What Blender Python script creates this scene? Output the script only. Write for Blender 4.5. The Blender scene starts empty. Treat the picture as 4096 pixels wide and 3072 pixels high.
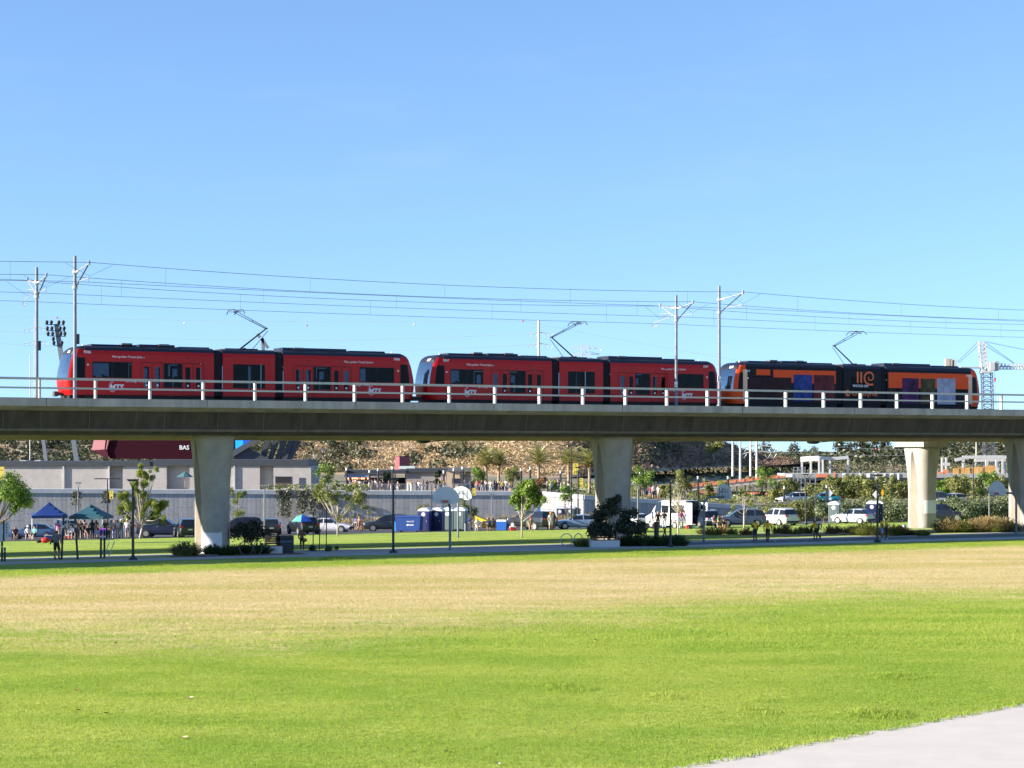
import bpy, bmesh, math, random
from mathutils import Vector, Matrix, noise
R = math.radians
sc = bpy.context.scene
COL = sc.collection
# ---------------------------------------------------------------- camera, sky, sun, exposure
F, CX, HY, H = 8000.0, 2048.0, 1795.0, 6.2        # focal length in photo pixels, image centre, horizon row, eye height
cam = bpy.data.cameras.new('camera'); cam_o = bpy.data.objects.new('camera', cam); COL.objects.link(cam_o)
cam.sensor_fit = 'HORIZONTAL'; cam.sensor_width = 36.0; cam.lens = F / 4096 * 36.0
cam.shift_y = (HY - 1536) / 4096; cam.clip_start = 0.5; cam.clip_end = 9000
cam_o.location = (0, 0, H); cam_o.rotation_euler = (R(90), 0, 0)
sc.camera = cam_o
SUN_EL, SUN_FI = 19.0, -14.0                       # sun: low, from the left, slightly on the camera's side
sd = Vector((-math.cos(R(SUN_FI)) * math.cos(R(SUN_EL)), math.sin(R(SUN_FI)) * math.cos(R(SUN_EL)), math.sin(R(SUN_EL))))
wd = bpy.data.worlds.new('World'); sc.world = wd; wd.use_nodes = True
nt = wd.node_tree; bg = nt.nodes['Background']
sky = nt.nodes.new('ShaderNodeTexSky'); sky.sky_type = 'NISHITA'; sky.sun_disc = False
sky.sun_elevation = R(SUN_EL); sky.sun_rotation = math.atan2(sd.x, sd.y)
sky.altitude = 20; sky.air_density = 1.0; sky.dust_density = 0.0; sky.ozone_density = 3.0
tcw = nt.nodes.new('ShaderNodeTexCoord'); vad = nt.nodes.new('ShaderNodeVectorMath'); vad.operation = 'ADD'; vad.inputs[1].default_value = (0, 0, 0.095)
vno = nt.nodes.new('ShaderNodeVectorMath'); vno.operation = 'NORMALIZE'
nt.links.new(tcw.outputs['Generated'], vad.inputs[0]); nt.links.new(vad.outputs[0], vno.inputs[0]); nt.links.new(vno.outputs[0], sky.inputs[0])
hsv = nt.nodes.new('ShaderNodeHueSaturation'); hsv.inputs['Saturation'].default_value = 1.0
nt.links.new(sky.outputs[0], hsv.inputs['Color']); tint = nt.nodes.new('ShaderNodeMix'); tint.data_type = 'RGBA'; tint.blend_type = 'MULTIPLY'; tint.inputs[0].default_value = 1.0
tint.inputs[7].default_value = (0.92, 0.99, 1.11, 1.0)              # camera white balance of the sky
nt.links.new(hsv.outputs[0], tint.inputs[6]); cn = nt.nodes.new('ShaderNodeTexNoise'); cn.inputs['Scale'].default_value = 5.0; cn.inputs['Detail'].default_value = 6; cn.inputs['Roughness'].default_value = 0.6
cm = nt.nodes.new('ShaderNodeMapping'); cm.inputs['Scale'].default_value = (1.0, 1.0, 5.0); nt.links.new(tcw.outputs['Generated'], cm.inputs[0]); nt.links.new(cm.outputs[0], cn.inputs['Vector'])
cr = nt.nodes.new('ShaderNodeMapRange'); cr.interpolation_type = 'SMOOTHSTEP'; cr.inputs[1].default_value = 0.52; cr.inputs[2].default_value = 0.85; cr.inputs[4].default_value = 0.10; nt.links.new(cn.outputs[0], cr.inputs[0])
cmx = nt.nodes.new('ShaderNodeMix'); cmx.data_type = 'RGBA'; cmx.inputs[7].default_value = (3.9, 4.2, 4.6, 1.0)      # thin, barely visible cirrus
nt.links.new(cr.outputs[0], cmx.inputs[0]); nt.links.new(tint.outputs[2], cmx.inputs[6]); nt.links.new(cmx.outputs[2], bg.inputs[0])
bg.inputs[1].default_value = 0.09
sl = bpy.data.lights.new('sun', 'SUN'); sl.energy = 5.0; sl.angle = R(0.5); sl.color = (1.0, 0.92, 0.80)
so = bpy.data.objects.new('sun', sl); COL.objects.link(so); so.location = (-60, -20, 60)
so.rotation_euler = sd.to_track_quat('Z', 'Y').to_euler()
sc.view_settings.view_transform = 'Standard'; sc.view_settings.look = 'None'
sc.view_settings.exposure = 1.42; sc.view_settings.gamma = 1.0; sc.view_settings.use_curve_mapping = False
sc.cycles.max_bounces = 6; sc.cycles.transparent_max_bounces = 12; sc.cycles.use_denoising = True
# ---------------------------------------------------------------- frames: the viaduct runs along u, v points away from the camera
TH = R(28.4); CT, ST = math.cos(TH), math.sin(TH); OX, OY = -18.0, 120.0
def W(u, v, z=0.0): return Vector((OX + u * CT - v * ST, OY + u * ST + v * CT, z))
def uv_of(X, Y): return ((X - OX) * CT + (Y - OY) * ST, -(X - OX) * ST + (Y - OY) * CT)
def gz(X, Y):                                       # ground height: flat field, falling gently behind the viaduct
    d = uv_of(X, Y)[1] - 1.0
    if d <= 0: return 0.0
    d = min(d, 95.0)
    return -0.033 * d * d / (d + 4.0)
def u_px(x, v):                                     # u of the point of line v that the photo shows at column x
    k = (x - CX) / F
    return (k * (OY + v * CT) - OX + v * ST) / (CT - k * ST)
def px(x, Y): return (x - CX) * Y / F
def pz(y, Y): return H - (y - HY) * Y / F
def on(x, Y):
    X = px(x, Y); return Vector((X, Y, gz(X, Y)))
def base(x, y):                                     # ground point that the photo shows at column x, row y
    a, b = 30.0, 420.0
    for _ in range(50):
        m = (a + b) / 2; X = px(x, m)
        if HY + F * (H - gz(X, m)) / m > y: a = m
        else: b = m
    return on(x, a)
rnd = random.Random(7)
# ---------------------------------------------------------------- materials
MATS = {}
def mat(name, col, rough=0.7, metal=0.0, var=0.0, scale=3.0, bump=0.0, bscale=20.0, coat=0.0, spec=0.5, col2=None, det=6.0, stretch=None, emit=None):
    if name in MATS: return MATS[name]
    m = bpy.data.materials.new(name); m.use_nodes = True; t = m.node_tree; n = t.nodes; l = t.links
    p = n['Principled BSDF']; p.inputs['Roughness'].default_value = rough; p.inputs['Metallic'].default_value = metal
    p.inputs['Specular IOR Level'].default_value = spec; p.inputs['Coat Weight'].default_value = coat; p.inputs['Coat Roughness'].default_value = 0.05
    c = (*col, 1.0); p.inputs['Base Color'].default_value = c
    if var or bump:
        tc = n.new('ShaderNodeTexCoord'); src = tc.outputs['Object']
        if stretch:
            mp = n.new('ShaderNodeMapping'); mp.inputs['Scale'].default_value = stretch; l.new(src, mp.inputs[0]); src = mp.outputs[0]
    if var:
        nz = n.new('ShaderNodeTexNoise'); nz.inputs['Scale'].default_value = scale; nz.inputs['Detail'].default_value = det; nz.inputs['Roughness'].default_value = 0.65
        l.new(src, nz.inputs['Vector'])
        mx = n.new('ShaderNodeMix'); mx.data_type = 'RGBA'
        a = tuple(max(0, x * (1 - var)) for x in col); b = tuple(min(1, x * (1 + var)) for x in col) if col2 is None else col2
        mx.inputs[6].default_value = (*a, 1); mx.inputs[7].default_value = (*b, 1)
        rp = n.new('ShaderNodeMapRange'); rp.inputs[1].default_value = 0.3; rp.inputs[2].default_value = 0.7
        l.new(nz.outputs[0], rp.inputs[0]); l.new(rp.outputs[0], mx.inputs[0]); l.new(mx.outputs[2], p.inputs['Base Color'])
    if bump:
        nb = n.new('ShaderNodeTexNoise'); nb.inputs['Scale'].default_value = bscale; nb.inputs['Detail'].default_value = 5
        l.new(src, nb.inputs['Vector'])
        bp = n.new('ShaderNodeBump'); bp.inputs['Strength'].default_value = bump; bp.inputs['Distance'].default_value = 0.05
        l.new(nb.outputs[0], bp.inputs['Height']); l.new(bp.outputs[0], p.inputs['Normal'])
    if emit: p.inputs['Emission Color'].default_value = (*col, 1); p.inputs['Emission Strength'].default_value = emit
    MATS[name] = m; return m
def leafmat(name, c1, c2, scale=1.2, trans=0.35):
    if name in MATS: return MATS[name]
    m = bpy.data.materials.new(name); m.use_nodes = True; t = m.node_tree; n = t.nodes; l = t.links
    n.remove(n['Principled BSDF']); out = n['Material Output']
    g = n.new('ShaderNodeNewGeometry'); nz = n.new('ShaderNodeTexNoise'); nz.inputs['Scale'].default_value = scale; nz.inputs['Detail'].default_value = 5
    l.new(g.outputs['Position'], nz.inputs['Vector'])
    rp = n.new('ShaderNodeMapRange'); rp.inputs[1].default_value = 0.32; rp.inputs[2].default_value = 0.68; l.new(nz.outputs[0], rp.inputs[0])
    mx = n.new('ShaderNodeMix'); mx.data_type = 'RGBA'; mx.inputs[6].default_value = (*c1, 1); mx.inputs[7].default_value = (*c2, 1); l.new(rp.outputs[0], mx.inputs[0])
    d = n.new('ShaderNodeBsdfDiffuse'); tr = n.new('ShaderNodeBsdfTranslucent'); ms = n.new('ShaderNodeMixShader'); ms.inputs[0].default_value = trans
    gl = n.new('ShaderNodeBsdfGlossy'); gl.inputs['Roughness'].default_value = 0.45; m2 = n.new('ShaderNodeMixShader'); m2.inputs[0].default_value = 0.04
    l.new(mx.outputs[2], d.inputs[0]); l.new(mx.outputs[2], tr.inputs[0]); l.new(d.outputs[0], ms.inputs[1]); l.new(tr.outputs[0], ms.inputs[2])
    l.new(ms.outputs[0], m2.inputs[1]); l.new(gl.outputs[0], m2.inputs[2]); l.new(m2.outputs[0], out.inputs[0])
    MATS[name] = m; return m
def glassmat(name, tint, refl=0.12, rough=0.02, ior=1.5):
    if name in MATS: return MATS[name]
    m = bpy.data.materials.new(name); m.use_nodes = True; t = m.node_tree; n = t.nodes; l = t.links
    n.remove(n['Principled BSDF']); out = n['Material Output']
    tr = n.new('ShaderNodeBsdfTransparent'); tr.inputs[0].default_value = (*tint, 1); gl = n.new('ShaderNodeBsdfGlossy'); gl.inputs['Roughness'].default_value = rough
    fr = n.new('ShaderNodeFresnel'); fr.inputs[0].default_value = ior; ad = n.new('ShaderNodeMath'); ad.operation = 'ADD'; ad.inputs[1].default_value = refl; ad.use_clamp = True
    ms = n.new('ShaderNodeMixShader'); l.new(fr.outputs[0], ad.inputs[0]); l.new(ad.outputs[0], ms.inputs[0]); l.new(tr.outputs[0], ms.inputs[1]); l.new(gl.outputs[0], ms.inputs[2]); l.new(ms.outputs[0], out.inputs[0])
    MATS[name] = m; return m
# ---------------------------------------------------------------- mesh building
class MB:
    def __init__(s): s.v = []; s.f = []
    def add(s, vs, fs):
        o = len(s.v); s.v.extend([tuple(p) for p in vs]); s.f.extend([tuple(i + o for i in f) for f in fs]); return s
    def box(s, x0, x1, y0, y1, z0, z1):
        return s.add([(x0,y0,z0),(x1,y0,z0),(x1,y1,z0),(x0,y1,z0),(x0,y0,z1),(x1,y0,z1),(x1,y1,z1),(x0,y1,z1)],
                     [(3,2,1,0),(4,5,6,7),(0,1,5,4),(1,2,6,5),(2,3,7,6),(3,0,4,7)])
    def bar(s, p, q, w, h=None, up=(0,0,1)):
        p = Vector(p); q = Vector(q); d = (q - p).normalized(); h = h or w; up = Vector(up)
        if abs(d.dot(up)) > 0.98: up = Vector((0,1,0))
        a = d.cross(up).normalized() * (w / 2); b = a.cross(d).normalized() * (h / 2)
        vs = [p-a-b, p+a-b, p+a+b, p-a+b, q-a-b, q+a-b, q+a+b, q-a+b]
        return s.add(vs, [(3,2,1,0),(4,5,6,7),(0,1,5,4),(1,2,6,5),(2,3,7,6),(3,0,4,7)])
    def tube(s, pts, r, n=6, cap=True):
        pts = [Vector(p) for p in pts]; k = len(pts); rs = r if isinstance(r, (list, tuple)) else [r] * k; vs = []; ref = None
        for i, p in enumerate(pts):
            d = (pts[min(i+1,k-1)] - pts[max(i-1,0)]).normalized()
            if ref is None: ref = Vector((0,0,1)) if abs(d.z) < 0.9 else Vector((1,0,0))
            a = (ref - d * ref.dot(d)).normalized(); b = d.cross(a); ref = a
            for j in range(n):
                an = 2 * math.pi * j / n; vs.append(p + (a * math.cos(an) + b * math.sin(an)) * rs[i])
        fs = [(i*n+j, i*n+(j+1)%n, (i+1)*n+(j+1)%n, (i+1)*n+j) for i in range(k-1) for j in range(n)]
        if cap: fs += [tuple(range(n-1,-1,-1)), tuple((k-1)*n+j for j in range(n))]
        return s.add(vs, fs)
    def lathe(s, prof, n=12, c=(0,0,0), axis='z'):
        vs = []
        for r, z in prof:
            for j in range(n):
                a = 2*math.pi*j/n; x, y = r*math.cos(a), r*math.sin(a)
                vs.append((c[0]+x, c[1]+y, c[2]+z) if axis == 'z' else ((c[0]+x, c[1]+z, c[2]+y) if axis == 'y' else (c[0]+z, c[1]+x, c[2]+y)))
        k = len(prof)
        fs = [(i*n+j, i*n+(j+1)%n, (i+1)*n+(j+1)%n, (i+1)*n+j) for i in range(k-1) for j in range(n)]
        return s.add(vs, fs + [tuple(range(n-1,-1,-1)), tuple((k-1)*n+j for j in range(n))])
    def loft(s, rings, cap=True):
        n = len(rings[0]); vs = [p for r in rings for p in r]; k = len(rings)
        fs = [(i*n+j, i*n+(j+1)%n, (i+1)*n+(j+1)%n, (i+1)*n+j) for i in range(k-1) for j in range(n)]
        if cap: fs += [tuple(range(n-1,-1,-1)), tuple((k-1)*n+j for j in range(n))]
        return s.add(vs, fs)
    def prism(s, poly, a, b, ax='y'):                # polygon given in (x,z) extruded along y, or in (y,z) along x, or (x,y) along z
        f = {'y': lambda p, t: (p[0], t, p[1]), 'x': lambda p, t: (t, p[0], p[1]), 'z': lambda p, t: (p[0], p[1], t)}[ax]
        n = len(poly)
        return s.add([f(p, a) for p in poly] + [f(p, b) for p in poly], [tuple(range(n-1,-1,-1)), tuple(range(n, 2*n))] + [(i, (i+1)%n, n+(i+1)%n, n+i) for i in range(n)])
    def ball(s, c, r, n=10, m=6, sc3=(1,1,1)):
        return s.lathe([(max(0.001, r*math.sin(math.pi*i/m)) , -r*math.cos(math.pi*i/m)) for i in range(m+1)], n, (0,0,0)) if False else s._ball(c, r, n, m, sc3)
    def _ball(s, c, r, n, m, k):
        vs = []
        for i in range(m+1):
            t = math.pi * (i + (0.02 if i == 0 else (-0.02 if i == m else 0))) / m
            for j in range(n):
                a = 2*math.pi*j/n; vs.append((c[0]+k[0]*r*math.sin(t)*math.cos(a), c[1]+k[1]*r*math.sin(t)*math.sin(a), c[2]-k[2]*r*math.cos(t)))
        fs = [(i*n+j, i*n+(j+1)%n, (i+1)*n+(j+1)%n, (i+1)*n+j) for i in range(m) for j in range(n)]
        return s.add(vs, fs + [tuple(range(n-1,-1,-1)), tuple(m*n+j for j in range(n))])
    def quad(s, a, b, c, d): return s.add([a,b,c,d], [(0,1,2,3)])
    def mesh(s, name, m=None, smooth=False):
        me = bpy.data.meshes.new(name); me.from_pydata(s.v, [], s.f)
        if smooth: me.polygons.foreach_set('use_smooth', [True]*len(me.polygons))
        if m: me.materials.append(m)
        me.update(); return me
    def build(s, name, m, parent=None, smooth=False, loc=None, rotz=0.0):
        return put(s.mesh(name, m, smooth), name, parent, loc, rotz)
def put(me, name, parent=None, loc=None, rotz=0.0, scale=None, rot=None):
    o = bpy.data.objects.new(name, me); COL.objects.link(o); o.parent = parent
    if loc is not None: o.location = loc
    if rotz: o.rotation_euler = (0,0,rotz)
    if rot is not None: o.rotation_euler = rot
    if scale: o.scale = scale if isinstance(scale, (tuple, list)) else (scale,)*3
    return o
def tag(o, label, cat=None, group=None):
    o['label'] = label
    if cat: o['category'] = cat
    if group: o['group'] = group
    return o
def thing(name, label, cat, loc=(0,0,0), rotz=0.0, group=None):
    o = bpy.data.objects.new(name, None); COL.objects.link(o); o.location = loc; o.rotation_euler = (0,0,rotz); o.empty_display_size = 0.3
    return tag(o, label, cat, group)
def kind(o, k, label=None):
    o['kind'] = k
    if label: o['label'] = label
    return o
def copy_tree(o, parent=None):
    c = o.copy(); COL.objects.link(c); c.parent = parent
    for ch in list(o.children): copy_tree(ch, c)
    return c
FONT_CACHE = {}
def textmesh(body, size=1.0, shear=0.0, bold=0.0, ext=0.004, align='LEFT', space=1.0):
    key = (body, size, shear, bold, ext, align, space)
    if key in FONT_CACHE: return FONT_CACHE[key]
    cu = bpy.data.curves.new('lettering', 'FONT'); cu.body = body; cu.size = size; cu.shear = shear; cu.offset = bold; cu.extrude = ext
    cu.align_x = align; cu.resolution_u = 2; cu.space_character = space
    o = bpy.data.objects.new('tmp', cu); COL.objects.link(o); bpy.context.view_layer.update()
    me = bpy.data.meshes.new_from_object(o.evaluated_get(bpy.context.evaluated_depsgraph_get()))
    bpy.data.objects.remove(o); bpy.data.curves.remove(cu); FONT_CACHE[key] = me; return me
def lettering(body, size, m, parent, loc, rot=(R(90),0,0), name='lettering', **k):
    me = textmesh(body, size, **k).copy(); me.materials.clear(); me.materials.append(m)
    return put(me, name, parent, loc, rot=rot)
# common materials
CONC = mat('concrete', (0.30,0.285,0.26), 0.85, var=0.22, scale=0.9, bump=0.25, bscale=14)
CONC_L = mat('pale concrete', (0.52,0.50,0.47), 0.85, var=0.12, scale=1.3, bump=0.15, bscale=25)
STEEL = mat('galvanised steel', (0.42,0.44,0.46), 0.45, metal=0.6, var=0.12, scale=6)
BLACKM = mat('black painted metal', (0.016,0.017,0.02), 0.45, var=0.3, scale=8)
DARK = mat('dark rubber', (0.012,0.012,0.014), 0.8)
WHITE = mat('white paint', (0.78,0.78,0.76), 0.5, var=0.06, scale=4)
# ================================================================ the setting
def sheet(name, poly, lift, m, step=None):
    """a ground sheet in (X,Y): a grid clipped by the polygon bounds is not needed, the strips here are narrow"""
    b = MB()
    n = len(poly)
    b.add([(x, y, gz(x, y) + lift) for x, y in poly], [tuple(range(n))])
    return kind(b.build(name, m), 'structure')
def strip(name, v0, v1, u0, u1, lift, m, nu=40, nv=6, sk=0.0):
    b = MB(); vs = []; fs = []
    for i in range(nu + 1):
        for j in range(nv + 1):
            u = u0 + (u1-u0)*i/nu; p = W(u, v0 + (v1-v0)*j/nv + sk*u); vs.append((p.x, p.y, gz(p.x, p.y) + lift))
    for i in range(nu):
        for j in range(nv):
            a = i*(nv+1)+j; fs.append((a, a+nv+1, a+nv+2, a+1))
    b.add(vs, fs); return kind(b.build(name, m), 'structure')
# ---- lawn material: green turf with a broad dry, straw-coloured zone in the middle of the field
def lawnmat(name, blades):
    m = bpy.data.materials.new(name); m.use_nodes = True; t = m.node_tree; n = t.nodes; l = t.links
    p = n['Principled BSDF']; p.inputs['Roughness'].default_value = 0.8; p.inputs['Specular IOR Level'].default_value = 0.15
    g = n.new('ShaderNodeNewGeometry'); sp = n.new('ShaderNodeSeparateXYZ'); l.new(g.outputs['Position'], sp.inputs[0])
    def math_(op, a, b, clamp=False):
        q = n.new('ShaderNodeMath'); q.operation = op; q.use_clamp = clamp
        for i, x in enumerate((a, b)):
            if isinstance(x, (int, float)): q.inputs[i].default_value = x
            else: l.new(x, q.inputs[i])
        return q.outputs[0]
    def noise_(scale, det=4, rough=0.6, stretch=None, rotz=0):
        nz = n.new('ShaderNodeTexNoise'); nz.inputs['Scale'].default_value = scale; nz.inputs['Detail'].default_value = det; nz.inputs['Roughness'].default_value = rough
        mp = n.new('ShaderNodeMapping'); mp.inputs['Scale'].default_value = stretch or (1,1,1); mp.inputs['Rotation'].default_value = (0,0,rotz)
        l.new(g.outputs['Position'], mp.inputs[0]); l.new(mp.outputs[0], nz.inputs['Vector']); return nz.outputs[0]
    def ramp(x, a, b, c=0.0, d=1.0, sm=True):
        q = n.new('ShaderNodeMapRange'); q.interpolation_type = 'SMOOTHSTEP' if sm else 'LINEAR'
        for i, y in ((1,a),(2,b),(3,c),(4,d)): q.inputs[i].default_value = y
        l.new(x, q.inputs[0]); return q.outputs[0]
    def mix(f, a, b):
        q = n.new('ShaderNodeMix'); q.data_type = 'RGBA'
        if isinstance(f, (int, float)): q.inputs[0].default_value = f
        else: l.new(f, q.inputs[0])
        for i, x in ((6,a),(7,b)):
            if isinstance(x, tuple): q.inputs[i].default_value = (*x, 1)
            else: l.new(x, q.inputs[i])
        return q.outputs[2]
    X, Y = sp.outputs[0], sp.outputs[1]
    y2 = ramp(X, -12.0, 18.0, 64.5, 83.0)                                     # near edge of the dry zone
    big = noise_(0.05, 4, 0.55, (1, 2.2, 1)); mid = noise_(0.35, 5, 0.62, (1, 2.6, 1)); fine = noise_(9.0, 4, 0.7); tiny = noise_(38.0, 3, 0.7)
    wob = math_('ADD', math_('MULTIPLY', math_('SUBTRACT', big, 0.5), 16.0), math_('MULTIPLY', math_('SUBTRACT', mid, 0.5), 12.0))
    e1 = ramp(math_('ADD', math_('SUBTRACT', Y, y2), wob), -12.0, 15.0, 0.0, 1.0, False)
    v = math_('ADD', math_('MULTIPLY', math_('SUBTRACT', X, OX), -ST), math_('MULTIPLY', math_('SUBTRACT', Y, OY), CT))
    e2 = ramp(math_('ADD', v, math_('MULTIPLY', wob, 0.12)), -20.5, -14.5, 1.0, 0.0, False)
    band = noise_(0.16, 3, 0.5, (0.35, 1.6, 1), R(-12))
    dry = math_('MULTIPLY', math_('MULTIPLY', e1, e2), ramp(band, 0.30, 0.52, 0.72, 1.0))
    dith = math_('ADD', math_('MULTIPLY', math_('SUBTRACT', noise_(1.6, 5, 0.7, (1, 1.6, 1)), 0.5), 1.1), math_('MULTIPLY', math_('SUBTRACT', fine, 0.5), 0.9))
    dry = ramp(math_('ADD', dry, dith), 0.22, 0.78)
    green = mix(ramp(noise_(0.14, 5, 0.62, (1, 2.0, 1)), 0.36, 0.64), (0.26, 0.39, 0.045), (0.50, 0.53, 0.11))
    green = mix(ramp(mid, 0.35, 0.70, 0.0, 0.5), green, (0.36, 0.47, 0.06))
    green = mix(ramp(fine, 0.35, 0.75, 0.0, 0.55), green, (0.15, 0.26, 0.03))
    straw = mix(ramp(mid, 0.3, 0.7), (0.58, 0.49, 0.25), (0.71, 0.58, 0.34))
    straw = mix(ramp(band, 0.42, 0.64, 0.0, 0.55), straw, (0.40, 0.38, 0.06))
    patch = ramp(noise_(0.55, 5, 0.7, (1, 1.8, 1)), 0.56, 0.78, 0.0, 0.6)
    green = mix(patch, green, (0.47, 0.42, 0.09))
    c = mix(dry, green, straw)
    c = mix(ramp(tiny, 0.4, 0.8, 0.0, 0.35), c, (0.13, 0.16, 0.03))
    c = mix(ramp(Y, 250.0, 300.0), c, (0.27, 0.20, 0.12))
    l.new(c, p.inputs['Base Color'])
    if not blades:
        bp = n.new('ShaderNodeBump'); bp.inputs['Strength'].default_value = 0.7; bp.inputs['Distance'].default_value = 0.06
        l.new(math_('ADD', fine, math_('MULTIPLY', tiny, 0.6)), bp.inputs['Height']); l.new(bp.outputs[0], p.inputs['Normal'])
    else:
        tr = n.new('ShaderNodeBsdfTranslucent'); ms = n.new('ShaderNodeMixShader'); ms.inputs[0].default_value = 0.55
        c2 = mix(0.35, c, mix(dry, (0.42, 0.50, 0.09), (0.70, 0.57, 0.31)))
        l.new(c2, tr.inputs[0]); l.new(c2, p.inputs['Base Color'])
        l.new(p.outputs[0], ms.inputs[1]); l.new(tr.outputs[0], ms.inputs[2]); l.new(ms.outputs[0], n['Material Output'].inputs[0])
    return m
LAWN = lawnmat('lawn turf', False); BLADE = lawnmat('grass blade', True)
def ground_sheet():
    xs = [-3500,-1500,-700,-300,-160] + list(range(-110, 141, 6)) + [180,300,700,1500,3500]
    ys = [-200,0,30] + list(range(44, 240, 4)) + [250,300,400,700,1500,3000,6500]
    b = MB(); n = len(ys)
    b.add([(x, y, gz(x, y)) for x in xs for y in ys], [(i*n+j, (i+1)*n+j, (i+1)*n+j+1, i*n+j+1) for i in range(len(xs)-1) for j in range(n-1)])
    return kind(b.build('ground', LAWN, smooth=True), 'structure')
ground_sheet()
# ---- paved strips
PATHM = mat('path concrete', (0.44,0.43,0.41), 0.85, var=0.10, scale=0.8, bump=0.12, bscale=30)
COURTM = mat('court surface', (0.10,0.15,0.16), 0.8, var=0.12, scale=0.6)
ASPH = mat('asphalt', (0.055,0.055,0.058), 0.9, var=0.25, scale=0.7, bump=0.2, bscale=40)
MULCH = mat('mulch soil', (0.20,0.125,0.075), 0.95, var=0.35, scale=1.5, bump=0.4, bscale=15)
DIRT = mat('bare dirt', (0.36,0.25,0.165), 0.95, var=0.25, scale=0.6, bump=0.3, bscale=10)
strip('near_path', -7.6, -5.0, -60, 110, 0.010, PATHM, sk=-.042)
strip('planting_bed', -5.2, -1.5, u_px(700, -5), u_px(1230, -5), 0.005, MULCH)
strip('middle_planting_bed', -7.0, -3.2, u_px(2340, -5), u_px(2735, -5), 0.005, MULCH)
strip('under_bridge_path', -3.4, -0.9, -60, 110, 0.006, PATHM)
strip('plaza_slab', -6.0, -3.4, u_px(1240, -6), u_px(2335, -6), 0.005, PATHM)
strip('basketball_court', -8.0, -3.4, u_px(2740, -6), 112, 0.005, COURTM)
strip('far_path', 12.0, 13.6, u_px(2600, 12), 120, 0.008, PATHM)
strip('dirt_strip', 1.2, 7.5, u_px(3080, 3), 112, 0.006, DIRT)
strip('parking_lot', 56, 112, -90, 180, 0.010, ASPH)
# foreground path in the lower right corner
fp = [(3.1,38.8),(12.45,48.6),(22.6,59.3),(36,73.4),(60,73.4),(60,15),(-20,15)]
b = MB(); b.prism(fp, -0.2, 0.02, 'z'); kind(b.build('foreground_path', mat('foreground concrete', (0.575,0.51,0.44), 0.85, var=0.07, scale=0.9, bump=0.06, bscale=45)), 'structure')
# ---- grass blades over the field (nobody could count them)
def tuft(seed):
    r = random.Random(seed); b = MB()
    for k in range(8):
        x, y = r.uniform(-.075,.075), r.uniform(-.075,.075); a = r.uniform(0, 6.28); h = r.uniform(.022,.05); w = r.uniform(.004,.008); ln = r.uniform(.0,.03)
        dx, dy = math.cos(a), math.sin(a)
        b.add([(x-dy*w, y+dx*w, -.005),(x+dy*w, y-dx*w, -.005),(x+dx*ln*.5+dy*w*.7, y+dy*ln*.5-dx*w*.7, h*.6),(x+dx*ln*.5-dy*w*.7, y+dy*ln*.5+dx*w*.7, h*.6),(x+dx*ln, y+dy*ln, h)], [(0,1,2,3),(3,2,4)])
    return b.mesh('grass_tuft', BLADE)
def grass_patch(name, polys, density, seed, scale):
    b = MB()
    for p in polys: b.add([(x, y, 0.0) for x, y in p], [tuple(range(len(p)))])
    o = b.build(name, BLADE)
    src = bpy.data.objects.new('grass_tuft', tuft(seed)); 
    ng = bpy.data.node_groups.new('grass_scatter', 'GeometryNodeTree')
    ng.interface.new_socket('Geometry', in_out='INPUT', socket_type='NodeSocketGeometry'); ng.interface.new_socket('Geometry', in_out='OUTPUT', socket_type='NodeSocketGeometry')
    N, L = ng.nodes, ng.links; gi = N.new('NodeGroupInput'); go = N.new('NodeGroupOutput')
    dp = N.new('GeometryNodeDistributePointsOnFaces'); dp.inputs['Density'].default_value = density; dp.inputs['Seed'].default_value = seed
    oi = N.new('GeometryNodeObjectInfo'); oi.inputs['Object'].default_value = src
    ip = N.new('GeometryNodeInstanceOnPoints'); rv = N.new('FunctionNodeRandomValue'); rv.data_type = 'FLOAT_VECTOR'; rv.inputs[0].default_value = (-.25,-.25,0); rv.inputs[1].default_value = (.25,.25,6.283)
    rs = N.new('FunctionNodeRandomValue'); rs.data_type = 'FLOAT'; rs.inputs[2].default_value = scale*.7; rs.inputs[3].default_value = scale*1.35
    L.new(gi.outputs[0], dp.inputs['Mesh']); L.new(dp.outputs['Points'], ip.inputs['Points']); L.new(oi.outputs['Geometry'], ip.inputs['Instance'])
    L.new(rv.outputs[0], ip.inputs['Rotation']); L.new(rs.outputs[1], ip.inputs['Scale']); L.new(ip.outputs[0], go.inputs[0])
    md = o.modifiers.new('scatter', 'NODES'); md.node_group = ng
    return kind(o, 'stuff', 'short mown grass blades of the field, green near and straw coloured further off')
def field_polys(y0, y1, n=10):
    out = []
    for i in range(n):
        a, c = y0 + (y1-y0)*i/n, y0 + (y1-y0)*(i+1)/n
        def right(y):
            xr = y*.262 + 9
            if y < 73.4: xr = min(xr, 3.05 + (y-38.8)*.954)
            return xr
        def left(y): return -y*.262 - 9
        out.append([(left(a), a), (right(a), a), (right(c), c), (left(c), c)])
    return out
grass_patch('near_grass', field_polys(36.5, 62.0, 20), 190, 3, .78)
grass_patch('middle_grass', field_polys(62.0, 88.0), 120, 5, .95)
far = []
for i in range(16):                                   # the last strip ends along the near path
    a, c = -30 + i*6.5, -30 + (i+1)*6.5
    q = [W(a, -12.45), W(c, -12.45)]
    far.append([(q[0].x, min(88.0, q[0].y)), (q[1].x, min(88.0, q[1].y)) , (q[1].x, q[1].y), (q[0].x, q[0].y)])
grass_patch('far_grass', [p for p in far if p[2][1] > 88.5], 70, 6, 1.15)
edge = [[(2.9+k*.954, 38.6+k*1.0), (3.25+k*.954, 38.6+k), (3.25+(k+1)*.954, 39.6+k), (2.75+(k+1)*.954, 39.6+k)] for k in range(-2, 21)]
weeds = []
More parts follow.
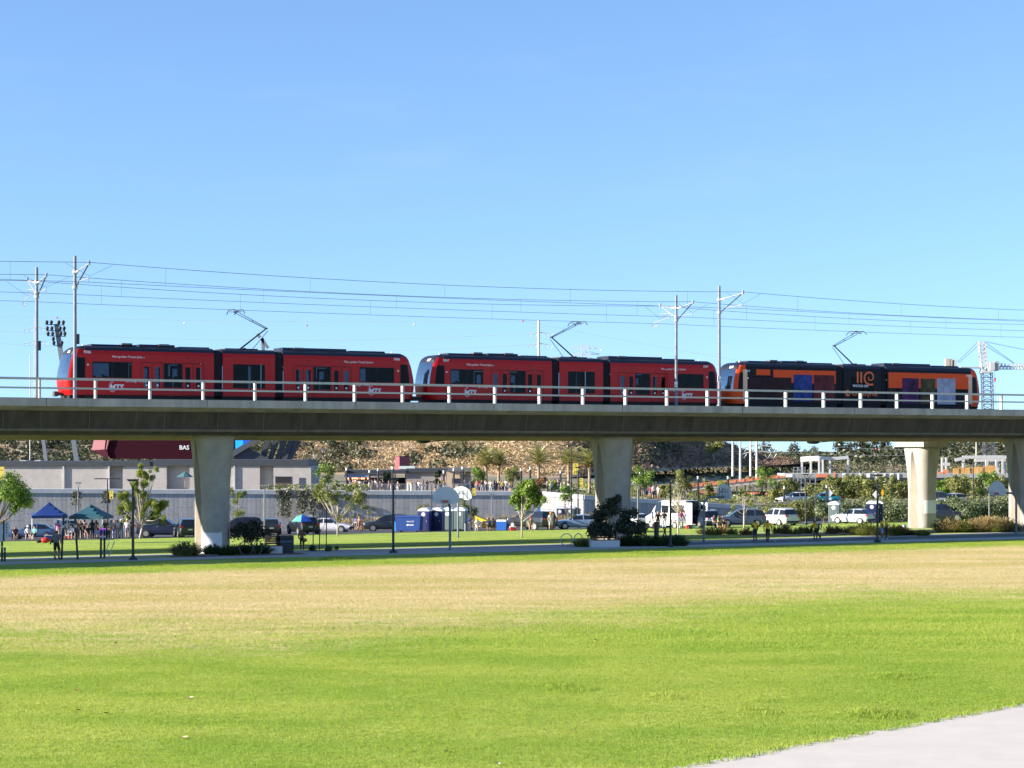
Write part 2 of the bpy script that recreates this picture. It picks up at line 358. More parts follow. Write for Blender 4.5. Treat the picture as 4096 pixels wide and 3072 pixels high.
for x, y, a in ((2270,2757,.9),(3590,2708,.8),(3040,2850,.5),(3500,2860,.8),(3560,2860,.6),(1350,2235,1.2),(640,2262,.8),(2600,2212,1.2),(2900,2205,.9),(3450,2200,.9),(2650,2790,.5),(3060,2805,.35)):
    p = base(x, y); weeds.append([(p.x+a*math.cos(k*.785)*rnd.uniform(.7,1.2), p.y+a*1.2*math.sin(k*.785)*rnd.uniform(.7,1.2)) for k in range(8)])
grass_patch('weed_clumps', weeds, 60, 9, 1.9)
grass_patch('edge_grass', edge, 90, 8, 1.7)
# ---- fallen leaves
LEAFB = mat('dry leaf', (0.22,0.10,0.04), 0.8, var=0.3, scale=30); LEAFP = mat('pale dry leaf', (0.55,0.43,0.30), 0.8, var=0.2, scale=30)
lb = MB(); lb.add([(-.07,0,.012),(-.03,-.035,.03),(.03,-.03,.02),(.08,0,.035),(.03,.03,.04),(-.03,.035,.022),(0,0,.008)], [(0,1,6),(1,2,6),(2,3,6),(3,4,6),(4,5,6),(5,0,6)])
lm, lp = lb.mesh('leaf', LEAFB), lb.mesh('leaf', LEAFP)
for i, (x, y) in enumerate(((310,2766),(463,2576),(335,2586),(424,2858),(2415,2584),(3390,2544),(2383,2563),(2793,2559),(315,2845))):
    p = base(x, y); tag(put(lm, 'fallen_leaf', None, (p.x, p.y, .02), rotz=i*1.3, scale=1.5 if i == 4 else 1.1), 'brown dry leaf lying on the lawn', 'leaf', 'brown leaves on the lawn')
for i, (x, y) in enumerate(((735,2957),(1990,3062),(1785,3012),(760,2797),(528,2407))):
    p = base(x, y); tag(put(lp, 'fallen_leaf', None, (p.x, p.y, .02), rotz=i*2.1, scale=1.3), 'pale dry leaf lying on the lawn', 'leaf', 'pale leaves on the lawn')
# ================================================================ viaducts
U0, U1 = -75.0, 112.0
def deck(name, label, sect, u0, u1, m, n=1):
    t = thing(name, label, 'bridge', W(u0, 0, 0), TH)
    return t
# near viaduct: slab with curb edges, box girder
NV0, NV1 = -5.0, 4.5
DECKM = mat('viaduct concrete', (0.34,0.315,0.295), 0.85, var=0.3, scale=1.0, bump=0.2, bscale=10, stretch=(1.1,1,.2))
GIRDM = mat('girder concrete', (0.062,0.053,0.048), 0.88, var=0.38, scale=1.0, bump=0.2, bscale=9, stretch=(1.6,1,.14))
tn = thing('viaduct', 'long grey concrete viaduct nearest the field, with box girder', 'viaduct', W(0,0,0), TH)
def extr(poly, name, m, par, u0=U0, u1=U1): return MB().prism(poly, u0, u1, 'x').build(name, m, par)
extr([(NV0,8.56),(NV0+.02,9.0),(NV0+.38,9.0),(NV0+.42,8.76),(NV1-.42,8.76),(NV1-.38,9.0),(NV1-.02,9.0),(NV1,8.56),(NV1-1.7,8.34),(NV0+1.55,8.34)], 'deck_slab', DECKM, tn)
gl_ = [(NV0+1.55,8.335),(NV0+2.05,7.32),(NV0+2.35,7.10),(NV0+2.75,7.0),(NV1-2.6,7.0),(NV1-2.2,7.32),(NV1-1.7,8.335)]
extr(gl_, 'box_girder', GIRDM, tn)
# form joints: thin vertical fillets on the girder web
fb = MB(); fb.bar((0,NV0+1.54,8.33), (0.12,NV0+2.04,7.33), 0.03, 0.012)
fm = fb.mesh('form_joint', mat('form joint concrete', (0.15,0.138,0.112), 0.85))
for i in range(52):
    uu = -24 + i*2.55 + rnd.uniform(-.6,.6)
    put(fm, 'form_joint', tn, (uu, 0, 0))
extr([(NV0+2.02,7.34),(NV0+1.985,7.30),(NV0+2.14,7.19),(NV0+2.20,7.21)], 'lit_edge', mat('lit edge concrete', (0.17,0.155,0.14), .85, var=.3, scale=1, stretch=(1,1,1)), tn)  # pale strip: light caught along the girder bottom, put into the colour
pj = MB().box(-.012,.012,NV0-.004,NV0+.3,8.555,9.004).mesh('parapet_joint', mat('joint filler', (0.06,0.055,0.05), .9))
for i in range(13): put(pj, 'parapet_joint', tn, (-30+i*9.3, 0, 0))
# rails of the near track
RAILM = mat('rail steel', (0.10,0.075,0.06), 0.5, metal=0.7)
def track(par, vc, z, name='rail'):
    for s in (-.7175, .7175): extr([(vc+s-.035,z-.15),(vc+s+.035,z-.15),(vc+s+.035,z),(vc+s-.035,z)], name, RAILM, par)
    for s in (-.7175, .7175): extr([(vc+s-.35,z-.34),(vc+s+.35,z-.34),(vc+s+.35,z-.155),(vc+s-.35,z-.155)], 'plinth', CONC, par)
track(tn, -0.9, 9.08)
# far viaduct carrying the train
FV0, FV1, RZ, TV = 6.8, 15.3, 9.35, 13.1
tf = thing('viaduct', 'grey concrete viaduct behind, carrying the trolley train', 'viaduct', W(0,0,0), TH)
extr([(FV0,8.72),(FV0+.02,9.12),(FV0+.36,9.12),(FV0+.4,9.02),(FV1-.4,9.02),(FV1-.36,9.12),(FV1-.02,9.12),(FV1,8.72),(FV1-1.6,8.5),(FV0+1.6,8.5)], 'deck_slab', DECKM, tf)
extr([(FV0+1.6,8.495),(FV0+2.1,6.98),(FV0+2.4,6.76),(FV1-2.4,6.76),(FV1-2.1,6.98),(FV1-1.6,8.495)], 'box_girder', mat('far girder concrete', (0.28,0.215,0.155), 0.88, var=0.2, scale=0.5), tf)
track(tf, 8.9, RZ); track(tf, TV, RZ)
# drain pipes under the girder
for x in (1693, 3253):
    t = thing('drain_outlet', 'small dark drain outlet under the far girder at ' + ('centre' if x < 2000 else 'right'), 'drain', W(u_px(x, 9.5), 9.5, 6.76), TH)
    MB().prism([(-.45,.02),(-.38,-.13),(-.1,-.2),(.12,-.2),(.4,-.12),(.46,.02)], -.25, .25, 'y').build('housing', BLACKM, t)
    MB().tube([(.4,0,-.08),(1.5,0,.0),(2.6,0,.05)], .03, 5).build('pipe', BLACKM, t)
# ---- piers
PIERM = mat('pier concrete', (0.33,0.305,0.27), 0.85, var=0.2, scale=0.8, bump=0.15, bscale=12)
FLUTE = mat('fluted pier concrete', (0.27,0.22,0.165), 0.85, var=0.12, scale=1.5)
PATCHM = mat('grey-white cover paint', (0.62,0.64,0.66), 0.7, var=0.05, scale=2)
def rrect(a, b, r, n=6):
    out = []
    for cx, cy, s in ((a-r, b-r, 0), (-(a-r), b-r, 90), (-(a-r), -(b-r), 180), (a-r, -(b-r), 270)):
        for k in range(n+1):
            t = R(s + 90*k/n); out.append((cx + r*math.cos(t), cy + r*math.sin(t)))
    return out
def pier(label, u, v, ztop, cap=False, patch=None):
    p = W(u, v); zb = gz(p.x, p.y) - .15
    t = thing('bridge_pier', label, 'pier', (p.x, p.y, zb), TH)
    hh = ztop - zb
    def dims(f):                                     # f: 0 bottom .. 1 top
        fl = 0 if f < .42 else ((f-.42)/.58)**1.8
        return 0.86 + .23*fl, 1.20 + .34*fl
    rings = []
    for i in range(25):
        f = i/24; a, b = dims(f); rings.append([(x, y, f*hh) for x, y in rrect(a, b, .66 + .1*f)])
    MB().loft(rings).build('shaft', PIERM, t, smooth=False)
    for pl in t.children[0].data.polygons: pl.use_smooth = len(pl.vertices) == 4
    # pointed fluted panel on the face towards the oncoming sun
    fl = MB(); nz_ = 22
    def halfw(f): return .50*min(1.0, max(0.0, (0.955-f)/.40))**.62
    for k in range(9):
        a0, a1 = -1 + 2*k/9 + .03, -1 + 2*(k+1)/9 - .03
        L, Rr = [], []
        for i in range(nz_+1):
            f = .02 + .935*i/nz_; a, _ = dims(f); w = halfw(f)
            L.append((-a-.004, a0*w, f*hh)); Rr.append((-a-.004, a1*w, f*hh))
        for i in range(nz_):
            A, B, C, D = L[i], Rr[i], Rr[i+1], L[i+1]; o = -.022
            mA = ((A[0]+o), (A[1]+B[1])/2, A[2]); mD = ((D[0]+o), (D[1]+C[1])/2, D[2])
            fl.add([A, mA, mD, D], [(0,1,2,3)]); fl.add([mA, B, C, mD], [(0,1,2,3)])
    fl.build('fluted_panel', FLUTE, t)
    if patch:
        f0, f1, j0, j1 = patch; pb = MB(); ring = []
        for i in range(9):
            f = f0 + (f1-f0)*i/8; a, b = dims(f); pts = rrect(a+.006, b+.006, .66+.1*f); ring.append([(x, y, f*hh + (.04*math.sin(3.1*k) if i == 8 else 0)) for k, (x, y) in enumerate(pts[j0:j1])])
        n = len(ring[0]); pb.add([q for r in ring for q in r], [(i*n+k, i*n+k+1, (i+1)*n+k+1, (i+1)*n+k) for i in range(8) for k in range(n-1)])
        pb.build('paint_patch', PATCHM, t, smooth=True)
    if cap: MB().box(-1.42, 1.3, -1.9, 1.9, hh+.005, hh+.42).build('cap', PIERM, t)
    return t
pier('flared concrete pier left, beside the shrubs, with a white painted foot', u_px(848, 0), 0, 7.02, patch=(0.0, .19, 14, 22))
pier('flared concrete pier behind the dark tree and bench in the middle', u_px(2447, 0), 0, 7.02)
pier('shaded flared concrete pier cut by the right edge of the photo', u_px(4098, 0), 0, 7.02)
pier('sunlit flared concrete pier with a grey paint patch on its right side', u_px(3688, 17), 17, 6.35, cap=True, patch=(.20, .36, 17, 25))
pier('hidden concrete pier of the rear viaduct behind the left pier', u_px(856, 11), 11, 6.76)
pier('hidden concrete pier of the rear viaduct behind the middle pier', u_px(2462, 11), 11, 6.76)
t3 = thing('viaduct', 'short end of a branching viaduct above the sunlit pier', 'viaduct', W(0,0,0), TH)
u3 = u_px(3688, 17)
MB().prism([(13.9,6.78),(14.2,8.6),(20.0,8.6),(20.2,6.78)], u3-.9, 125, 'x').build('box_girder', DECKM, t3)
# ---- guard railing on the near edge: steel posts and two rails
RAILP = mat('railing steel', (0.42,0.42,0.415), 0.55, metal=0.2, var=0.10, scale=5)
tr = thing('guard_railing', 'grey steel guard railing of posts and two rails along the viaduct edge', 'railing', W(0,0,9.0), TH)
ua, ub = u_px(383, -4.85), u_px(4006, -4.85); sp = (ub-ua)/21
pm = MB().prism([(-.14,0),(.14,0),(.14,.98),(.10,1.06),(-.10,1.06),(-.14,.98)], -.05, .05, 'x').mesh('post', RAILP)
for i in range(-18, 33):
    u = ua + sp*i
    if U0 < u < U1: put(pm, 'post', tr, (u, -4.80, 0))
r1 = MB().box(0, sp, -.07, .07, 0, .13).mesh('rail', RAILP); r2 = MB().box(0, sp, -.05, .05, 0, .10).mesh('rail', RAILP)
for i in range(-18, 33):
    u = ua + sp*i + .003
    if U0 < u < U1-sp:
        put(r1, 'rail', tr, (u, -4.97, 1.0), scale=(.998,1,1)); put(r2, 'rail', tr, (u, -4.955, .50), scale=(.998,1,1))
# ================================================================ overhead line poles and wires
POLEM = mat('pole steel', (0.19,0.20,0.225), 0.6, metal=0.2, var=0.15, scale=3)
ARMM = mat('arm steel', (0.33,0.31,0.305), 0.55, metal=0.2)
INSUL = mat('pale insulator', (0.72,0.62,0.58), 0.4)
WIREM = mat('wire', (0.03,0.03,0.04), 0.5)
def arm(par, s, z0, z1, reach, long=False):          # cantilever from the pole, s = -1 towards the camera
    y = lambda d: s*d
    MB().tube([(0,y(.12),z1),(0,y(.75),z1+.06)], .055, 8).build('insulator', INSUL, par)
    MB().tube([(0,y(.75),z1+.06),(0,y(reach),z1+.28)], .038, 6).build('top_tube', ARMM, par)
    MB().tube([(0,y(.12),z0),(0,y(reach*.92),z1+.2)], .038, 6).build('strut', BLACKM if s < 0 else ARMM, par)
    MB().tube([(0,y(.7),z0+.3),(0,y(reach*.98),z0+.36)], .03, 6).build('steady_arm', ARMM, par)
    MB().tube([(0,y(reach*.95),z0+.36),(0,y(reach*.95),z0+.12)], .02, 5).build('clamp', ARMM, par)
    MB().box(-.06,.06,-.05+y(reach),.05+y(reach),z1+.2,z1+.45).build('wire_saddle', STEEL, par)
    if long:
        MB().tube([(0,y(.2),z0+.15),(0,y(reach+1.1),z0-.32),(0,y(reach+1.15),z0-.62),(0,y(reach+.2),z0-.5)], .03, 6).build('registration_arm', ARMM, par)
    for z in (z0, z1): MB().lathe([(.15,-.09),(.17,0),(.15,.09)], 10, (0,0,z)).build('bracket', STEEL, par)
def cat_pole(label, x, v, zb, double, sign=None):
    u = u_px(x, v); p = W(u, v, zb)
    t = thing('overhead_line_pole', label, 'pole', p, TH, 'overhead line poles on the viaducts')
    top = 17.6 - zb
    MB().lathe([(.125,0),(.125,.25),(.115,.3),(.092,top),(.06,top+.04)], 12).build('mast', POLEM, t)
    MB().lathe([(.2,-.02),(.2,.05),(.14,.06)], 12).build('base_plate', STEEL, t)
    z0, z1 = 15.75-zb, 16.65-zb
    arm(t, -1, z0, z1, 2.9 if not double else 2.25)
    if double: arm(t, 1, z0+.25, z1+.05, 2.2, long=True)
    if sign:
        MB().box(-.24,.02,-.16,-.13,sign,sign+.42).build('small_sign', WHITE, t)
        lettering('INTL', .13, BLACKM, t, (-.22,-.163,sign+.1))
    else:
        MB().box(.12,.24,-.12,.12,13.0-zb-.6,13.0-zb).build('control_box', BLACKM, t)
    return u
PB, PA = 2.4, 11.0
cat_pole('slim steel overhead line pole at the nose of the leading trolley', 300, PB, 8.78, False)
cat_pole('steel overhead line pole with arms on both sides, furthest left', 147, PA, 9.03, True)
cat_pole('steel overhead line pole with one arm between the second and third trolley', 2877, PB, 8.78, False, sign=2.1)
cat_pole('steel overhead line pole with arms on both sides before the second trolley', 2705, PA, 9.03, True, sign=1.75)
ubs = [u_px(300, PB), u_px(2877, PB)]; uas = [u_px(147, PA), u_px(2705, PA)]
def overhead(label, v, us, zm, zc):
    span = us[1]-us[0]; t = thing('overhead_wires', label, 'wires', W(0, v, 0), TH)
    sup = [us[0]-span, us[0], us[1], us[1]+span, us[1]+2*span]
    ms = []; cs = []
    for a, c in zip(sup[:-1], sup[1:]):
        for i in range(16):
            f = i/16; u = a + (c-a)*f; ms.append((u, 0, zm - 4*.42*f*(1-f))); cs.append((u, 0, zc - 4*.10*f*(1-f)))
    MB().tube(ms, .0145, 5).build('messenger_wire', WIREM, t); MB().tube(cs, .013, 5).build('contact_wire', WIREM, t)
    for a, c in zip(sup[:-1], sup[1:]):
        for i in range(1, 6):
            f = i/5.0 - .1; u = a + (c-a)*f
            if -60 < u < 110: MB().tube([(u,0,zm-4*.42*f*(1-f)),(u,0,zc-4*.1*f*(1-f))], .008, 4).build('dropper', WIREM, t)
        for s in (-1, 1): MB().tube([(a+s*1.4,0,zm-.1),(a,0,zc+.35)], .008, 4).build('bridle', WIREM, t)
overhead('overhead messenger and contact wires of the nearest track', PB-2.95, ubs, 17.0, 15.85)
overhead('overhead messenger and contact wires of the middle track', PA-2.2, uas, 17.0, 15.85)
overhead('overhead wires touched by the pantographs of the train', PA+2.1, uas, 16.95, 15.62)
# ================================================================ trolley train
RED = mat('trolley red paint', (0.45,0.006,0.007), 0.4, var=0.05, scale=2, coat=0.12, spec=0.2)
WRAPK = mat('wrap black', (0.010,0.009,0.014), 0.45, spec=0.15)
WRAPO = mat('wrap orange', (0.80,0.085,0.016), 0.45, spec=0.15)
CREAM = mat('wrap cream', (0.78,0.50,0.32), 0.45, spec=0.2)
ROOFK = mat('trolley roof navy black', (0.012,0.013,0.025), 0.4)
BELLOW = mat('bellows rubber', (0.010,0.011,0.016), 0.8, bump=0.6, bscale=20, stretch=(4,0.2,0.2))
TGLASS = glassmat('tinted trolley glass', (0.42,0.46,0.52), 0.0, ior=1.22)
WGLASS = glassmat('windshield glass', (0.5,0.6,0.66), 0.38)
FILM = glassmat('perforated film over glass', (0.05,0.05,0.06), 0.0, 0.2, ior=1.2)
LETW = mat('white lettering', (0.80,0.80,0.80), 0.5); LETO = mat('orange lettering', (0.75,0.13,0.02), 0.5)
LAMP = mat('headlamp', (1.0,0.93,0.8), 0.3, emit=3.0)
GREYR = mat('grey roof box', (0.10,0.10,0.11), 0.6, var=0.3, scale=3)
SEATM = mat('seat fabric', (0.03,0.03,0.06), 0.9)
def wall(mb, x0, x1, z0, z1, y, holes):
    xs = sorted({x0, x1, *[h[0] for h in holes], *[h[1] for h in holes]}); zs = sorted({z0, z1, *[h[2] for h in holes], *[h[3] for h in holes]})
    for a, b in zip(xs[:-1], xs[1:]):
        for c, d in zip(zs[:-1], zs[1:]):
            mx, mz = (a+b)/2, (c+d)/2
            if any(h[0] < mx < h[1] and h[2] < mz < h[3] for h in holes): continue
            q = [(a,y,c),(b,y,c),(b,y,d),(a,y,d)]
            mb.add(q if y < 0 else q[::-1], [(0,1,2,3)])
HW = 1.325
WIN1, WIN2, WINM = (8.06,10.69,1.42,2.47), (4.66,5.92,.84,2.45), (-1.12,1.14,.88,2.48)
D1, D2, DH = 6.71, 3.90, .735
_dl = MB(); wall(_dl, -.355,.355,.37,2.44,-.02,[(-.17,.17,.85,2.2)])
wall(_dl, -.355,.355,.37,2.44,.02,[(-.17,.17,.85,2.2)])
_dl.box(-.36,-.352,-.02,.02,.37,2.44).box(.352,.36,-.02,.02,.37,2.44)
DOORR, DOORK = _dl.mesh('door_leaf', RED), _dl.mesh('door_leaf', WRAPK)
_dg = MB().box(-.175,.175,-.006,.006,.845,2.205); DGLS = {id(TGLASS): _dg.mesh('door_window', TGLASS), id(FILM): _dg.mesh('door_window', FILM)}
_st = MB(); _st.box(-.22,.22,-.45,.45,.45,.9).box(.12,.24,-.45,.45,.9,1.62); SEAT = _st.mesh('seat', SEATM, False)
def trolley(label, uc, number, wrap=False, flip=False):
    t = thing('trolley_car', label, 'trolley', W(uc, TV, RZ), TH, 'cars of the trolley train')
    bm_, gm = (WRAPK, FILM) if wrap else (RED, TGLASS)
    def side(mx0, mx1, holes):
        b = MB()
        for y in (-HW, HW): wall(b, mx0, mx1, .33, 2.95, y, holes)
        for s in (-1, 1):
            q = [(mx0,s*HW,2.95),(mx1,s*HW,2.95),(mx1,s*1.29,3.18),(mx0,s*1.29,3.18)]; b.add(q if s < 0 else q[::-1], [(0,1,2,3)])
        b.build('body_side', bm_, t)
        MB().prism([(-1.295,3.181),(-1.20,3.36),(-.98,3.48),(.98,3.48),(1.20,3.36),(1.295,3.181)], mx0-.002, mx1+.002, 'x').build('roof', ROOFK, t)
        MB().box(mx0, mx1, -1.28, 1.28, .30, .42).build('floor', DARK, t)
        MB().box(mx0, mx1, -1.24, 1.24, .10, .32).build('underframe', DARK, t)
        MB().box(mx0, mx1, -1.25, 1.25, 2.9, 2.95).build('ceiling', DARK, t)
    for s in (-1, 1):
        hs = []
        for w in (WIN1, WIN2):
            a, c = sorted((s*w[0], s*w[1])); hs.append((a, c, w[2], w[3]))
        for d in (D1, D2): hs.append((s*d-DH, s*d+DH, .355, 2.46))
        a, c = sorted((s*2.46, s*11.15)); side(a, c, hs)
        for h in hs[:2]:
            for y in (-HW+.012, HW-.012):
                w = MB().box(h[0]-.01, h[1]+.01, y-.006, y+.006, h[2]-.01, h[3]+.01).build('window', gm, t)
                if y < 0:
                    fr = MB(); k = .05
                    for q in ((h[0],h[1],h[2],h[2]+k),(h[0],h[1],h[3]-k,h[3]),(h[0],h[0]+k,h[2]+k,h[3]-k),(h[1]-k,h[1],h[2]+k,h[3]-k)): fr.box(q[0],q[1],y-.011,y-.007,q[2],q[3])
                    fr.build('window_frame', DARK, w)
                    if h[1]-h[0] > 2: MB().box((h[0]+h[1])/2-.04,(h[0]+h[1])/2+.04,y-.011,y-.007,h[2]+k,h[3]-k).build('window_bar', DARK, w)
        for d in (D1, D2):
            for e in (-1, 1):
                for y in (-HW+.03, HW-.03):
                    l_ = put(DOORK if wrap else DOORR, 'door_leaf', t, (s*d+e*.367, y, 0)); put(DGLS[id(gm)], 'door_window', l_)
            for e in (-DH, DH, 0): MB().box(s*d+e-.012, s*d+e+.012, -HW-.004, -HW-.001, .36, 2.46).build('door_seam', DARK, t)
            MB().box(s*d-DH, s*d+DH, -HW-.004, -HW-.001, 2.455, 2.475).build('door_seam', DARK, t)
            if not wrap:
                for e in (-.37, .37): MB().box(s*d+e-.06, s*d+e+.06, -HW+.002, -HW+.006, .93, 1.05).build('door_sticker', LETW, t)
        for xs_ in (8.5, 9.5, 10.3, 4.9, 5.6):
            put(SEAT, 'seat', t, (s*xs_, .5 if xs_ > 8 else -.4, 0))
    side(-1.86, 1.86, [WINM])
    for a, c in ((-9.0,-8.0),(-5.6,-5.0),(-.55,.65),(5.1,5.6),(8.1,8.9),(9.4,10.7),(-4.3,-3.6),(6.4,7.1)): MB().box(a, c, .55, .65, .45, 2.88).build('window_blocker', DARK, t)  # made-up dark boxes that block the view through parts of the windows
    for y in (-HW+.012, HW-.012): MB().box(WINM[0]-.01, WINM[1]+.01, y-.006, y+.006, WINM[2]-.01, WINM[3]+.01).build('window', gm, t)
    for s in (-1, 1):                                 # bellows, pleated
        b = MB(); rings = []
        for i in range(13):
            x = s*2.16 - .298 + .596*i/12; k = 1.27 if i % 2 else 1.22
            rings.append([(x,-k,.35),(x,-k,3.1),(x,-.95,3.36+.04*(i%2)),(x,.95,3.36+.04*(i%2)),(x,k,3.1),(x,k,.35)])
        b.loft(rings).build('bellows', BELLOW, t)
    # roof boxes
    for a, c, hgt in ((-10.6,-7.6,.13),(-7.4,-5.0,.19),(-4.7,-2.6,.10),(-1.5,-.6,.08),(2.6,7.3,.22),(7.6,10.2,.12)):
        MB().prism([(-.86,3.481),(-.80,3.481+hgt),(.80,3.481+hgt),(.86,3.481)], a, c, 'x').build('roof_box', ROOFK if hgt > .1 else GREYR, t)
    for a in (-8.6,-6.1,3.4): MB().box(a, a+.7, -.9, -.3, 3.6, 3.715).build('roof_vent', GREYR, t)
    MB().lathe([(.05,0),(.04,.16),(.01,.2)], 8, (-11.0,-.2,3.44)).build('antenna', WHITE, t)
    MB().lathe([(.05,0),(.04,.16),(.01,.2)], 8, (11.0,-.2,3.44)).build('antenna', WHITE, t)
    # cab ends
    ZS = [.30,.55,.85,1.15,1.38,1.7,2.05,2.4,2.7,2.92,3.1,3.25,3.38,3.46,3.485]
    DP = [1.08,1.22,1.30,1.33,1.33,1.29,1.22,1.13,1.03,.94,.85,.72,.52,.28,.05]
    AN = [-90,-82,-72,-60,-48,-36,-24,-12,0,12,24,36,48,60,72,82,90]
    for s in (-1, 1):
        def P(i, j):
            a = R(AN[j]); z = ZS[i]; w = HW if z < 2.95 else (HW - (z-2.95)*.25 if z < 3.25 else 1.25 - (z-3.25)*1.2)
            y = w*math.copysign(abs(math.sin(a))**.52, math.sin(a)); x = 11.15 + DP[i]*abs(math.cos(a))**.52
            return (s*x, y, z)
        parts = {'nose': MB(), 'windshield': MB(), 'cab_window': MB(), 'brow': MB()}
        for i in range(len(ZS)-1):
            for j in range(len(AN)-1):
                am = abs((AN[j]+AN[j+1])/2); zm = (ZS[i]+ZS[i+1])/2
                if zm > 2.92: k = 'brow' if (am < 62 or zm > 3.2) else 'nose'
                elif 1.38 < zm and am < 50: k = 'windshield'
                elif 1.38 < zm < 2.7 and 72 < am < 91: k = 'cab_window'
                else: k = 'nose'
                q = [P(i,j),P(i,j+1),P(i+1,j+1),P(i+1,j)]; parts[k].add(q if s > 0 else q[::-1], [(0,1,2,3)])
        nose_m = CREAM if wrap else RED
        parts['nose'].build('nose', (WRAPO if wrap else RED), t, smooth=True); parts['windshield'].build('windshield', WGLASS, t, smooth=True)
        parts['brow'].build('brow', ROOFK, t, smooth=True); parts['cab_window'].build('cab_window', mat('cab side glass', (0.006,0.007,0.012), 0.35, spec=0.12), t, smooth=True)
        MB().box(s*11.16-.02 if s > 0 else -11.18, s*11.18 if s > 0 else -11.14, -1.2, 1.2, .4, 2.9).build('cab_partition', DARK, t)
        sg = 1 if s < 0 else -1
        fx = s*(11.15+1.30)
        for y in (-.72, .72):
            MB().lathe([(.10,0),(.09,.05)], 10, (s*12.13-(.05 if s > 0 else 0), y, .98), 'x').build('headlight', LAMP if s < 0 and uc < 10 else WHITE, t)
            MB().box(s*12.1-.05, s*12.1+.05, y-.16, y+.16, .68, .82).build('marker_light', DARK, t)
        MB().tube([(s*12.40,-.25,1.4),(s*12.30,-.02,1.75),(s*12.22,.12,2.05)], .018, 5).build('wiper', DARK, t)
        MB().tube([(s*12.40,.25,1.4),(s*12.36,.38,1.6),(s*12.22,.5,2.1)], .018, 5).build('wiper', DARK, t)
        lettering(number, .26, LETW, t, (s*12.06, -.38*sg*(-1 if s < 0 else 1)*(-1), 3.02), (R(62), 0, R(-90) if s < 0 else R(90)), bold=.012)
        b = MB(); b.box(min(s*11.9,s*12.75), max(s*11.9,s*12.75), -.14,.14,.28,.48).box(min(s*12.6,s*12.85), max(s*12.6,s*12.85), -.24,.24,.22,.54); b.build('coupler', mat('coupler iron', (0.06,0.055,0.05), 0.7, var=0.4, scale=8), t)
        MB().box(min(s*11.0,s*12.1), max(s*11.0,s*12.1), -1.0,1.0,.08,.34).build('underframe', DARK, t)
        MB().box(s*10.98-.05, s*10.98+.05, -HW-.03, -HW, 2.2, 2.3).build('side_camera', WHITE, t)
    for xb in (-8.2, 0, 8.2):
        g = MB().box(xb-1.2, xb+1.2, -.95, .95, .25, .45).build('bogie', DARK, t)
        for wx in (-.9, .9):
            for y in (-.72, .72): MB().lathe([(.33,-.06),(.33,.06)], 16, (xb+wx, y, .33), 'y').build('wheel', RAILM, g)
    # lettering on the near side
    yb = -HW-.004
    if not wrap:
        for s in (-1, 1):
            lettering(number, .235, LETW, t, (s*10.95-.30, yb, 2.985), bold=.004)
            lettering('Metropolitan Transit System', .20, LETW, t, (s*8.15-1.25, yb, 2.74), shear=.12, space=.95)
            lettering('San Diego Trolley', .20, LETW, t, (s*7.95-.55, yb, 1.17), shear=.2)
            lettering('MTS', .50, LETW, t, (s*9.15-.45, yb, .66), shear=.28, bold=.014)
            b = MB(); c = 20
            for i in range(c):
                a0, a1 = R(70+250*i/c), R(70+250*(i+1)/c); w0 = .03+.05*math.sin(math.pi*i/c); w1 = .03+.05*math.sin(math.pi*(i+1)/c)
                f = lambda a, k: (s*9.15-.18+(.24+k)*math.cos(a)*.9, yb+.001, .86+(.30+k)*math.sin(a))
                b.add([f(a0,-w0),f(a0,w0),f(a1,w1),f(a1,-w1)], [(3,2,1,0)])
            b.build('logo_swirl', mat('pale red lettering', (0.66,0.20,0.21), 0.5), t)
            for xx, zz in ((7.3,2.83),(4.3,2.83)): MB().box(s*xx-.06, s*xx+.06, yb-.01, yb+.003, zz-.03, zz+.03).build('door_lamp', DARK, t)
    else:
        def plate(x0, x1, z0, z1, m, name='wrap_panel', d=.004): return MB().box(x0, x1, -HW-d-.003, -HW-d, z0, z1).build(name, m, t)
        plate(-8.6, -2.62, 1.95, 2.94, WRAPO); plate(2.62, 11.1, 1.7, 2.94, WRAPO); plate(-10.2, -8.9, 2.5, 2.94, WRAPO)
        plate(-10.9, -6.9, .55, 2.35, mat('wrap charcoal print', (0.016,0.012,0.016), 0.45, spec=0.15, var=0.7, scale=1.4, col2=(0.05,0.012,0.016)), 'printed_panel', .009)
        plate(-6.7, -4.9, .55, 2.6, mat('wrap blue print', (0.012,0.02,0.13), 0.45, spec=0.15, var=0.6, scale=1.6, col2=(0.04,0.08,0.34)), 'printed_panel', .009)
        plate(-4.75, -2.75, .55, 2.6, mat('wrap maroon print', (0.05,0.015,0.05), 0.45, spec=0.15, var=0.7, scale=1.5, col2=(0.22,0.03,0.03)), 'printed_panel', .009)
        plate(4.0, 5.7, .45, 2.5, mat('wrap purple print', (0.015,0.01,0.02), 0.45, spec=0.15, var=0.6, scale=1.1, col2=(0.13,0.02,0.14)), 'printed_panel', .009)
        plate(5.9, 7.4, .45, 2.5, mat('wrap dark print', (0.012,0.012,0.014), 0.45, spec=0.15, var=0.5, scale=1.4, col2=(0.12,0.10,0.03)), 'printed_panel', .009)
        plate(7.6, 9.5, .45, 2.55, mat('wrap silver print', (0.34,0.35,0.48), 0.45, spec=0.15, var=0.4, scale=1.3, col2=(0.50,0.52,0.64)), 'printed_panel', .009)
        for s in (-1, 1):
            lettering(number, .235, LETW, t, (s*10.95-.30, -HW-.012, 2.72), bold=.004)
            MB().box(s*11.15-.28, s*11.15+.12, -HW-.012, -HW-.004, .5, 2.9).build('wrap_panel', CREAM, t)
        lettering('WATCH ON', .27, LETW, t, (-.95, -HW-.016, 1.72), bold=.006)
        lettering('Crunchyroll', .52, LETO, t, (-1.05, -HW-.016, 1.05), bold=.012)
        b = MB()                                      # spiral emblem
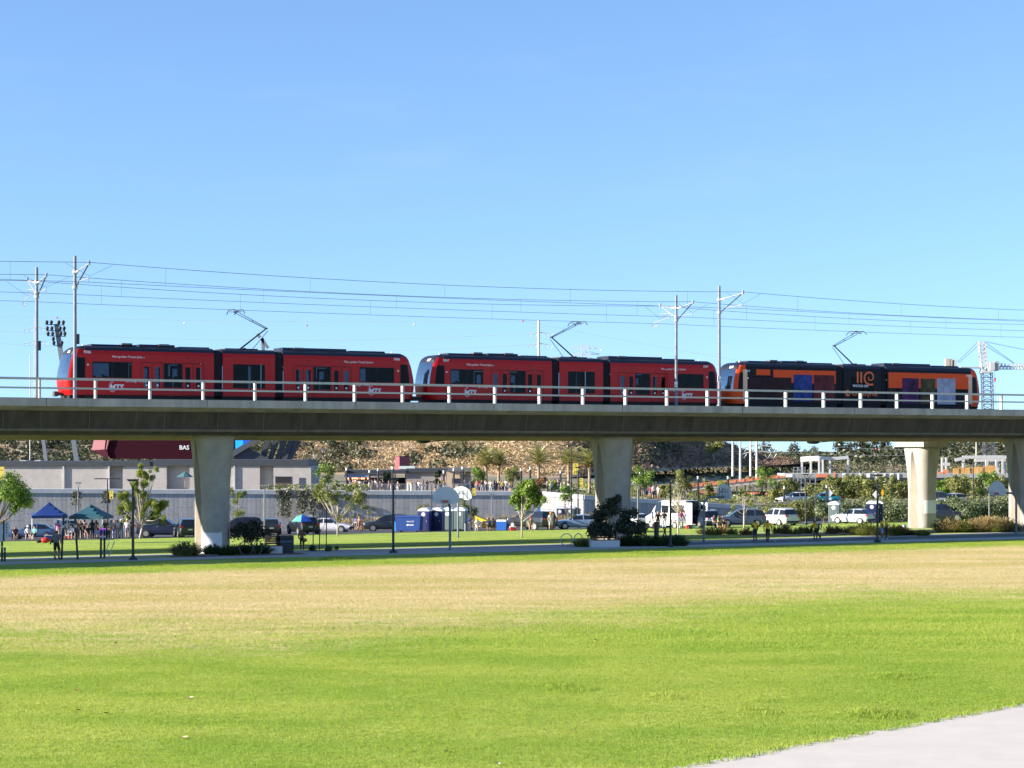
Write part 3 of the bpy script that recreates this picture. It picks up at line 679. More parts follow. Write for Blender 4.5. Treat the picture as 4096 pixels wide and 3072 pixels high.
        for i in range(40):
            a0, a1 = R(-200+500*i/40), R(-200+500*(i+1)/40); r0, r1 = .12+.55*i/40, .12+.55*(i+1)/40; w = .045+.05*i/40
            f = lambda a, r: (.75+r*math.cos(a), -HW-.010, 2.50+r*math.sin(a)*.9)
            if 2.50+r1*math.sin(a1) < 3.1: b.add([f(a0,r0-w),f(a0,r0+w),f(a1,r1+w),f(a1,r1-w)], [(0,1,2,3)])
        for xx in (-.55,-.2): b.add([(xx,-HW-.01,2.1),(xx+.18,-HW-.01,2.0),(xx+.18,-HW-.01,2.92),(xx,-HW-.01,2.92)], [(0,1,2,3)])
        b.build('spiral_emblem', LETO, t)
        b = MB(); b.lathe([(.26,-.003),(.26,.003)], 20, (-1.45,-HW-.012,1.23), 'y'); b.build('round_emblem', LETO, t)
        MB().lathe([(.12,-.003),(.12,.003)], 16, (-1.36,-HW-.017,1.25), 'y').build('round_emblem', WRAPK, t)
    # pantograph
    k = -1 if flip else 1
    pz0 = 3.49; kx = -1.75*k; hx = .45*k; hz = 15.62-RZ-.06
    p = MB(); p.box(-.9,.9,-.62,-.54,pz0,pz0+.08).box(-.9,.9,.54,.62,pz0,pz0+.08).box(-.06,.06,-.55,.55,pz0+.04,pz0+.14); pg = p.build('pantograph', DARK, t)
    MB().tube([(0.1*k,0,pz0+.1),(kx,0,5.0)], [.06,.045], 8).build('lower_arm', BLACKM, pg)
    MB().tube([(-.75*k,.0,pz0+.08),(kx-.12*k,0,4.86)], .022, 6).build('control_rod', BLACKM, pg)
    for y in (-.36, .36): MB().tube([(kx,y*.45,5.0),(hx,y,hz-.16)], [.028,.02], 6).build('upper_arm', BLACKM, pg)
    MB().tube([(kx,-.18,5.0),(kx,.18,5.0)], .05, 8).build('knee', BLACKM, pg)
    MB().tube([(kx+1.0*k,-.2,5.48),(kx+1.0*k,.2,5.48)], .02, 6).build('cross_tube', BLACKM, pg)
    for dx in (-.28, .28):
        pts = [(hx+dx, y, hz-.02-(.0 if abs(y) < .5 else (abs(y)-.5)**1.5*.9)) for y in (-.95,-.8,-.65,-.5,0,.5,.65,.8,.95)]
        MB().tube(pts, .03, 6).build('collector_strip', BLACKM, pg)
    MB().tube([(hx-.3,-.36,hz-.14),(hx+.3,-.36,hz-.14)], .02, 5).build('head_frame', BLACKM, pg); MB().tube([(hx-.3,.36,hz-.14),(hx+.3,.36,hz-.14)], .02, 5).build('head_frame', BLACKM, pg)
    return t
VN = TV - HW
b1 = [u_px(x, VN) for x in (873.5, 2223, 3363)]; b2 = [u_px(x, VN) for x in (1117.5, 2426.5, 3534.5)]
ucs = [(p+q)/2 for p, q in zip(b1, b2)]; print('car centres', ucs)
pitch = (ucs[2]-ucs[0])/2
trolley('leading red trolley car with its sunlit nose at far left', ucs[1]-pitch, '5086', flip=True)
trolley('red trolley car in the middle of the train', ucs[1], '5067')
trolley('rear trolley car wrapped in black and orange advertising', ucs[1]+pitch, '5019', wrap=True)
# people sitting inside the leading car read as dark silhouettes behind the glass
# ================================================================ plants: shared builders
def leaf_cloud(mb, blobs, n, size, r, flat=0.0, inner=0.35, aspect=0.55):
    vol = [b[3]**2 for b in blobs]; tot = sum(vol)
    for bl, vv in zip(blobs, vol):
        k = (bl[4], bl[4], bl[5]) if len(bl) > 4 else (1,1,1)
        for _ in range(max(3, int(n*vv/tot))):
            d = Vector((r.gauss(0,1), r.gauss(0,1), r.gauss(0,1))).normalized(); rad = bl[3]*(inner + (1-inner)*r.random()**.6)*r.uniform(.65,1.32)
            p = Vector((bl[0]+d.x*rad*k[0], bl[1]+d.y*rad*k[1], bl[2]+d.z*rad*k[2]))
            nrm = (d + Vector((r.uniform(-1,1), r.uniform(-1,1), r.uniform(-.6,1)))*.9).normalized()
            a = nrm.orthogonal().normalized(); a = (Matrix.Rotation(r.uniform(0,6.28), 3, nrm) @ a); bb = nrm.cross(a); s = size*r.uniform(.6,1.3)
            a = a*s; bb = bb*s*aspect
            mb.add([p-a, p-bb+nrm*s*.15, p+a, p+bb+nrm*s*.15], [(0,1,2,3)])
BARK = mat('grey brown bark', (0.20,0.15,0.11), 0.9, var=0.3, scale=6, bump=0.4, bscale=20, stretch=(1,1,.3))
BARKL = mat('pale bark', (0.46,0.40,0.34), 0.85, var=0.2, scale=5)
BARKD = mat('dark bark', (0.05,0.04,0.035), 0.9, var=0.3, scale=6)
STAKE = mat('wooden stake', (0.045,0.035,0.028), 0.8)
L_GREEN = leafmat('bright green leaves', (0.085,0.18,0.02), (0.26,0.36,0.05)); L_PINE = leafmat('pine needles', (0.11,0.17,0.02), (0.36,0.39,0.07), 1.6, .35)
L_OLIVE = leafmat('olive leaves', (0.10,0.125,0.028), (0.31,0.315,0.08), .7); L_DARK = leafmat('dark evergreen leaves', (0.012,0.022,0.010), (0.035,0.055,0.022), 1.5, .2)
L_EUC = leafmat('eucalyptus leaves', (0.045,0.058,0.026), (0.15,0.145,0.065), .5, .25); L_SHRUB = leafmat('grey green shrub leaves', (0.07,0.10,0.04), (0.21,0.24,0.11), .6, .25)
L_DRY = leafmat('dry brown leaves', (0.16,0.085,0.04), (0.32,0.20,0.09), 1.5, .3); L_TAN = leafmat('straw grass', (0.30,0.22,0.09), (0.52,0.40,0.19), 1.5, .35)
L_SCRUB = leafmat('hill scrub', (0.035,0.045,0.022), (0.105,0.11,0.05), .12, .15); L_BRUSH = leafmat('dry hill brush', (0.27,0.19,0.10), (0.54,0.40,0.22), .15, .15)
L_AGAVE = leafmat('strap leaves', (0.09,0.12,0.035), (0.34,0.33,0.13), 2.0, .3); L_AGAVED = leafmat('dark strap leaves', (0.03,0.06,0.025), (0.09,0.13,0.05), 2.0, .25)
def tree(name, label, p, hgt, blobs, n, leaf, lm, bark, tr=.08, lean=(0,0), seed=1, group=None, stakes=0, clear=.0, aspect=.55, rotz=0):
    """blobs in metres relative to the base; limbs run from the trunk to each blob"""
    r = random.Random(seed); t = thing(name, label, 'tree', p, rotz, group)
    topz = max(b[2] for b in blobs); b = MB()
    mid = Vector((lean[0], lean[1], hgt*.45)); pts = [Vector((0,0,-.1)), mid*.5 + Vector((r.uniform(-.05,.05),r.uniform(-.05,.05),0)), mid, Vector((lean[0]*1.3, lean[1]*1.3, topz*.92))]
    b.tube(pts, [tr*1.25, tr, tr*.8, tr*.2], 7)
    for bl in blobs:
        q = Vector(bl[:3]); f = r.uniform(.35,.8); s0 = mid*f*1.0 + Vector((0,0,hgt*.12)) if mid.z > 0 else Vector((0,0,hgt*.3))
        s0.z = min(s0.z, q.z*.85)
        e = (s0+q)/2 + Vector((r.uniform(-.1,.1), r.uniform(-.1,.1), -.05*hgt)); b.tube([s0, e, q + Vector((0,0,bl[3]*.4))], [tr*.55, tr*.35, tr*.1], 5)
    b.build('trunk', bark, t, smooth=True)
    c = MB(); leaf_cloud(c, blobs, n, leaf, r, aspect=aspect); c.build('crown', lm, t)
    for k in range(stakes):
        sx = (-.35, .35, .0)[k]; MB().tube([(sx,.05*k,-.1),(sx*1.05,.05*k,hgt*.55)], .035, 6).build('stake', STAKE, t)
    return t
def blobs_rand(r, w, d, z0, z1, k, br): return [(r.uniform(-w,w), r.uniform(-d,d), r.uniform(z0,z1), br*r.uniform(.7,1.25)) for _ in range(k)]
def shrub(name, label, p, w, h, n, leaf, lm, seed=1, cat='shrub', group=None, d=None):
    r = random.Random(seed); d = d or w
    bl = [(r.uniform(-w,w)*.5, r.uniform(-d,d)*.4, h*r.uniform(.25,.62), min(w,h)*.42*r.uniform(.8,1.2)) for _ in range(max(3, int(w*3.0)))]
    t = thing(name, label, cat, p, 0, group); c = MB(); leaf_cloud(c, bl, n, leaf, r, inner=.5); c.build('foliage', lm, t)
    b = MB()
    for q in bl[:6]: b.tube([(q[0]*.3,q[1]*.3,-.05),(q[0],q[1],q[2])], [.03,.01], 5)
    b.build('stems', BARK, t); return t
def strap_clump(name, label, p, w, h, n, lm, seed=1, group=None, cat='plant'):
    r = random.Random(seed); t = thing(name, label, cat, p, 0, group); b = MB()
    for _ in range(n):
        ra = r.random()**.5; a = r.uniform(0,6.28); x0, y0 = math.cos(a)*ra*w*.6, math.sin(a)*ra*w*.42; a += r.gauss(0,.7); L = h*r.uniform(.55,1.2)*(1-.55*ra*ra); o = (r.uniform(.1,.4)+.55*ra)*h; wd_ = .022*r.uniform(.7,1.4)
        dx, dy = math.cos(a), math.sin(a); pts = [(0,0),(o*.35,L*.55),(o*.75,L*.9),(o*1.15,L*.78)]; vs = []
        for i, (q, z) in enumerate(pts):
            ww = wd_*(1,1.1,.8,.1)[i]; vs += [(x0+dx*q-dy*ww, y0+dy*q+dx*ww, z),(x0+dx*q+dy*ww, y0+dy*q-dx*ww, z)]
        b.add(vs, [(0,1,3,2),(2,3,5,4),(4,5,7,6)])
    b.build('leaves', lm, t); return t
# ================================================================ hills
def interp(tab, x):
    if x <= tab[0][0]: return tab[0][1]
    for (a, b), (c, d) in zip(tab[:-1], tab[1:]):
        if x <= c: f = (x-a)/(c-a); return b + (d-b)*(f*f*(3-2*f))
    return tab[-1][1]
HFOOT = [(-1500,520),(300,480),(1200,440),(2230,392),(2480,455),(2950,640),(3400,860)]
HCREST = [(-1500,1650),(1200,1668),(2500,1690),(2860,1742),(2917,1783),(2985,1815),(3080,1846),(3250,1886),(3500,1935)]
def hill_pt(x, t):
    y0 = interp(HFOOT, x); Y = y0 + 190*t; Yc = y0 + 190
    zf, zc = 0.5, pz(interp(HCREST, x), Yc)
    s = t*t*(3-2*t)*.45 + t*.55 if t <= 1 else 1 - (t-1)*.5
    X = px(x, Y); z = zf + (zc - zf)*s
    k = min(1, t*3)*min(1, max(0, (1.0-t)*4)+.25)
    z += k*(noise.noise(Vector((X*.02, Y*.012, 3.1)))*3.2 + noise.noise(Vector((X*.06, Y*.04, 1.7)))*1.3 + noise.noise(Vector((X*.2, Y*.12, .7)))*.5)
    return Vector((X, Y, z))
def hill(name, fn, x0, x1, nx, nt_, tmax, m):
    b = MB(); vs = [fn(x0+(x1-x0)*i/nx, tmax*j/nt_) for i in range(nx+1) for j in range(nt_+1)]; n = nt_+1
    b.add(vs, [(i*n+j, (i+1)*n+j, (i+1)*n+j+1, i*n+j+1) for i in range(nx) for j in range(nt_)])
    return kind(b.build(name, m, smooth=True), 'structure')
HILLM = mat('dry hillside soil', (0.33,0.225,0.135), 0.95, var=0.35, scale=0.08, bump=0.8, bscale=0.5, det=8, col2=(0.45,0.31,0.18))
hill('hill', hill_pt, -1500, 3290, 200, 48, 1.5, HILLM)
FCREST = [(2300,1790),(2900,1830),(3100,1846),(3400,1846),(3560,1822),(3640,1806),(3800,1800),(3900,1790),(4040,1762),(4500,1740)]
def far_pt(x, t):
    Y = 1150 + 300*t; zc = pz(interp(FCREST, x), 1450); X = px(x, Y); s = t*t*(3-2*t)*.5 + t*.5 if t <= 1 else 1-(t-1)*.6
    z = -4 + (zc+4)*s + min(1, t*3)*min(1, max(0,(1-t)*3)+.1)*(noise.noise(Vector((X*.012, Y*.01, 9.1)))*8 + noise.noise(Vector((X*.04, Y*.03, 4.2)))*3)
    return Vector((X, Y, z))
hill('far_hill', far_pt, 2300, 4700, 120, 30, 1.4, mat('far hillside soil', (0.30,0.205,0.135), 0.95, var=0.4, scale=0.03, bump=0.8, bscale=0.15, det=8))
def scatter_hill(name, label, fn, xr, tr_, n, size, lm, seed, keep, leaf=.5, faces=26):
    r = random.Random(seed); b = MB(); k = 0
    while k < n:
        x, t = r.uniform(*xr), r.uniform(*tr_)
        if not keep(x, t, r): continue
        k += 1; p = fn(x, t); s = size*r.uniform(.5,1.4)
        leaf_cloud(b, [(p.x, p.y, p.z+s*.35, s, 1.0, .75)], faces, leaf*s, r, inner=.75)
    return kind(b.build(name, lm), 'stuff', label)
def dens(x, t): return noise.noise(Vector((x*.004, t*2.2, 5.5)))
scatter_hill('dry_brush', 'dry tan brush covering the hillside', hill_pt, (1100,2950), (.04,1.0), 5200, .72, L_BRUSH, 11, lambda x,t,r: x < 2330 or r.random() < .3, .36, 22)
scatter_hill('hill_scrub', 'dark green scrub patches on the hillside', hill_pt, (-300,3280), (.05,1.02), 1700, 1.7, L_SCRUB, 12, lambda x,t,r: (x < 1180) or (x < 1500 and r.random() < .45) or (x > 2300 and dens(x,t) > -.05) or (dens(x,t) > .38 and r.random() < .3), .24, 64)
L_SHADEBRUSH = leafmat('shade-darkened brush', (0.12,0.08,0.06), (0.31,0.21,0.14), .2, .15)  # brush cover with the slope's purple shade put into its colour
scatter_hill('shade_brush', 'brush on the right slope, its brown purple colour standing for the shade', hill_pt, (2260,3270), (.03,1.0), 2600, 1.2, L_SHADEBRUSH, 14, lambda x,t,r: True, .3, 24)
scatter_hill('far_scrub', 'scrub and treetops on the distant hill', far_pt, (2500,4500), (.0,1.02), 3000, 4.0, L_SCRUB, 13, lambda x,t,r: dens(x*.7,t+2) > -.3 or t > .9, .3, 36)
# single trees that stand out on the hills
r_ = random.Random(5)
def hill_tree(label, fn, x, t, w, h, lm, bark=BARKL, n=420, seed=1):
    p = fn(x, t); r = random.Random(seed)
    bl = [(r.uniform(-w,w)*.6, r.uniform(-w,w)*.5, h*r.uniform(.45,.95), w*.42*r.uniform(.8,1.3)) for _ in range(8)]
    return tree('hillside_tree', label, p - Vector((0,0,.3)), h, bl, n, w*.14, lm, bark, tr=h*.02, seed=seed, group='trees on the hills')
for i, (x, t, w, h, lab) in enumerate(((1345,.16,2.6,6.2,'eucalyptus tree on the slope right of the pale building'),(1435,.13,3.0,7.6,'taller eucalyptus tree above the mural'),(1405,.30,2.2,5.0,'eucalyptus crown behind the two taller ones'),
        (2855,.10,3.2,7.5,'round brown-green tree at the right foot of the hill'),(2650,.34,2.8,5.0,'pale grey tree high on the shaded slope'),(2600,.45,2.4,4.6,'dark round tree on the shaded slope'))):
    hill_tree(lab, hill_pt, x, t, w, h, L_OLIVE if i == 3 else L_EUC, seed=20+i)
ORD = 'first second third fourth fifth sixth seventh eighth ninth tenth eleventh twelfth thirteenth fourteenth fifteenth sixteenth seventeenth eighteenth nineteenth twentieth'.split()
for i, (x, w, h) in enumerate(((3065,11,13),(3175,8,15),(3230,5,9),(3265,6,11),(3300,5,8),(3360,9,16),(3385,8,14),(3410,8,13),(3440,9,17),(3475,8,12),(3520,9,15),(3545,7,10),(3790,10,13),(3835,14,20),(3880,10,13),(3925,9,16),(3990,8,10))):
    hill_tree(('small','slim','round')[i % 3] + ' ' + ('wide' if w > 9 else 'narrow') + ' tree on the distant ridge, ' + ORD[i] + ' from the left', far_pt, x, .97, w*.8, h, L_SCRUB if i % 3 else L_EUC, BARK, 260, 60+i)
for i, (x, t) in enumerate(((1255,.12),(1290,.22),(2530,.42),(2480,.62))):          # bare pale trees
    p = hill_pt(x, t); tt = thing('bare_tree', ('bare grey tree beside the pale building','small bare pale tree up the slope beside the building','pale leafless tree on the shaded slope','leafless tree near the top of the shaded slope')[i], 'tree', p, i, 'bare trees on the hill'); b = MB(); rr = random.Random(i)
    b.tube([(0,0,-.2),(.1,0,1.6),(.2,0,3.0)], [.14,.09,.03], 6)
    for k in range(12):
        z = rr.uniform(1.0,2.6); a = rr.uniform(0,6.28); L = rr.uniform(.9,1.9); b.tube([(.08,0,z),(.08+math.cos(a)*L*.5,math.sin(a)*L*.5,z+L*.5),(.08+math.cos(a)*L*.8,math.sin(a)*L*.8,z+L*1.1)], [.05,.03,.01], 4)
    b.build('trunk', BARKL, tt)
# ================================================================ upper level: plaza, retaining wall
def up_z(X): return 0.65 if X < 4 else max(-.25, 0.65 - (X-4)*.05)
WALLP = [(-420,215.6,2.0),(2160,228,1.355),(2335,225.5,0.985),(3160,236,-0.79)]
wp = [Vector((px(x,Y),Y,z)) for x, Y, z in WALLP]
b = MB(); xs = list(range(-130,4,10)) + [wp[1].x] + list(range(6,170,8)); rows = []
def front(X):
    if X <= wp[1].x: return 228.7 - (wp[1].x-X)*.172
    if X <= wp[2].x: return 228.3 + (225.8-228.3)*(X-wp[1].x)/(wp[2].x-wp[1].x)
    return 225.8 + (X-wp[2].x)*.43 if X <= wp[3].x else 236.6 + (X-wp[3].x)*.1
for X in xs:
    fy = front(X); rows.append([(X,fy-.02,-4),(X,fy,up_z(X)-.15 if X <= wp[3].x else -2.2),(X,fy+(2 if X <= wp[3].x else 18),up_z(X)),(X,fy+40,up_z(X)-(1.0 if X > 25 else 0)),(X,420,up_z(X)-(1.6 if X > 25 else 0)),(X,900,-3)])
n = 6; b.add([p for r in rows for p in r], [(i*n+j, (i+1)*n+j, (i+1)*n+j+1, i*n+j+1) for i in range(len(rows)-1) for j in range(n-1)])
kind(b.build('upper_terrace', mat('terrace ground', (0.20,0.17,0.10), 0.95, var=0.5, scale=0.3, bump=.5, bscale=3)), 'structure')
WALLM = mat('ribbed wall concrete', (0.38,0.37,0.36), 0.85, var=0.22, scale=0.8, bump=0.9, bscale=6, stretch=(6,6,.35))
WALLB = mat('wall joint concrete', (0.16,0.155,0.15), 0.9)
COPE = mat('wall coping concrete', (0.56,0.55,0.53), 0.85, var=0.10, scale=1)
tw = thing('retaining_wall', 'grey ribbed concrete retaining wall behind the parking lot', 'wall', (0,0,0))
pan = {w: MB().prism([(.012,.012),(w-.012,.012),(w-.012,1.488),(.012,1.488)], -.07, 0, 'y').mesh('panel', WALLM) for w in (1.5, .75)}
cop = MB().prism([(-.16,0),(.30,0),(.30,.5),(-.12,.5),(-.16,.46)], 0, 2.98, 'x').mesh('coping_stone', COPE)
for a, c in zip(wp[:-1], wp[1:]):
    d = Vector((c.x-a.x, c.y-a.y)); L = d.length; an = math.atan2(d.y, d.x); bb = MB()
    bb.add([(0,.005,-4),(L,.005,-4),(L,.005,c.z-.1),(0,.005,a.z-.1)], [(0,1,2,3)]); bb.build('backing', WALLB, tw, loc=(a.x,a.y,0), rotz=an)
    ncol = int(L/1.5)
    for i in range(ncol):
        f = (i+.5)/ncol; top = a.z + (c.z-a.z)*f - .5
        x0 = i*L/ncol; off = .75 if i % 2 else 0
        for j in range(4):
            z1 = top - off*.999 - j*1.5 + (0.75 if i % 2 else 0)*0; z0 = z1-1.5
            if z1 < -2.9: continue
            put(pan[1.5], 'panel', tw, (a.x+math.cos(an)*x0, a.y+math.sin(an)*x0, z0), rotz=an, scale=(L/ncol/1.5,1,1))
        if off: put(pan[1.5], 'panel', tw, (a.x+math.cos(an)*x0, a.y+math.sin(an)*x0, top-.75), rotz=an, scale=(L/ncol/1.5,1,.5))
    nc = int(L/3)
    for i in range(nc):
        f = i/nc; k = L/nc/3
        o = put(cop, 'coping_stone', tw, (a.x+d.x*f, a.y+d.y*f, a.z+(c.z-a.z)*f-.5), rotz=an, scale=(k,1,1)); o.rotation_euler = (0, -math.atan2(c.z-a.z, L), an)
# vines on the wall
def vine(label, x0, x1, y0, y1, n, lm, seed):
    Y = 227.2 - (2160-(x0+x1)/2)*.0050; r = random.Random(seed); t = thing('climbing_vine', label, 'vine', (px((x0+x1)/2,Y), Y, pz(y1,Y))); b = MB(); st_ = MB(); w = px(x1,Y)-px(x0,Y); h = pz(y0,Y)-pz(y1,Y)
    cols = [(r.uniform(-.5,.5)*w, r.uniform(.35,1.0)) for _ in range(max(3,int(w*1.6)))]
    for _ in range(n):
        cx, dp = r.choice(cols); z = h*(1-dp*r.random()**1.25); p = Vector((cx+r.gauss(0,.22), -r.uniform(.0,.32), z)); s = r.uniform(.06,.14); a = r.uniform(0,6.28)
        nn = Vector((r.uniform(-.6,.6), -1, r.uniform(-.2,.9))).normalized(); u_ = nn.orthogonal().normalized()*s; w_ = nn.cross(u_)
        b.add([p-u_, p-w_*.7, p+u_, p+w_*.7], [(0,1,2,3)])
    for cx, dp in cols: st_.tube([(cx,-.05,h),(cx+r.uniform(-.2,.2),-.08,h*(1-dp))], .02, 4)
    st_.build('stems', BARKD, t); b.build('leaves', lm, t)
L_VINE = leafmat('vine leaves', (0.035,0.045,0.028), (0.10,0.095,0.05), 1.2, .2)
vine('wide dark vine hanging down the wall behind the umbrella', 1100, 1330, 1962, 2075, 2600, L_VINE, 1)
vine('dark vine column on the wall by the teal canopy', 425, 505, 1965, 2080, 900, L_VINE, 2)
vine('thin vine on the wall by the left lamp post', 295, 325, 1965, 2040, 240, L_VINE, 3)
vine('thin vine strand right of the yellow tree', 1442, 1462, 1970, 2060, 200, L_VINE, 4)
vine('sunlit vine strand on the lit wall section', 2310, 2335, 1990, 2080, 260, L_VINE, 5)
vine('yellow-green creeper trailing over the coping', 1080, 1480, 1938, 1972, 900, L_OLIVE, 6)
# dry ornamental grass along the wall foot
for i, (x0, x1) in enumerate(((1310,1420),(1420,1560),(1890,1990),(1990,2075),(2190,2320),(2330,2420))):
    p = on((x0+x1)/2, 222); strap_clump('dry_grass_bed', ('dry tan grass at the wall foot left of the bare saplings','dry tan grass at the wall foot behind the dark SUV','tall dry grass behind the yellow tent','tall dry grass beside the blue bin','dry grass under the sunlit wall','dry grass beside the middle pier')[i], p, (x1-x0)*.02, 1.5, 300, L_TAN, 30+i, 'dry grass along the wall', 'grass')
r = random.Random(77); bt, bv = MB(), MB()
for i in range(1100):
    X = r.uniform(6, 120); Y = front(X) + r.uniform(3, 110); z = up_z(X) - (1.0*min(1, (Y-front(X))/40) if X > 25 else 0); s = r.uniform(.35,.9)
    leaf_cloud(bt, [(X, Y, z+s*.2, s, 1.2, .7)], 18, s*.3, r, inner=.6)
for i in range(900):
    Y = r.uniform(360, 1150); X = px(r.uniform(2300, 4400), Y); s = r.uniform(1.0,2.6); leaf_cloud(bv, [(X, Y, -2.6+s*.3, s, 1.3, .8)], 22, s*.3, r, inner=.6)
kind(bt.build('terrace_ground_cover', L_OLIVE), 'stuff', 'low olive ground cover on the upper terrace'); kind(bv.build('valley_scrub', L_EUC), 'stuff', 'grey green scrub on the valley floor before the far hill')
# ================================================================ stadium side
BLDG = mat('pale block wall', (0.42,0.385,0.36), 0.9, var=0.10, scale=1.2, bump=0.3, bscale=8)
FASC = mat('dark ribbed fascia', (0.035,0.042,0.055), 0.6, bump=0.5, bscale=5, stretch=(.1,.1,8))
VOID = mat('dark opening', (0.01,0.01,0.012), 0.6)
def slab(b, x0, x1, y0, y1, Y, dep): return b.box(px(x0,Y), px(x1,Y), Y, Y+dep, pz(y1,Y), pz(y0,Y))
YB = 262.0
tb = thing('stadium_building', 'long pale block stadium service building with dark roof fascia', 'building', (px(600,YB), YB+8, 0))
def child(mb, name, m, par):
    o = mb.build(name, m, par); o.matrix_parent_inverse = Matrix.Translation(-Vector(par.location)); return o
cuts = [-400, 252, 434, 490, 667, 757, 935, 1040, 1093, 1245]
for i, (a, c) in enumerate(zip(cuts[:-1], cuts[1:])):
    rec = .9 if i in (2, 4, 7) else 0
    child(slab(MB(), a+.6, c-.6, 1864, 1990, YB+rec, 12-rec), 'wall', BLDG, tb)
for x in (253, 435, 936): child(slab(MB(), x-2, x+3, 1864, 1990, YB-.25, .2), 'pilaster', COPE, tb)
child(slab(MB(), -400, 600, 1845, 1863.5, YB-.3, 12), 'fascia', FASC, tb); child(slab(MB(), 600, 1233, 1839, 1863.5, YB-.2, 12), 'fascia', FASC, tb)
child(slab(MB(), 1101, 1166, 1906, 1931, YB-.04, .03), 'opening', VOID, tb); child(slab(MB(), 1101, 1166, 1931.5, 1950, YB-.05, .04), 'shutter', mat('brown shutter', (0.09,0.065,0.06), 0.6), tb)
child(slab(MB(), 1196, 1219, 1911, 1953, YB-.05, .04), 'door', mat('grey blue door', (0.06,0.07,0.10), 0.5), tb)
for x in (92, 150): child(slab(MB(), x-12, x+12, 1841, 1844, YB+2, 2), 'roof_unit', COPE, tb)
tu = thing('canopy_umbrella', 'small teal canopy umbrella in front of the pale building', 'umbrella', (px(740,258), 258, pz(1950,258))); MB().tube([(0,0,0),(0,0,1.9)], .04, 6).build('pole', STEEL, tu)
MB().lathe([(1.1,1.35),(.6,1.7),(.03,2.05)], 8).build('canopy', mat('teal canvas', (0.05,0.13,0.14), 0.8), tu)
# dark red scoreboard back
MAROON = mat('maroon cladding', (0.032,0.003,0.010), 0.7, spec=.1, var=0.12, scale=.5); MAROON_LIT = mat('maroon cladding lit end', (0.17,0.045,0.055), 0.6, bump=0.3, bscale=6, stretch=(.1,.1,10))  # same cladding: face colour darkened for its shade, end lightened for the sun
ts = thing('scoreboard', 'dark maroon scoreboard back with white letters, left behind the viaduct', 'scoreboard', (px(650,330), 330, 0))
YS = 330
def pp(x, y, Y): return (px(x,Y), Y, pz(y,Y))
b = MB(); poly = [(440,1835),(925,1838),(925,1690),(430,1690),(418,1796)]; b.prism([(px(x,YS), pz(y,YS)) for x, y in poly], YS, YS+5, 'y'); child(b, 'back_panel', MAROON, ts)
b = MB(); b.add([pp(366,1801,YS+4.5), pp(427,1797,YS-.3), pp(440,1757,YS-.3), pp(443,1690,YS-.3), pp(390,1690,YS+4.5)], [(0,1,2,3,4)]); child(b, 'end_panel', MAROON_LIT, ts)
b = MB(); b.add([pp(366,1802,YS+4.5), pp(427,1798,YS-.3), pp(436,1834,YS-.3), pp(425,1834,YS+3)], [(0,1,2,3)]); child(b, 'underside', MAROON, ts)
for x in (490, 553, 600, 690, 760): child(slab(MB(), x-3, x+3, 1838, 1945, YS+1, 1), 'support_post', FASC, ts)
o = lettering('BAS', .98, WHITE, ts, (px(717,YS), YS-.06, pz(1798,YS)), bold=.02); o.matrix_parent_inverse = Matrix.Translation(-Vector(ts.location))
# raked seating stand seen from behind
tst = thing('seating_stand', 'dark raked stadium stand with diagonal beams beside the left pier', 'stand', (px(1080,310), 310, 0)); YT = 310
for k, x in enumerate((1010, 1042, 1072, 1100)):
    b = MB(); b.prism([(px(x+26,YT),pz(1842,YT)),(px(x+46,YT),pz(1842,YT)),(px(x+46+50,YT),pz(1690,YT)),(px(x+26+50,YT),pz(1690,YT))], YT, YT+1.2, 'y'); child(b, 'raking_beam', FASC, tst)
b = MB(); b.prism([(px(1120,YT),pz(1842,YT)),(px(1163,YT),pz(1842,YT)),(px(1242,YT),pz(1690,YT)),(px(1188,YT),pz(1690,YT))], YT+.2, YT+1.4, 'y'); child(b, 'end_beam', FASC, tst)
b = MB(); b.prism([(px(925,YT),pz(1815,YT)),(px(925,YT),pz(1842,YT)),(px(1090,YT),pz(1842,YT)),(px(1010,YT),pz(1800,YT)),(px(985,YT),pz(1778,YT))], YT-.6, YT-.1, 'y'); child(b, 'lower_bank', FASC, tst)
b = MB(); b.prism([(px(928,YT),pz(1806,YT)),(px(1075,YT),pz(1722,YT)),(px(1085,YT),pz(1738,YT)),(px(928,YT),pz(1832,YT))], YT-1.2, YT-.7, 'y'); child(b, 'top_beam', mat('grey blue steel', (0.06,0.07,0.09), 0.5), tst)
tbs = thing('video_board', 'bright blue video board edge beside the left pier', 'screen', (px(950,335), 335, 0)); b = MB(); b.prism([(px(900,335),pz(1812,335)),(px(970,335),pz(1782,335)),(px(970,335),pz(1690,335)),(px(900,335),pz(1690,335))], 335, 336, 'y')
child(b, 'panel', mat('lit blue screen', (0.02,0.30,0.85), 0.4, emit=0.7), tbs)
b = MB(); b.prism([(px(971,335),pz(1781,335)),(px(1010,335),pz(1757,335)),(px(1010,335),pz(1690,335)),(px(971,335),pz(1690,335))], 335.2, 336, 'y'); child(b, 'panel', mat('lit deep blue screen', (0.01,0.09,0.55), 0.4, emit=0.6), tbs)
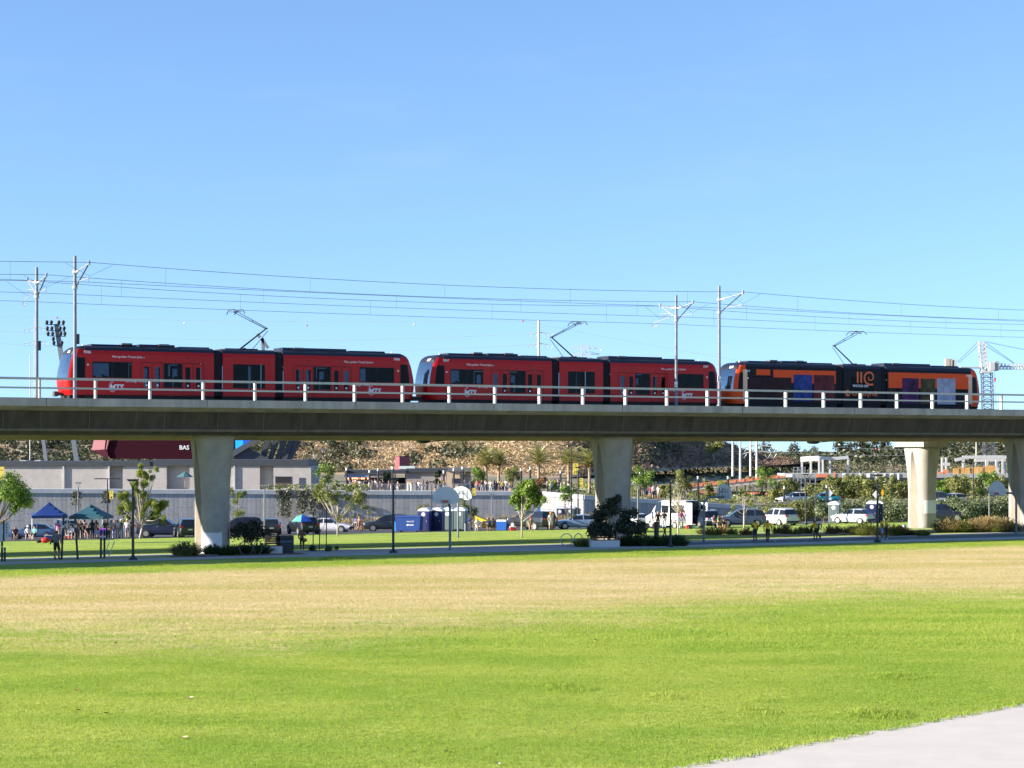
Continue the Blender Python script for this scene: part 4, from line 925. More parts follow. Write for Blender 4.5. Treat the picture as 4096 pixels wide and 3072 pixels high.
# concession building right of the wall vines
tc_ = thing('concession_building', 'low grey concession building with dark roof and pink mural', 'building', (px(1600,275), 275, 0)); YC = 275
child(slab(MB(), 1625, 1785, 1890, 1990, YC, 8), 'wall', mat('mauve block wall', (0.30,0.265,0.255), 0.9, var=0.1, scale=1), tc_)
child(slab(MB(), 1786, 1841, 1887, 1990, YC-1.5, 9), 'wall', mat('warm block wall', (0.50,0.38,0.28), 0.9, var=0.1, scale=1), tc_); child(slab(MB(), 1842, 1880, 1889, 1990, YC, 7), 'wall', BLDG, tc_)
child(slab(MB(), 1380, 1625, 1881, 1895, YC-.5, 9), 'roof', FASC, tc_); child(slab(MB(), 1625, 1790, 1874, 1889.6, YC-.4, 9), 'roof', FASC, tc_); child(slab(MB(), 1790, 1905, 1872, 1886.6, YC-1.8, 9), 'roof', mat('grey roof edge', (0.12,0.12,0.125), 0.7), tc_)
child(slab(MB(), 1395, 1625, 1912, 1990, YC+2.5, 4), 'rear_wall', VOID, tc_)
for x in (1398, 1440, 1480, 1530, 1580, 1622): child(slab(MB(), x-2, x+2, 1895, 1990, YC, .3), 'column', FASC, tc_)
child(slab(MB(), 1378, 1478, 1895.6, 1909, YC-.3, .1), 'banner', mat('pale blue banner', (0.35,0.42,0.72), 0.6, var=0.5, scale=1.2, col2=(0.6,0.62,0.8)), tc_)
child(slab(MB(), 1480, 1572, 1895.6, 1911, YC-.3, .1), 'mural', mat('pink grey mural', (0.30,0.22,0.27), 0.6, var=0.7, scale=.8, col2=(0.52,0.40,0.38)), tc_)
MENU = mat('lit menu board', (1.0,0.42,0.22), 0.5, emit=1.1)
for x0, x1 in ((1388,1400),(1407,1432),(1436,1459),(1468,1478)): child(slab(MB(), x0, x1, 1911, 1917, YC+.6, .1), 'menu_board', MENU, tc_)
child(slab(MB(), 1808, 1840, 1914, 1937, YC-1.55, .04), 'window', mat('dark window', (0.03,0.035,0.05), 0.2), tc_)
child(slab(MB(), 1596, 1659, 1865, 1876, YC+2, 3), 'skylight', mat('pale skylight', (0.6,0.66,0.6), 0.4), tc_)
tx = thing('rooftop_block', 'maroon ribbed rooftop block above the concession building', 'rooftop block', (px(1610,290), 290, pz(1880,290)), R(32)); w = px(1636,290)-px(1582,290)
MB().box(-w*.43,w*.43,-w*.32,w*.32,0,pz(1826,290)-pz(1880,290)).build('shell', mat('maroon ribbed metal', (0.27,0.06,0.075), 0.6, bump=.6, bscale=4, stretch=(.1,.1,9)), tx)
MB().box(-w*.44,w*.44,-w*.33,w*.33,pz(1826,290)-pz(1880,290)+.003,pz(1826,290)-pz(1880,290)+.06).build('cap', MAROON, tx)
# metal fence on the wall top and white bollards on the plaza
tfn = thing('plaza_fence', 'thin metal picket fence along the plaza above the wall', 'fence', (px(1500,238), 238, .65)); pk = MB().box(-.015,.015,-.015,.015,0,1.0).mesh('picket', STEEL)
for i in range(120):
    put(pk, 'picket', tfn, (px(1240,236)-px(1500,236)+i*.155, 0, .35 if i % 10 else .45))
MB().box(px(1240,236)-px(1500,236), px(1880,236)-px(1500,236), -.02,.02,1.34,1.38).build('rail', STEEL, tfn)
for x in (1632, 1645): MB().lathe([(.14,0),(.14,1.25),(.08,1.3)], 10).build('post', WHITE, thing('white_bollard', 'white round bollard on the plaza, ' + ('left' if x < 1640 else 'right') + ' of the pair', 'bollard', (px(x,242),242,.65)))
# ---- stadium light towers and masts
def lattice(mb, p, q, w0, w1, n, r_, cross=True):
    p, q = Vector(p), Vector(q)
    cs = [(-1,-1),(1,-1),(1,1),(-1,1)]
    P = lambda f, c: p.lerp(q, f) + Vector((c[0]*(w0+(w1-w0)*f)/2, c[1]*(w0+(w1-w0)*f)/2, 0))
    for c in cs: mb.bar(P(0,c), P(1,c), r_*1.5)
    for i in range(n):
        for a, c in zip(cs, cs[1:]+cs[:1]):
            mb.bar(P(i/n,a), P((i+1)/n,c) if i % 2 else P((i+1)/n,c), r_)
            mb.bar(P((i+1)/n,a), P((i+1)/n,c), r_)
YL = 340
tl = thing('floodlight_mast', 'leaning stadium floodlight mast with rows of dark lamps, far left', 'floodlight', (px(312,YL), YL, pz(1880,YL)))
o0 = Vector(tl.location)
MB().bar((0,0,0), Vector((px(226,YL),YL,pz(1296,YL)))-o0, .75, .5).build('mast', mat('pale mast steel', (0.16,0.18,0.21), 0.5), tl)
lmp = MB().lathe([(.02,-.55),(.22,-.35),(.30,0),(.28,.12),(.05,.28)], 10).mesh('lamp', BLACKM, True)
for row, (y, xs_) in enumerate(((1296,(190,208,238,256)),(1308+12,(192,210,243,259)),(1341,(195,213,246,262)),(1362,(216,)),(1378,(218,250)))):
    for x in xs_: put(lmp, 'lamp', tl, Vector((px(x,YL),YL-.5,pz(y-8,YL)))-o0)
    if len(xs_) > 1: MB().bar(Vector((px(xs_[0]-4,YL),YL-.4,pz(y+3,YL)))-o0, Vector((px(xs_[-1]+4,YL),YL-.4,pz(y+5,YL)))-o0, .13).build('cross_arm', BLACKM, tl)
tl2 = thing('floodlight_mast', 'short broken-looking mast rising behind the leading pantograph', 'floodlight', (px(1078,YL), YL, pz(1740,YL))); o0 = Vector(tl2.location)
for (xa,ya,xb,yb_) in ((1078,1740,1050,1352),(1072,1392,1046,1354),(1040,1350,1030,1336)): MB().bar(Vector((px(xa,YL),YL,pz(ya,YL)))-o0, Vector((px(xb,YL),YL,pz(yb_,YL)))-o0, .5).build('mast', mat('pale mast steel', (0.2,0.2,0.2)), tl2)
t = thing('steel_column', 'pale steel column under the viaduct at far left', 'column', (px(186,300),300,pz(1850,300))); MB().bar((0,0,0), (px(164,300)-px(186,300),0,pz(1690,300)-pz(1850,300)), .5).build('shaft', POLEM, t)
# ---- transmission poles, lines and marker balls
GALV = mat('weathered galvanised pole', (0.50,0.49,0.46), 0.6, metal=.2, var=.1, scale=.3)
def monopole(label, x, y0, y1, Y, wpx, arms=()):
    t = thing('power_pole', label, 'power pole', (px(x,Y), Y, pz(y1,Y)), 0, 'transmission poles'); h = pz(y0,Y)-pz(y1,Y); r0 = wpx*Y/F/2
    MB().lathe([(r0,0),(r0*.6,h),(r0*.3,h+.05)], 10).build('shaft', GALV, t)
    for y in arms:
        z = pz(y,Y)-pz(y1,Y); MB().tube([(-3.4,0,z-.7),(-1.2,0,z-.1),(0,0,z),(1.2,0,z),(3.2,0,z-.3)], .12, 6).build('cross_arm', GALV, t)
        for s in (-3.3,-1.6,1.8,3.1): MB().tube([(s,0,z-.6),(s+.5,0,z-1.6),(s+1.2,0,z-.5)], .05, 4).build('insulator', STEEL, t)
monopole('tall single transmission pole above the second trolley', 2155, 1282, 1990, 600, 15, (1330, 1375))
for i, (x, w) in enumerate(((2931,9),(2961,9),(3002,8),(3027,9))): monopole(('first','second','third','fourth')[i] + ' from left of the grey poles right of the hill', x, 1660, 1930 if i % 2 else 1905, 430, w*1.15, (1782, 1805) if i == 3 else ())
monopole('thin transmission pole behind the leftmost overhead line pole', 138, 1265, 1990, 620, 4, (1310, 1365))
monopole('short thin pole at the far left above the railing', 120, 1420, 1990, 500, 5)
monopole('tall pale pole standing on the right far hill', 3905, 1745, 1830, 700, 6)
tt = thing('lattice_tower', 'pale lattice transmission tower behind the second pantograph', 'pylon', (px(2340,1500),1500,pz(1900,1500))); b = MB(); zt = pz(1382,1500)-pz(1900,1500)
lattice(b, (0,0,0), (0,0,zt), 9, 4.5, 14, .35)
for z in (zt-2, zt-6.5, zt-11):
    b.bar((-11,0,z),(11,0,z),.5); b.bar((-11,0,z),(-2,0,z+2.2),.3); b.bar((11,0,z),(2,0,z+2.2),.3)
b.build('frame', mat('hazy tower steel', (0.55,0.52,0.58), 0.7), tt)
def cable(label, pts, r_=.035): 
    return tag(MB().tube(pts, r_, 4).build('power_line', mat('aluminium cable', (0.45,0.45,0.5), .5)), label, 'cable', 'high voltage lines')
def span(xa, ya, xb, yb, Y, sag): return [Vector((px(xa+(xb-xa)*f,Y), Y, pz(ya+(yb-ya)*f + 4*sag*f*(1-f), Y))) for f in [i/14 for i in range(15)]]
cable('high voltage line carrying the left marker balls', span(-300,1255,2090,1284,700,14)); cable('high voltage line running right from the tall pole', span(2090,1284,3700,1560,700,10))
cable('faint power line dropping to the left of the tall pole', span(-200,1310,2150,1332,605,40)); cable('lower faint power line left of the tall pole', span(-200,1360,2150,1377,605,40))
cable('faint power lines crossing the sky under the viaduct', span(2800,1760,3700,1800,700,6)); cable('lower faint line under the viaduct at right', span(2800,1800,3700,1822,700,6))
BALLR, BALLW, BALLO = mat('red marker', (0.55,0.06,0.05), .5), mat('white marker', (0.75,0.74,0.7), .5), mat('pale orange marker', (0.8,0.52,0.3), .5)
for x, y, m_, lab in ((228,1271,BALLR,'red marker ball above the leaning floodlight mast'),(738,1293,BALLW,'white marker ball left of the leading pantograph'),(1228,1302,BALLR,'red marker ball above the leading trolley'),(1658,1298,BALLO,'pale orange marker ball above the gap between red trolleys'),(2091,1284,BALLR,'red marker ball left of the tall pole'),(2405,1400,BALLW,'white marker ball above the second trolley'),
                     (3357,1778,BALLW,'pale marker ball seen under the viaduct, leftmost'),(3436,1791,BALLW,'pale marker ball seen under the viaduct, second'),(3504,1796,BALLR,'reddish marker ball seen under the viaduct'),(3575,1791,BALLW,'white marker ball beside the sunlit pier')):
    o = MB()._ball((0,0,0), .31, 12, 8, (1,1,1)).build('marker_ball', m_, None, True, loc=(px(x,700),700,pz(y,700))); tag(o, lab, 'marker ball', 'marker balls on the power lines')
# ---- tower crane
YK = 420; tk = thing('tower_crane', 'white tower crane with lattice mast behind the rear trolley', 'crane', (px(3960,YK),YK,pz(1960,YK))); o0 = Vector(tk.location); K = lambda x, y, dy=0: Vector((px(x,YK),YK+dy,pz(y,YK)))-o0
WCR = mat('crane white', (0.52,0.51,0.50), .6); GCR = mat('crane dark steel', (0.10,0.11,0.14), .5)
b = MB(); lattice(b, (0,0,0), K(3947,1492), 2.0, 2.0, 26, .10); b.build('mast', GCR, tk)
b = MB(); b.box(*[K(3922,1490).x, K(3964,1490).x, -1.2, 1.2, K(0,1492).z, K(0,1484).z]); b.build('slewing_ring', WCR, tk)
b = MB(); lattice(b, K(3938,1484), K(3926,1368), 1.3, 1.2, 7, .13); b.bar(K(3952,1484), K(3938,1368), .2); b.build('tower_head', WCR, tk)
b = MB(); lattice(b, K(3990,1466), K(4400,1470), .01, .01, 2, .1)
pts = [(3985+i*14) for i in range(24)]
for i, x in enumerate(pts[:-1]):
    for dy in (-.6,.6):
        b.bar(K(x,1477,dy), K(pts[i+1],1477,dy), .12); b.bar(K(x,1477,dy), K((x+pts[i+1])/2,1455), .09); b.bar(K((x+pts[i+1])/2,1455), K(pts[i+1],1477,dy), .09)
    b.bar(K((x+pts[max(0,i-1)])/2,1455), K((x+pts[i+1])/2,1455), .12)
b.build('jib', WCR, tk)
MB().box(K(3775,0).x, K(3935,0).x, -.6,.6, K(0,1474).z, K(0,1468).z).build('counter_jib', mat('crane grey', (0.35,0.36,0.37), .6), tk)
MB().box(K(3780,0).x, K(3796,0).x, -.9,.9, K(0,1468).z, K(0,1435).z).build('counterweight', mat('counterweight concrete', (0.45,0.4,0.33), .8), tk); MB().box(K(3799,0).x, K(3806,0).x, -.9,.9, K(0,1468).z, K(0,1435).z).build('counterweight', mat('counterweight concrete', (0.4,0.4,0.4)), tk)
MB().box(K(3812,0).x, K(3824,0).x, -.8,.8, K(0,1468).z, K(0,1440).z).build('winch', WCR, tk)
MB().box(K(3953,0).x, K(3972,0).x, -1.6,-.2, K(0,1482).z, K(0,1450).z).build('cab', WCR, tk); MB().box(K(3973,0).x, K(3990,0).x, -1.4,-.2, K(0,1484).z, K(0,1446).z).build('machinery_box', mat('crane grey', (.3,.3,.3)), tk)
for xa,ya,xb,yb_ in ((3912,1367,3830,1448),(3914,1382,3836,1450),(3938,1366,4068,1393),(4068,1393,4300,1430),(3940,1368,4056,1452),(3944,1384,4060,1456)): MB().tube([K(xa,ya),K(xb,yb_)], .05, 5).build('tie_rod', GCR, tk)
MB().tube([K(3979,1480),K(3981,1620)], .03, 4).build('hoist_rope', GCR, tk); MB().box(K(3977,0).x,K(3983,0).x,-.15,.15,K(0,1526).z,K(0,1512).z).build('hook_block', mat('crane hook red', (0.6,0.05,0.05), .5), tk)
# ---- construction site at right
ORNG = mat('orange formwork', (0.70,0.22,0.10), .7, var=.15, scale=.6); TANC = mat('fresh concrete', (0.58,0.50,0.40), .85, var=.1, scale=.5); PLYW = mat('plywood', (0.62,0.34,0.10), .7, var=.2, scale=.8); GREYC = mat('grey structure concrete', (0.34,0.33,0.32), .85, var=.2, scale=.3)
YR = 320
tr_ = thing('parking_ramp', 'concrete ramp under construction with orange guard panels', 'ramp', (px(2950,YR),YR,0))
for i in range(12):
    xa = 2740 + i*33.6; xb = xa + 33.0; ya, yb_ = 1940-(xa-2740)*.105, 1940-(xb-2740)*.105
    for (d0, d1, m_, nm, dep) in ((3.5,10.5,ORNG,'guard_panel',.12),(11,24,TANC,'ramp_beam',6),):
        b = MB(); b.prism([(px(xa,YR),pz(ya+d0,YR)),(px(xb,YR),pz(yb_+d0,YR)),(px(xb,YR),pz(yb_+d1,YR)),(px(xa,YR),pz(ya+d1,YR))], YR+(0 if dep < 1 else .2), YR+dep, 'y'); child(b, nm, m_, tr_)
    b = MB(); b.bar(pp(xa,ya,YR), pp(xb,yb_,YR), .1); b.bar(pp(xa,ya,YR), pp(xa,ya+11,YR), .14); child(b, 'guard_rail', ORNG, tr_)
    child(slab(MB(), xa+4, xa+9, ya+26, 2000, YR+1+(i%2)*3, .4), 'column', TANC if i % 3 else GREYC, tr_)
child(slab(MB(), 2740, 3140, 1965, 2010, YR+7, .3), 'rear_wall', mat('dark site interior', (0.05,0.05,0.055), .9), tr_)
for i, (x0,x1) in enumerate(((2800,2900),(2990,3040),(3060,3130))): child(slab(MB(), x0, x1, 1966+i*3, 1972+i*3, YR-.4, .1), 'stacked_boards', ORNG, tr_)
tg = thing('parking_structure', 'grey parking structure under construction behind the row of trees', 'building', (px(3400,YR),YR,0))
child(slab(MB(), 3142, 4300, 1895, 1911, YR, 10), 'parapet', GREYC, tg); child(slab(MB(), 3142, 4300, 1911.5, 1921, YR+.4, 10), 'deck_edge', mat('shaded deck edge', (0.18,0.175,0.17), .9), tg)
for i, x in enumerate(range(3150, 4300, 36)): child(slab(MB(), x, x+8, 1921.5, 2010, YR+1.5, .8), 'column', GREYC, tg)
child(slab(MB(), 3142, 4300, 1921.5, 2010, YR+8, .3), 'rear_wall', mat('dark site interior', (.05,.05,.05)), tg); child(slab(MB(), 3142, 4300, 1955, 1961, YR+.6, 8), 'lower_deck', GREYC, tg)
child(slab(MB(), 3144, 3170, 1896, 1909, YR-.1, .06), 'panel', WHITE, tg); child(slab(MB(), 3265, 3312, 1896, 1909, YR-.1, .06), 'panel', ORNG, tg); child(slab(MB(), 3335, 3342, 1887, 1909, YR-.1, .06), 'panel', ORNG, tg)
for i, x in enumerate((3370,3400,3437,3468,3500,3535,3562,3590)): child(slab(MB(), x, x+(7 if i%3 else 12), 1893, 1910+(i%3)*9, YR-.15, .08), 'white_post', WHITE, tg)
tsc = thing('scaffold', 'grey scaffold tower beside the orange ramp end', 'scaffold', (px(3190,YR),YR-2,0)); b = MB()
for x in (3175,3190,3205,3220,3240,3262): b.bar(pp(x,1868 if x < 3225 else 1905,YR-2), pp(x,2000,YR-2), .10)
for y in (1870,1882,1897,1915,1933,1950,1968): b.bar(pp(3172,y,YR-2), pp(3265 if y > 1900 else 3222,y,YR-2), .08)
for k in range(5): b.bar(pp(3175+k*14,1960-k*12,YR-2.1), pp(3205+k*14,1935-k*12,YR-2.1), .08); b.bar(pp(3190,1872+k*22,YR-2.1), pp(3220,1892+k*22,YR-2.1), .07)
child(b, 'tubes', STEEL, tsc)
def steel_frame(label, xs_, y0, y1, Y, beams, m_):
    t = thing('steel_frame', label, 'steel frame', (px(xs_[0][0],Y),Y,0))
    for x, dy in xs_: child(MB().bar((px(x,Y),Y+dy,pz(y1,Y)), (px(x,Y),Y+dy,pz(y0,Y)), .28), 'column', m_, t)
    for (xa,ya,da,xb,yb_,db) in beams: child(MB().bar((px(xa,Y),Y+da,pz(ya,Y)), (px(xb,Y),Y+db,pz(yb_,Y)), .3, .5), 'beam', m_, t)
steel_frame('white steel frame standing on the parking structure', ((3208,0),(3251,2),(3269,-2),(3299,2),(3320,0),(3392,0)), 1830, 1895, YR+3, ((3204,1834,0,3268,1829,-2),(3204,1840,0,3268,1836,-2),(3269,1830,-2,3320,1835,0),(3320,1836,0,3393,1829,0)), WCR)
steel_frame('white steel frame of the building at the right edge', ((3768,0),(3790,1),(3852,0),(3866,2),(3910,1),(3945,0),(3960,2),(3985,0),(3998,1),(4010,0),(4026,1)), 1830, 1905, YR+2, ((3820,1840,0,3852,1834,0),(3850,1829,0,3985,1827,0),(3985,1827,0,4050,1829,0),(3766,1856,0,3800,1857,0),(3905,1842,1,4026,1838,1)), WCR)
tp = thing('plywood_hoarding', 'orange plywood hoarding panels under the right steel frame', 'hoarding', (px(3900,YR),YR+1,0))
for i, (x0,x1,y0) in enumerate(((3752,3770,1888),(3772,3792,1878),(3812,3835,1873),(3836,3858,1871),(3862,3880,1870),(3886,3906,1868),(3909,3930,1867),(3934,3957,1864),(3959,3982,1862))): child(slab(MB(), x0, x1, y0, 1904, YR+.5+(i%2)*.1, .1), 'board', PLYW if i > 1 else ORNG, tp)
for x in (3148, 3478): pass
# ================================================================ park things
LENS = mat('lamp lens', (0.5,0.5,0.48), .4)
def lamp(label, x, yb, yt, grey=False, tee=False, Y=None, banner=None, r_=.062):
    p = base(x, yb) if Y is None else on(x, Y); Y = p.y; h = pz(yt, Y) - p.z; m = mat('grey lamp paint', (0.16,0.165,0.17), .5) if grey else BLACKM
    t = thing('lamp_post', label, 'lamp post', p, 0, 'park lamp posts')
    MB().lathe([(.24,0),(.24,.12),(.12,.16),(r_*1.25,.3),(r_,h-.55),(r_*.8,h-.35)], 12).build('post', m, t)
    if tee:
        MB().bar((-.62,0,h-.05), (.62,0,h-.05), .10, .08).build('cross_arm', m, t)
        for s in (-1, 1): MB().box(s*.85-.35, s*.85+.35, -.16, .16, h-.09, h).build('lamp_head', m, t)
        MB().lathe([(r_*.8,h-.4),(r_*.8,h-.05)], 10).build('neck', m, t)
    else:
        for s in (-1, 1): MB().tube([(0,0,h-.42),(s*.16,0,h-.2),(s*.2,0,h-.06)], .022, 6).build('yoke', m, t)
        MB().prism([(-.30,h-.02),(-.24,h-.09),(.24,h-.09),(.30,h-.02),(.30,h+.02),(-.30,h+.02)], -.2, .2, 'y').build('lamp_head', m, t)
        MB().box(-.2,.2,-.15,.15,h-.105,h-.092).build('lens', LENS, t)
    if banner:
        num, dx, y0, y1, w = banner; z0, z1 = pz(y1,Y)-p.z, pz(y0,Y)-p.z; ww = w*Y/F; xo = dx*Y/F
        bn = MB().box(xo, xo+ww, -.02, .0, z0, z1).build('banner', mat('yellow banner', (0.72,0.56,0.08), .7, var=.1, scale=2), t)
        MB().bar((0,0,z1), (xo+ww,0,z1+.01), .03).build('banner_arm', m, t)
        hh = z1-z0; lettering(num, hh*.36, BLACKM, bn, (xo+ww/2, -.024, z0+hh*.07), align='CENTER', bold=.01)
        o = MB(); o.prism([(xo+ww*.5-hh*.06,z0+hh*.80),(xo+ww*.5+hh*.06,z0+hh*.80),(xo+ww*.5,z0+hh*.92)], -.03, -.022, 'y').box(xo+ww*.2,xo+ww*.8,-.03,-.022,z0+hh*.62,z0+hh*.66); o.build('emblem', BLACKM, bn)
    return t
lamp('black park lamp post on the near path right of the exercise bars', 532, 2240, 1918)
lamp('black park lamp post on the near path left of the basketball hoop', 1573, 2212, 1915)
lamp('black park lamp post beside the middle planting bed', 2682, 2188, 1908)
lamp('black park lamp post on the near path before the sunlit pier', 3510, 2170, 1899)
lamp('grey park lamp post between the two canopies', 313, 2145, 1930, grey=True)
lamp('grey park lamp post before the dark shrub tree', 1058, 2150, 1940, grey=True)
lamp('grey park lamp post right of the middle pier', 2552, 2140, 1938, grey=True)
lamp('dark lamp post with a yellow banner reading 4 behind the crowd', 430, 0, 1913, tee=True, Y=185, banner=('4',7,1962,1996,16))
lamp('dark lamp post with a yellow banner reading 5 beside the toilets', 1883, 0, 1902, tee=True, Y=206, banner=('5',5,1952,1982,14))
lamp('tall dark lamp post with a yellow banner reading 17', 2285, 2107, 1778, tee=True, banner=('17',7,1853,1898,21))
lamp('dark lamp post with a yellow banner reading 11', 2312, 0, 1868, tee=False, Y=205, banner=('11',3,1912,1950,17))
lamp('thin dark lamp post left of the portable toilets', 1727, 0, 1926, Y=214, r_=.05)
lamp('thin pale lamp post before the wall right of centre', 1968, 0, 1975, grey=True, Y=218, r_=.045)
lamp('thin dark lamp post behind the white SUV', 3223, 2098, 1897, r_=.07)
lamp('dark lamp post left of the silver hatchback', 3262, 0, 1940, Y=222)
lamp('dark twin-arm lamp post right of the sunlit pier', 3893, 2080, 1849, tee=True)
lamp('grey lamp post behind the right basketball hoop', 3957, 2091, 1950, grey=True)
t = thing('lamp_post', 'lamp post at the left edge with a yellow banner reading 6', 'lamp post', on(-14,190), 0, 'park lamp posts'); zz = pz(1867,190)-t.location.z
MB().lathe([(.1,0),(.07,zz+.4)], 10).build('post', BLACKM, t); bn = MB().box(-.4,.72,-.02,0,zz-1.2,zz).build('banner', mat('yellow banner', (1,1,1)), t); lettering('6', .42, BLACKM, bn, (.47,-.024,zz-1.12), bold=.01); MB().box(.40,.6,-.03,-.022,zz-.35,zz-.3).build('emblem', BLACKM, bn)
for i, x in enumerate((1386,1478,1512,1570,1775,1815,1850,2084,2121,2242,2560,2792,2912,3137,3307)):   # slim bollard lights on the plaza
    Y = 246; yt = (1871,1880,1873,1866,1882,1873,1866,1873,1868,1882,1885,1905,1905,1945,1940)[i]; X = px(x,Y); z = up_z(X)
    t = thing('bollard_light', 'slim dark bollard light on the plaza, ' + ORD[i] + ' from the left', 'bollard light', (X,Y,z), 0, 'bollard lights on the plaza'); h = pz(yt,Y)-z
    MB().lathe([(.13,0),(.13,h-.35)], 8).build('column', BLACKM, t); MB().lathe([(.12,h-.345),(.12,h)], 8).build('light_head', mat('frosted light head', (0.6,0.6,0.58), .5), t)
# ---- basketball hoops
HOOPG = mat('hoop paint', (0.10,0.15,0.17), .5); BOARD = mat('backboard white', (0.52,0.55,0.60), .4); RIMR = mat('rim orange', (0.62,0.07,0.03), .5); NET = mat('chain net', (0.3,0.3,0.3), .6)
def hoop(label, p, rotz, goose=1.25, hi=3.02):
    t = thing('basketball_hoop', label, 'basketball hoop', p, rotz, 'basketball hoops')
    r0 = .55; pts = [(0,0,-.05),(0,0,hi-r0)] + [(r0-r0*math.cos(R(a)), 0, hi-r0+r0*math.sin(R(a))) for a in (22,45,68,90)] + [(goose,0,hi)]
    MB().tube(pts, .075, 10).build('pole', HOOPG, t)
    fan = [(-.66,2.86),(.66,2.86)] + [(.88*math.cos(R(a)), 3.02+.88*max(0,math.sin(R(a)))**.9) for a in range(0,181,15)]
    b = MB(); b.prism(fan, goose+.03, goose+.075, 'x'); b.build('backboard', BOARD, t, False)
    b = MB()
    for k in range(4): b.bar((goose+.02,-.5+.33*k,2.95),(goose+.02,-.5+.33*k,3.6),.03)
    b.bar((goose+.02,-.5,3.35),(goose+.02,.5,3.35),.03); b.bar((goose-.6,0,3.03),(goose,0,3.55),.04); b.build('brace', HOOPG, t)
    b = MB(); n = 20; b.tube([(goose+.36+.23*math.cos(6.2832*i/n), .23*math.sin(6.2832*i/n), 3.05) for i in range(n+1)], .014, 6, False); b.box(goose+.076,goose+.16,-.18,.18,2.93,3.06); b.build('rim', RIMR, t)
    b = MB()
    for i in range(12):
        a, c = 6.2832*i/12, 6.2832*(i+.5)/12; b.tube([(goose+.36+.22*math.cos(a), .22*math.sin(a), 3.03),(goose+.36+.13*math.cos(c), .13*math.sin(c), 2.62)], .008, 4)
    b.build('net', NET, t); return t
hoop('basketball hoop with white backboard facing the field, nearest centre', base(1800,2200), R(-107), .75, 2.95)
hoop('basketball hoop seen from behind just right of the centre hoop', base(1832,2152), R(72), .6, 2.95)
hoop('gooseneck basketball hoop seen from the side right of the middle pier', base(2815,2174), TH, 1.55)
hoop('gooseneck basketball hoop by the right edge facing left', base(4065,2140), TH+math.pi, 1.75)
# ---- near left: exercise bars and sign posts
PIPE = mat('dark exercise pipe', (0.02,0.02,0.024), .5); BAND = mat('pale collar', (0.55,0.56,0.55), .5)
def expost(par, xa, yb, xb, yt, Y, m=PIPE):
    a, c = Vector((px(xa,Y),Y,pz(yb,Y)))-Vector(par.location), Vector((px(xb,Y),Y,pz(yt,Y)))-Vector(par.location)
    MB().tube([a, c], .062, 8).build('post', m, par); MB().tube([a.lerp(c,.72), a.lerp(c,.78)], .07, 8).build('collar', BAND, par); return a, c
t = thing('pull_up_station', 'dark exercise frame of two leaning posts beside the man in grey', 'exercise frame', base(275,2237)); Yq = t.location.y
a1, c1 = expost(t, 246, 2240, 255, 2060, Yq); a2, c2 = expost(t, 311, 2238, 299, 2060, Yq)
MB().tube([c1.lerp(a1,.2), c2.lerp(a2,.2)], .025, 6).build('bar', STEEL, t)
t = thing('pull_up_station', 'dark double pull-up post with slanted steel bars', 'exercise frame', base(412,2231)); Yq = t.location.y; o0 = Vector(t.location); E = lambda x, y: Vector((px(x,Yq),Yq,pz(y,Yq)))-o0
for x in (403.5, 417.5): expost(t, x, 2232, x+.5, 2118, Yq)
MB().tube([E(404,2214),E(418,2214)], .03, 6).build('rung', STEEL, t); MB().tube([E(404,2160),E(435,2159),E(437,2168),E(420,2216)], .025, 6).build('slant_bar', STEEL, t); MB().tube([E(418,2158),E(455,2157),E(458,2166),E(433,2231)], .025, 6).build('slant_bar', STEEL, t)
t = thing('exercise_sign', 'pale exercise sign board on dark posts at the left edge', 'sign', base(12,2245)); Yq = t.location.y; o0 = Vector(t.location); SGN = mat('pale sign face', (0.42,0.47,0.52), .5)
for x in (8, 19): expost(t, x, 2246, x, 2190 if x > 10 else 2166, Yq)
MB().bar(E(15,2165), E(15,2085), .09).build('upright', PIPE, t)
b = MB(); b.prism([(E(18,0).x,E(0,2090).z),(E(35,0).x,E(0,2083).z),(E(36,0).x,E(0,2140).z),(E(18,0).x,E(0,2160).z)], -.03, .0, 'y'); b.build('board', SGN, t)
b = MB(); b.prism([(E(-22,0).x,E(0,2095).z),(E(10,0).x,E(0,2098).z),(E(10,0).x,E(0,2168).z),(E(-22,0).x,E(0,2166).z)], -.04, -.01, 'y'); b.build('board', SGN, t); MB().box(E(-20,0).x,E(9,0).x,-.05,-.02,E(0,2095).z,E(0,2086).z).build('header', mat('yellow header', (0.6,0.42,0.03), .5), t)
for k in range(4): MB().box(E(26,0).x-.03,E(28,0).x+.03,-.042,-.032,E(0,2096+k*11).z-.05,E(0,2096+k*11).z).build('pictogram', BLACKM, t)
# ---- red bag lying on the lawn
t = thing('bag', 'red and black sports bag lying on the left lawn', 'bag', base(182,2172), .2); b = MB(); b._ball((0,0,.22), .24, 12, 8, (1.5,.8,.95)); b.build('body', mat('red bag fabric', (0.50,0.02,0.02), .7, bump=.4, bscale=8), t, True); MB()._ball((-.5,.05,.14), .15, 10, 6, (1.5,.9,.95)).build('side_pocket', mat('black fabric', (0.015,0.015,0.018), .85), t, True); MB()._ball((.5,.05,.16), .17, 10, 6, (1.1,.9,1.0)).build('side_pocket', mat('black fabric', (0,0,0)), t, True); MB().box(.62,.8,-.1,.1,.0,.14).build('bottle_pouch', mat('mint fabric', (0.2,0.5,0.45), .6), t)
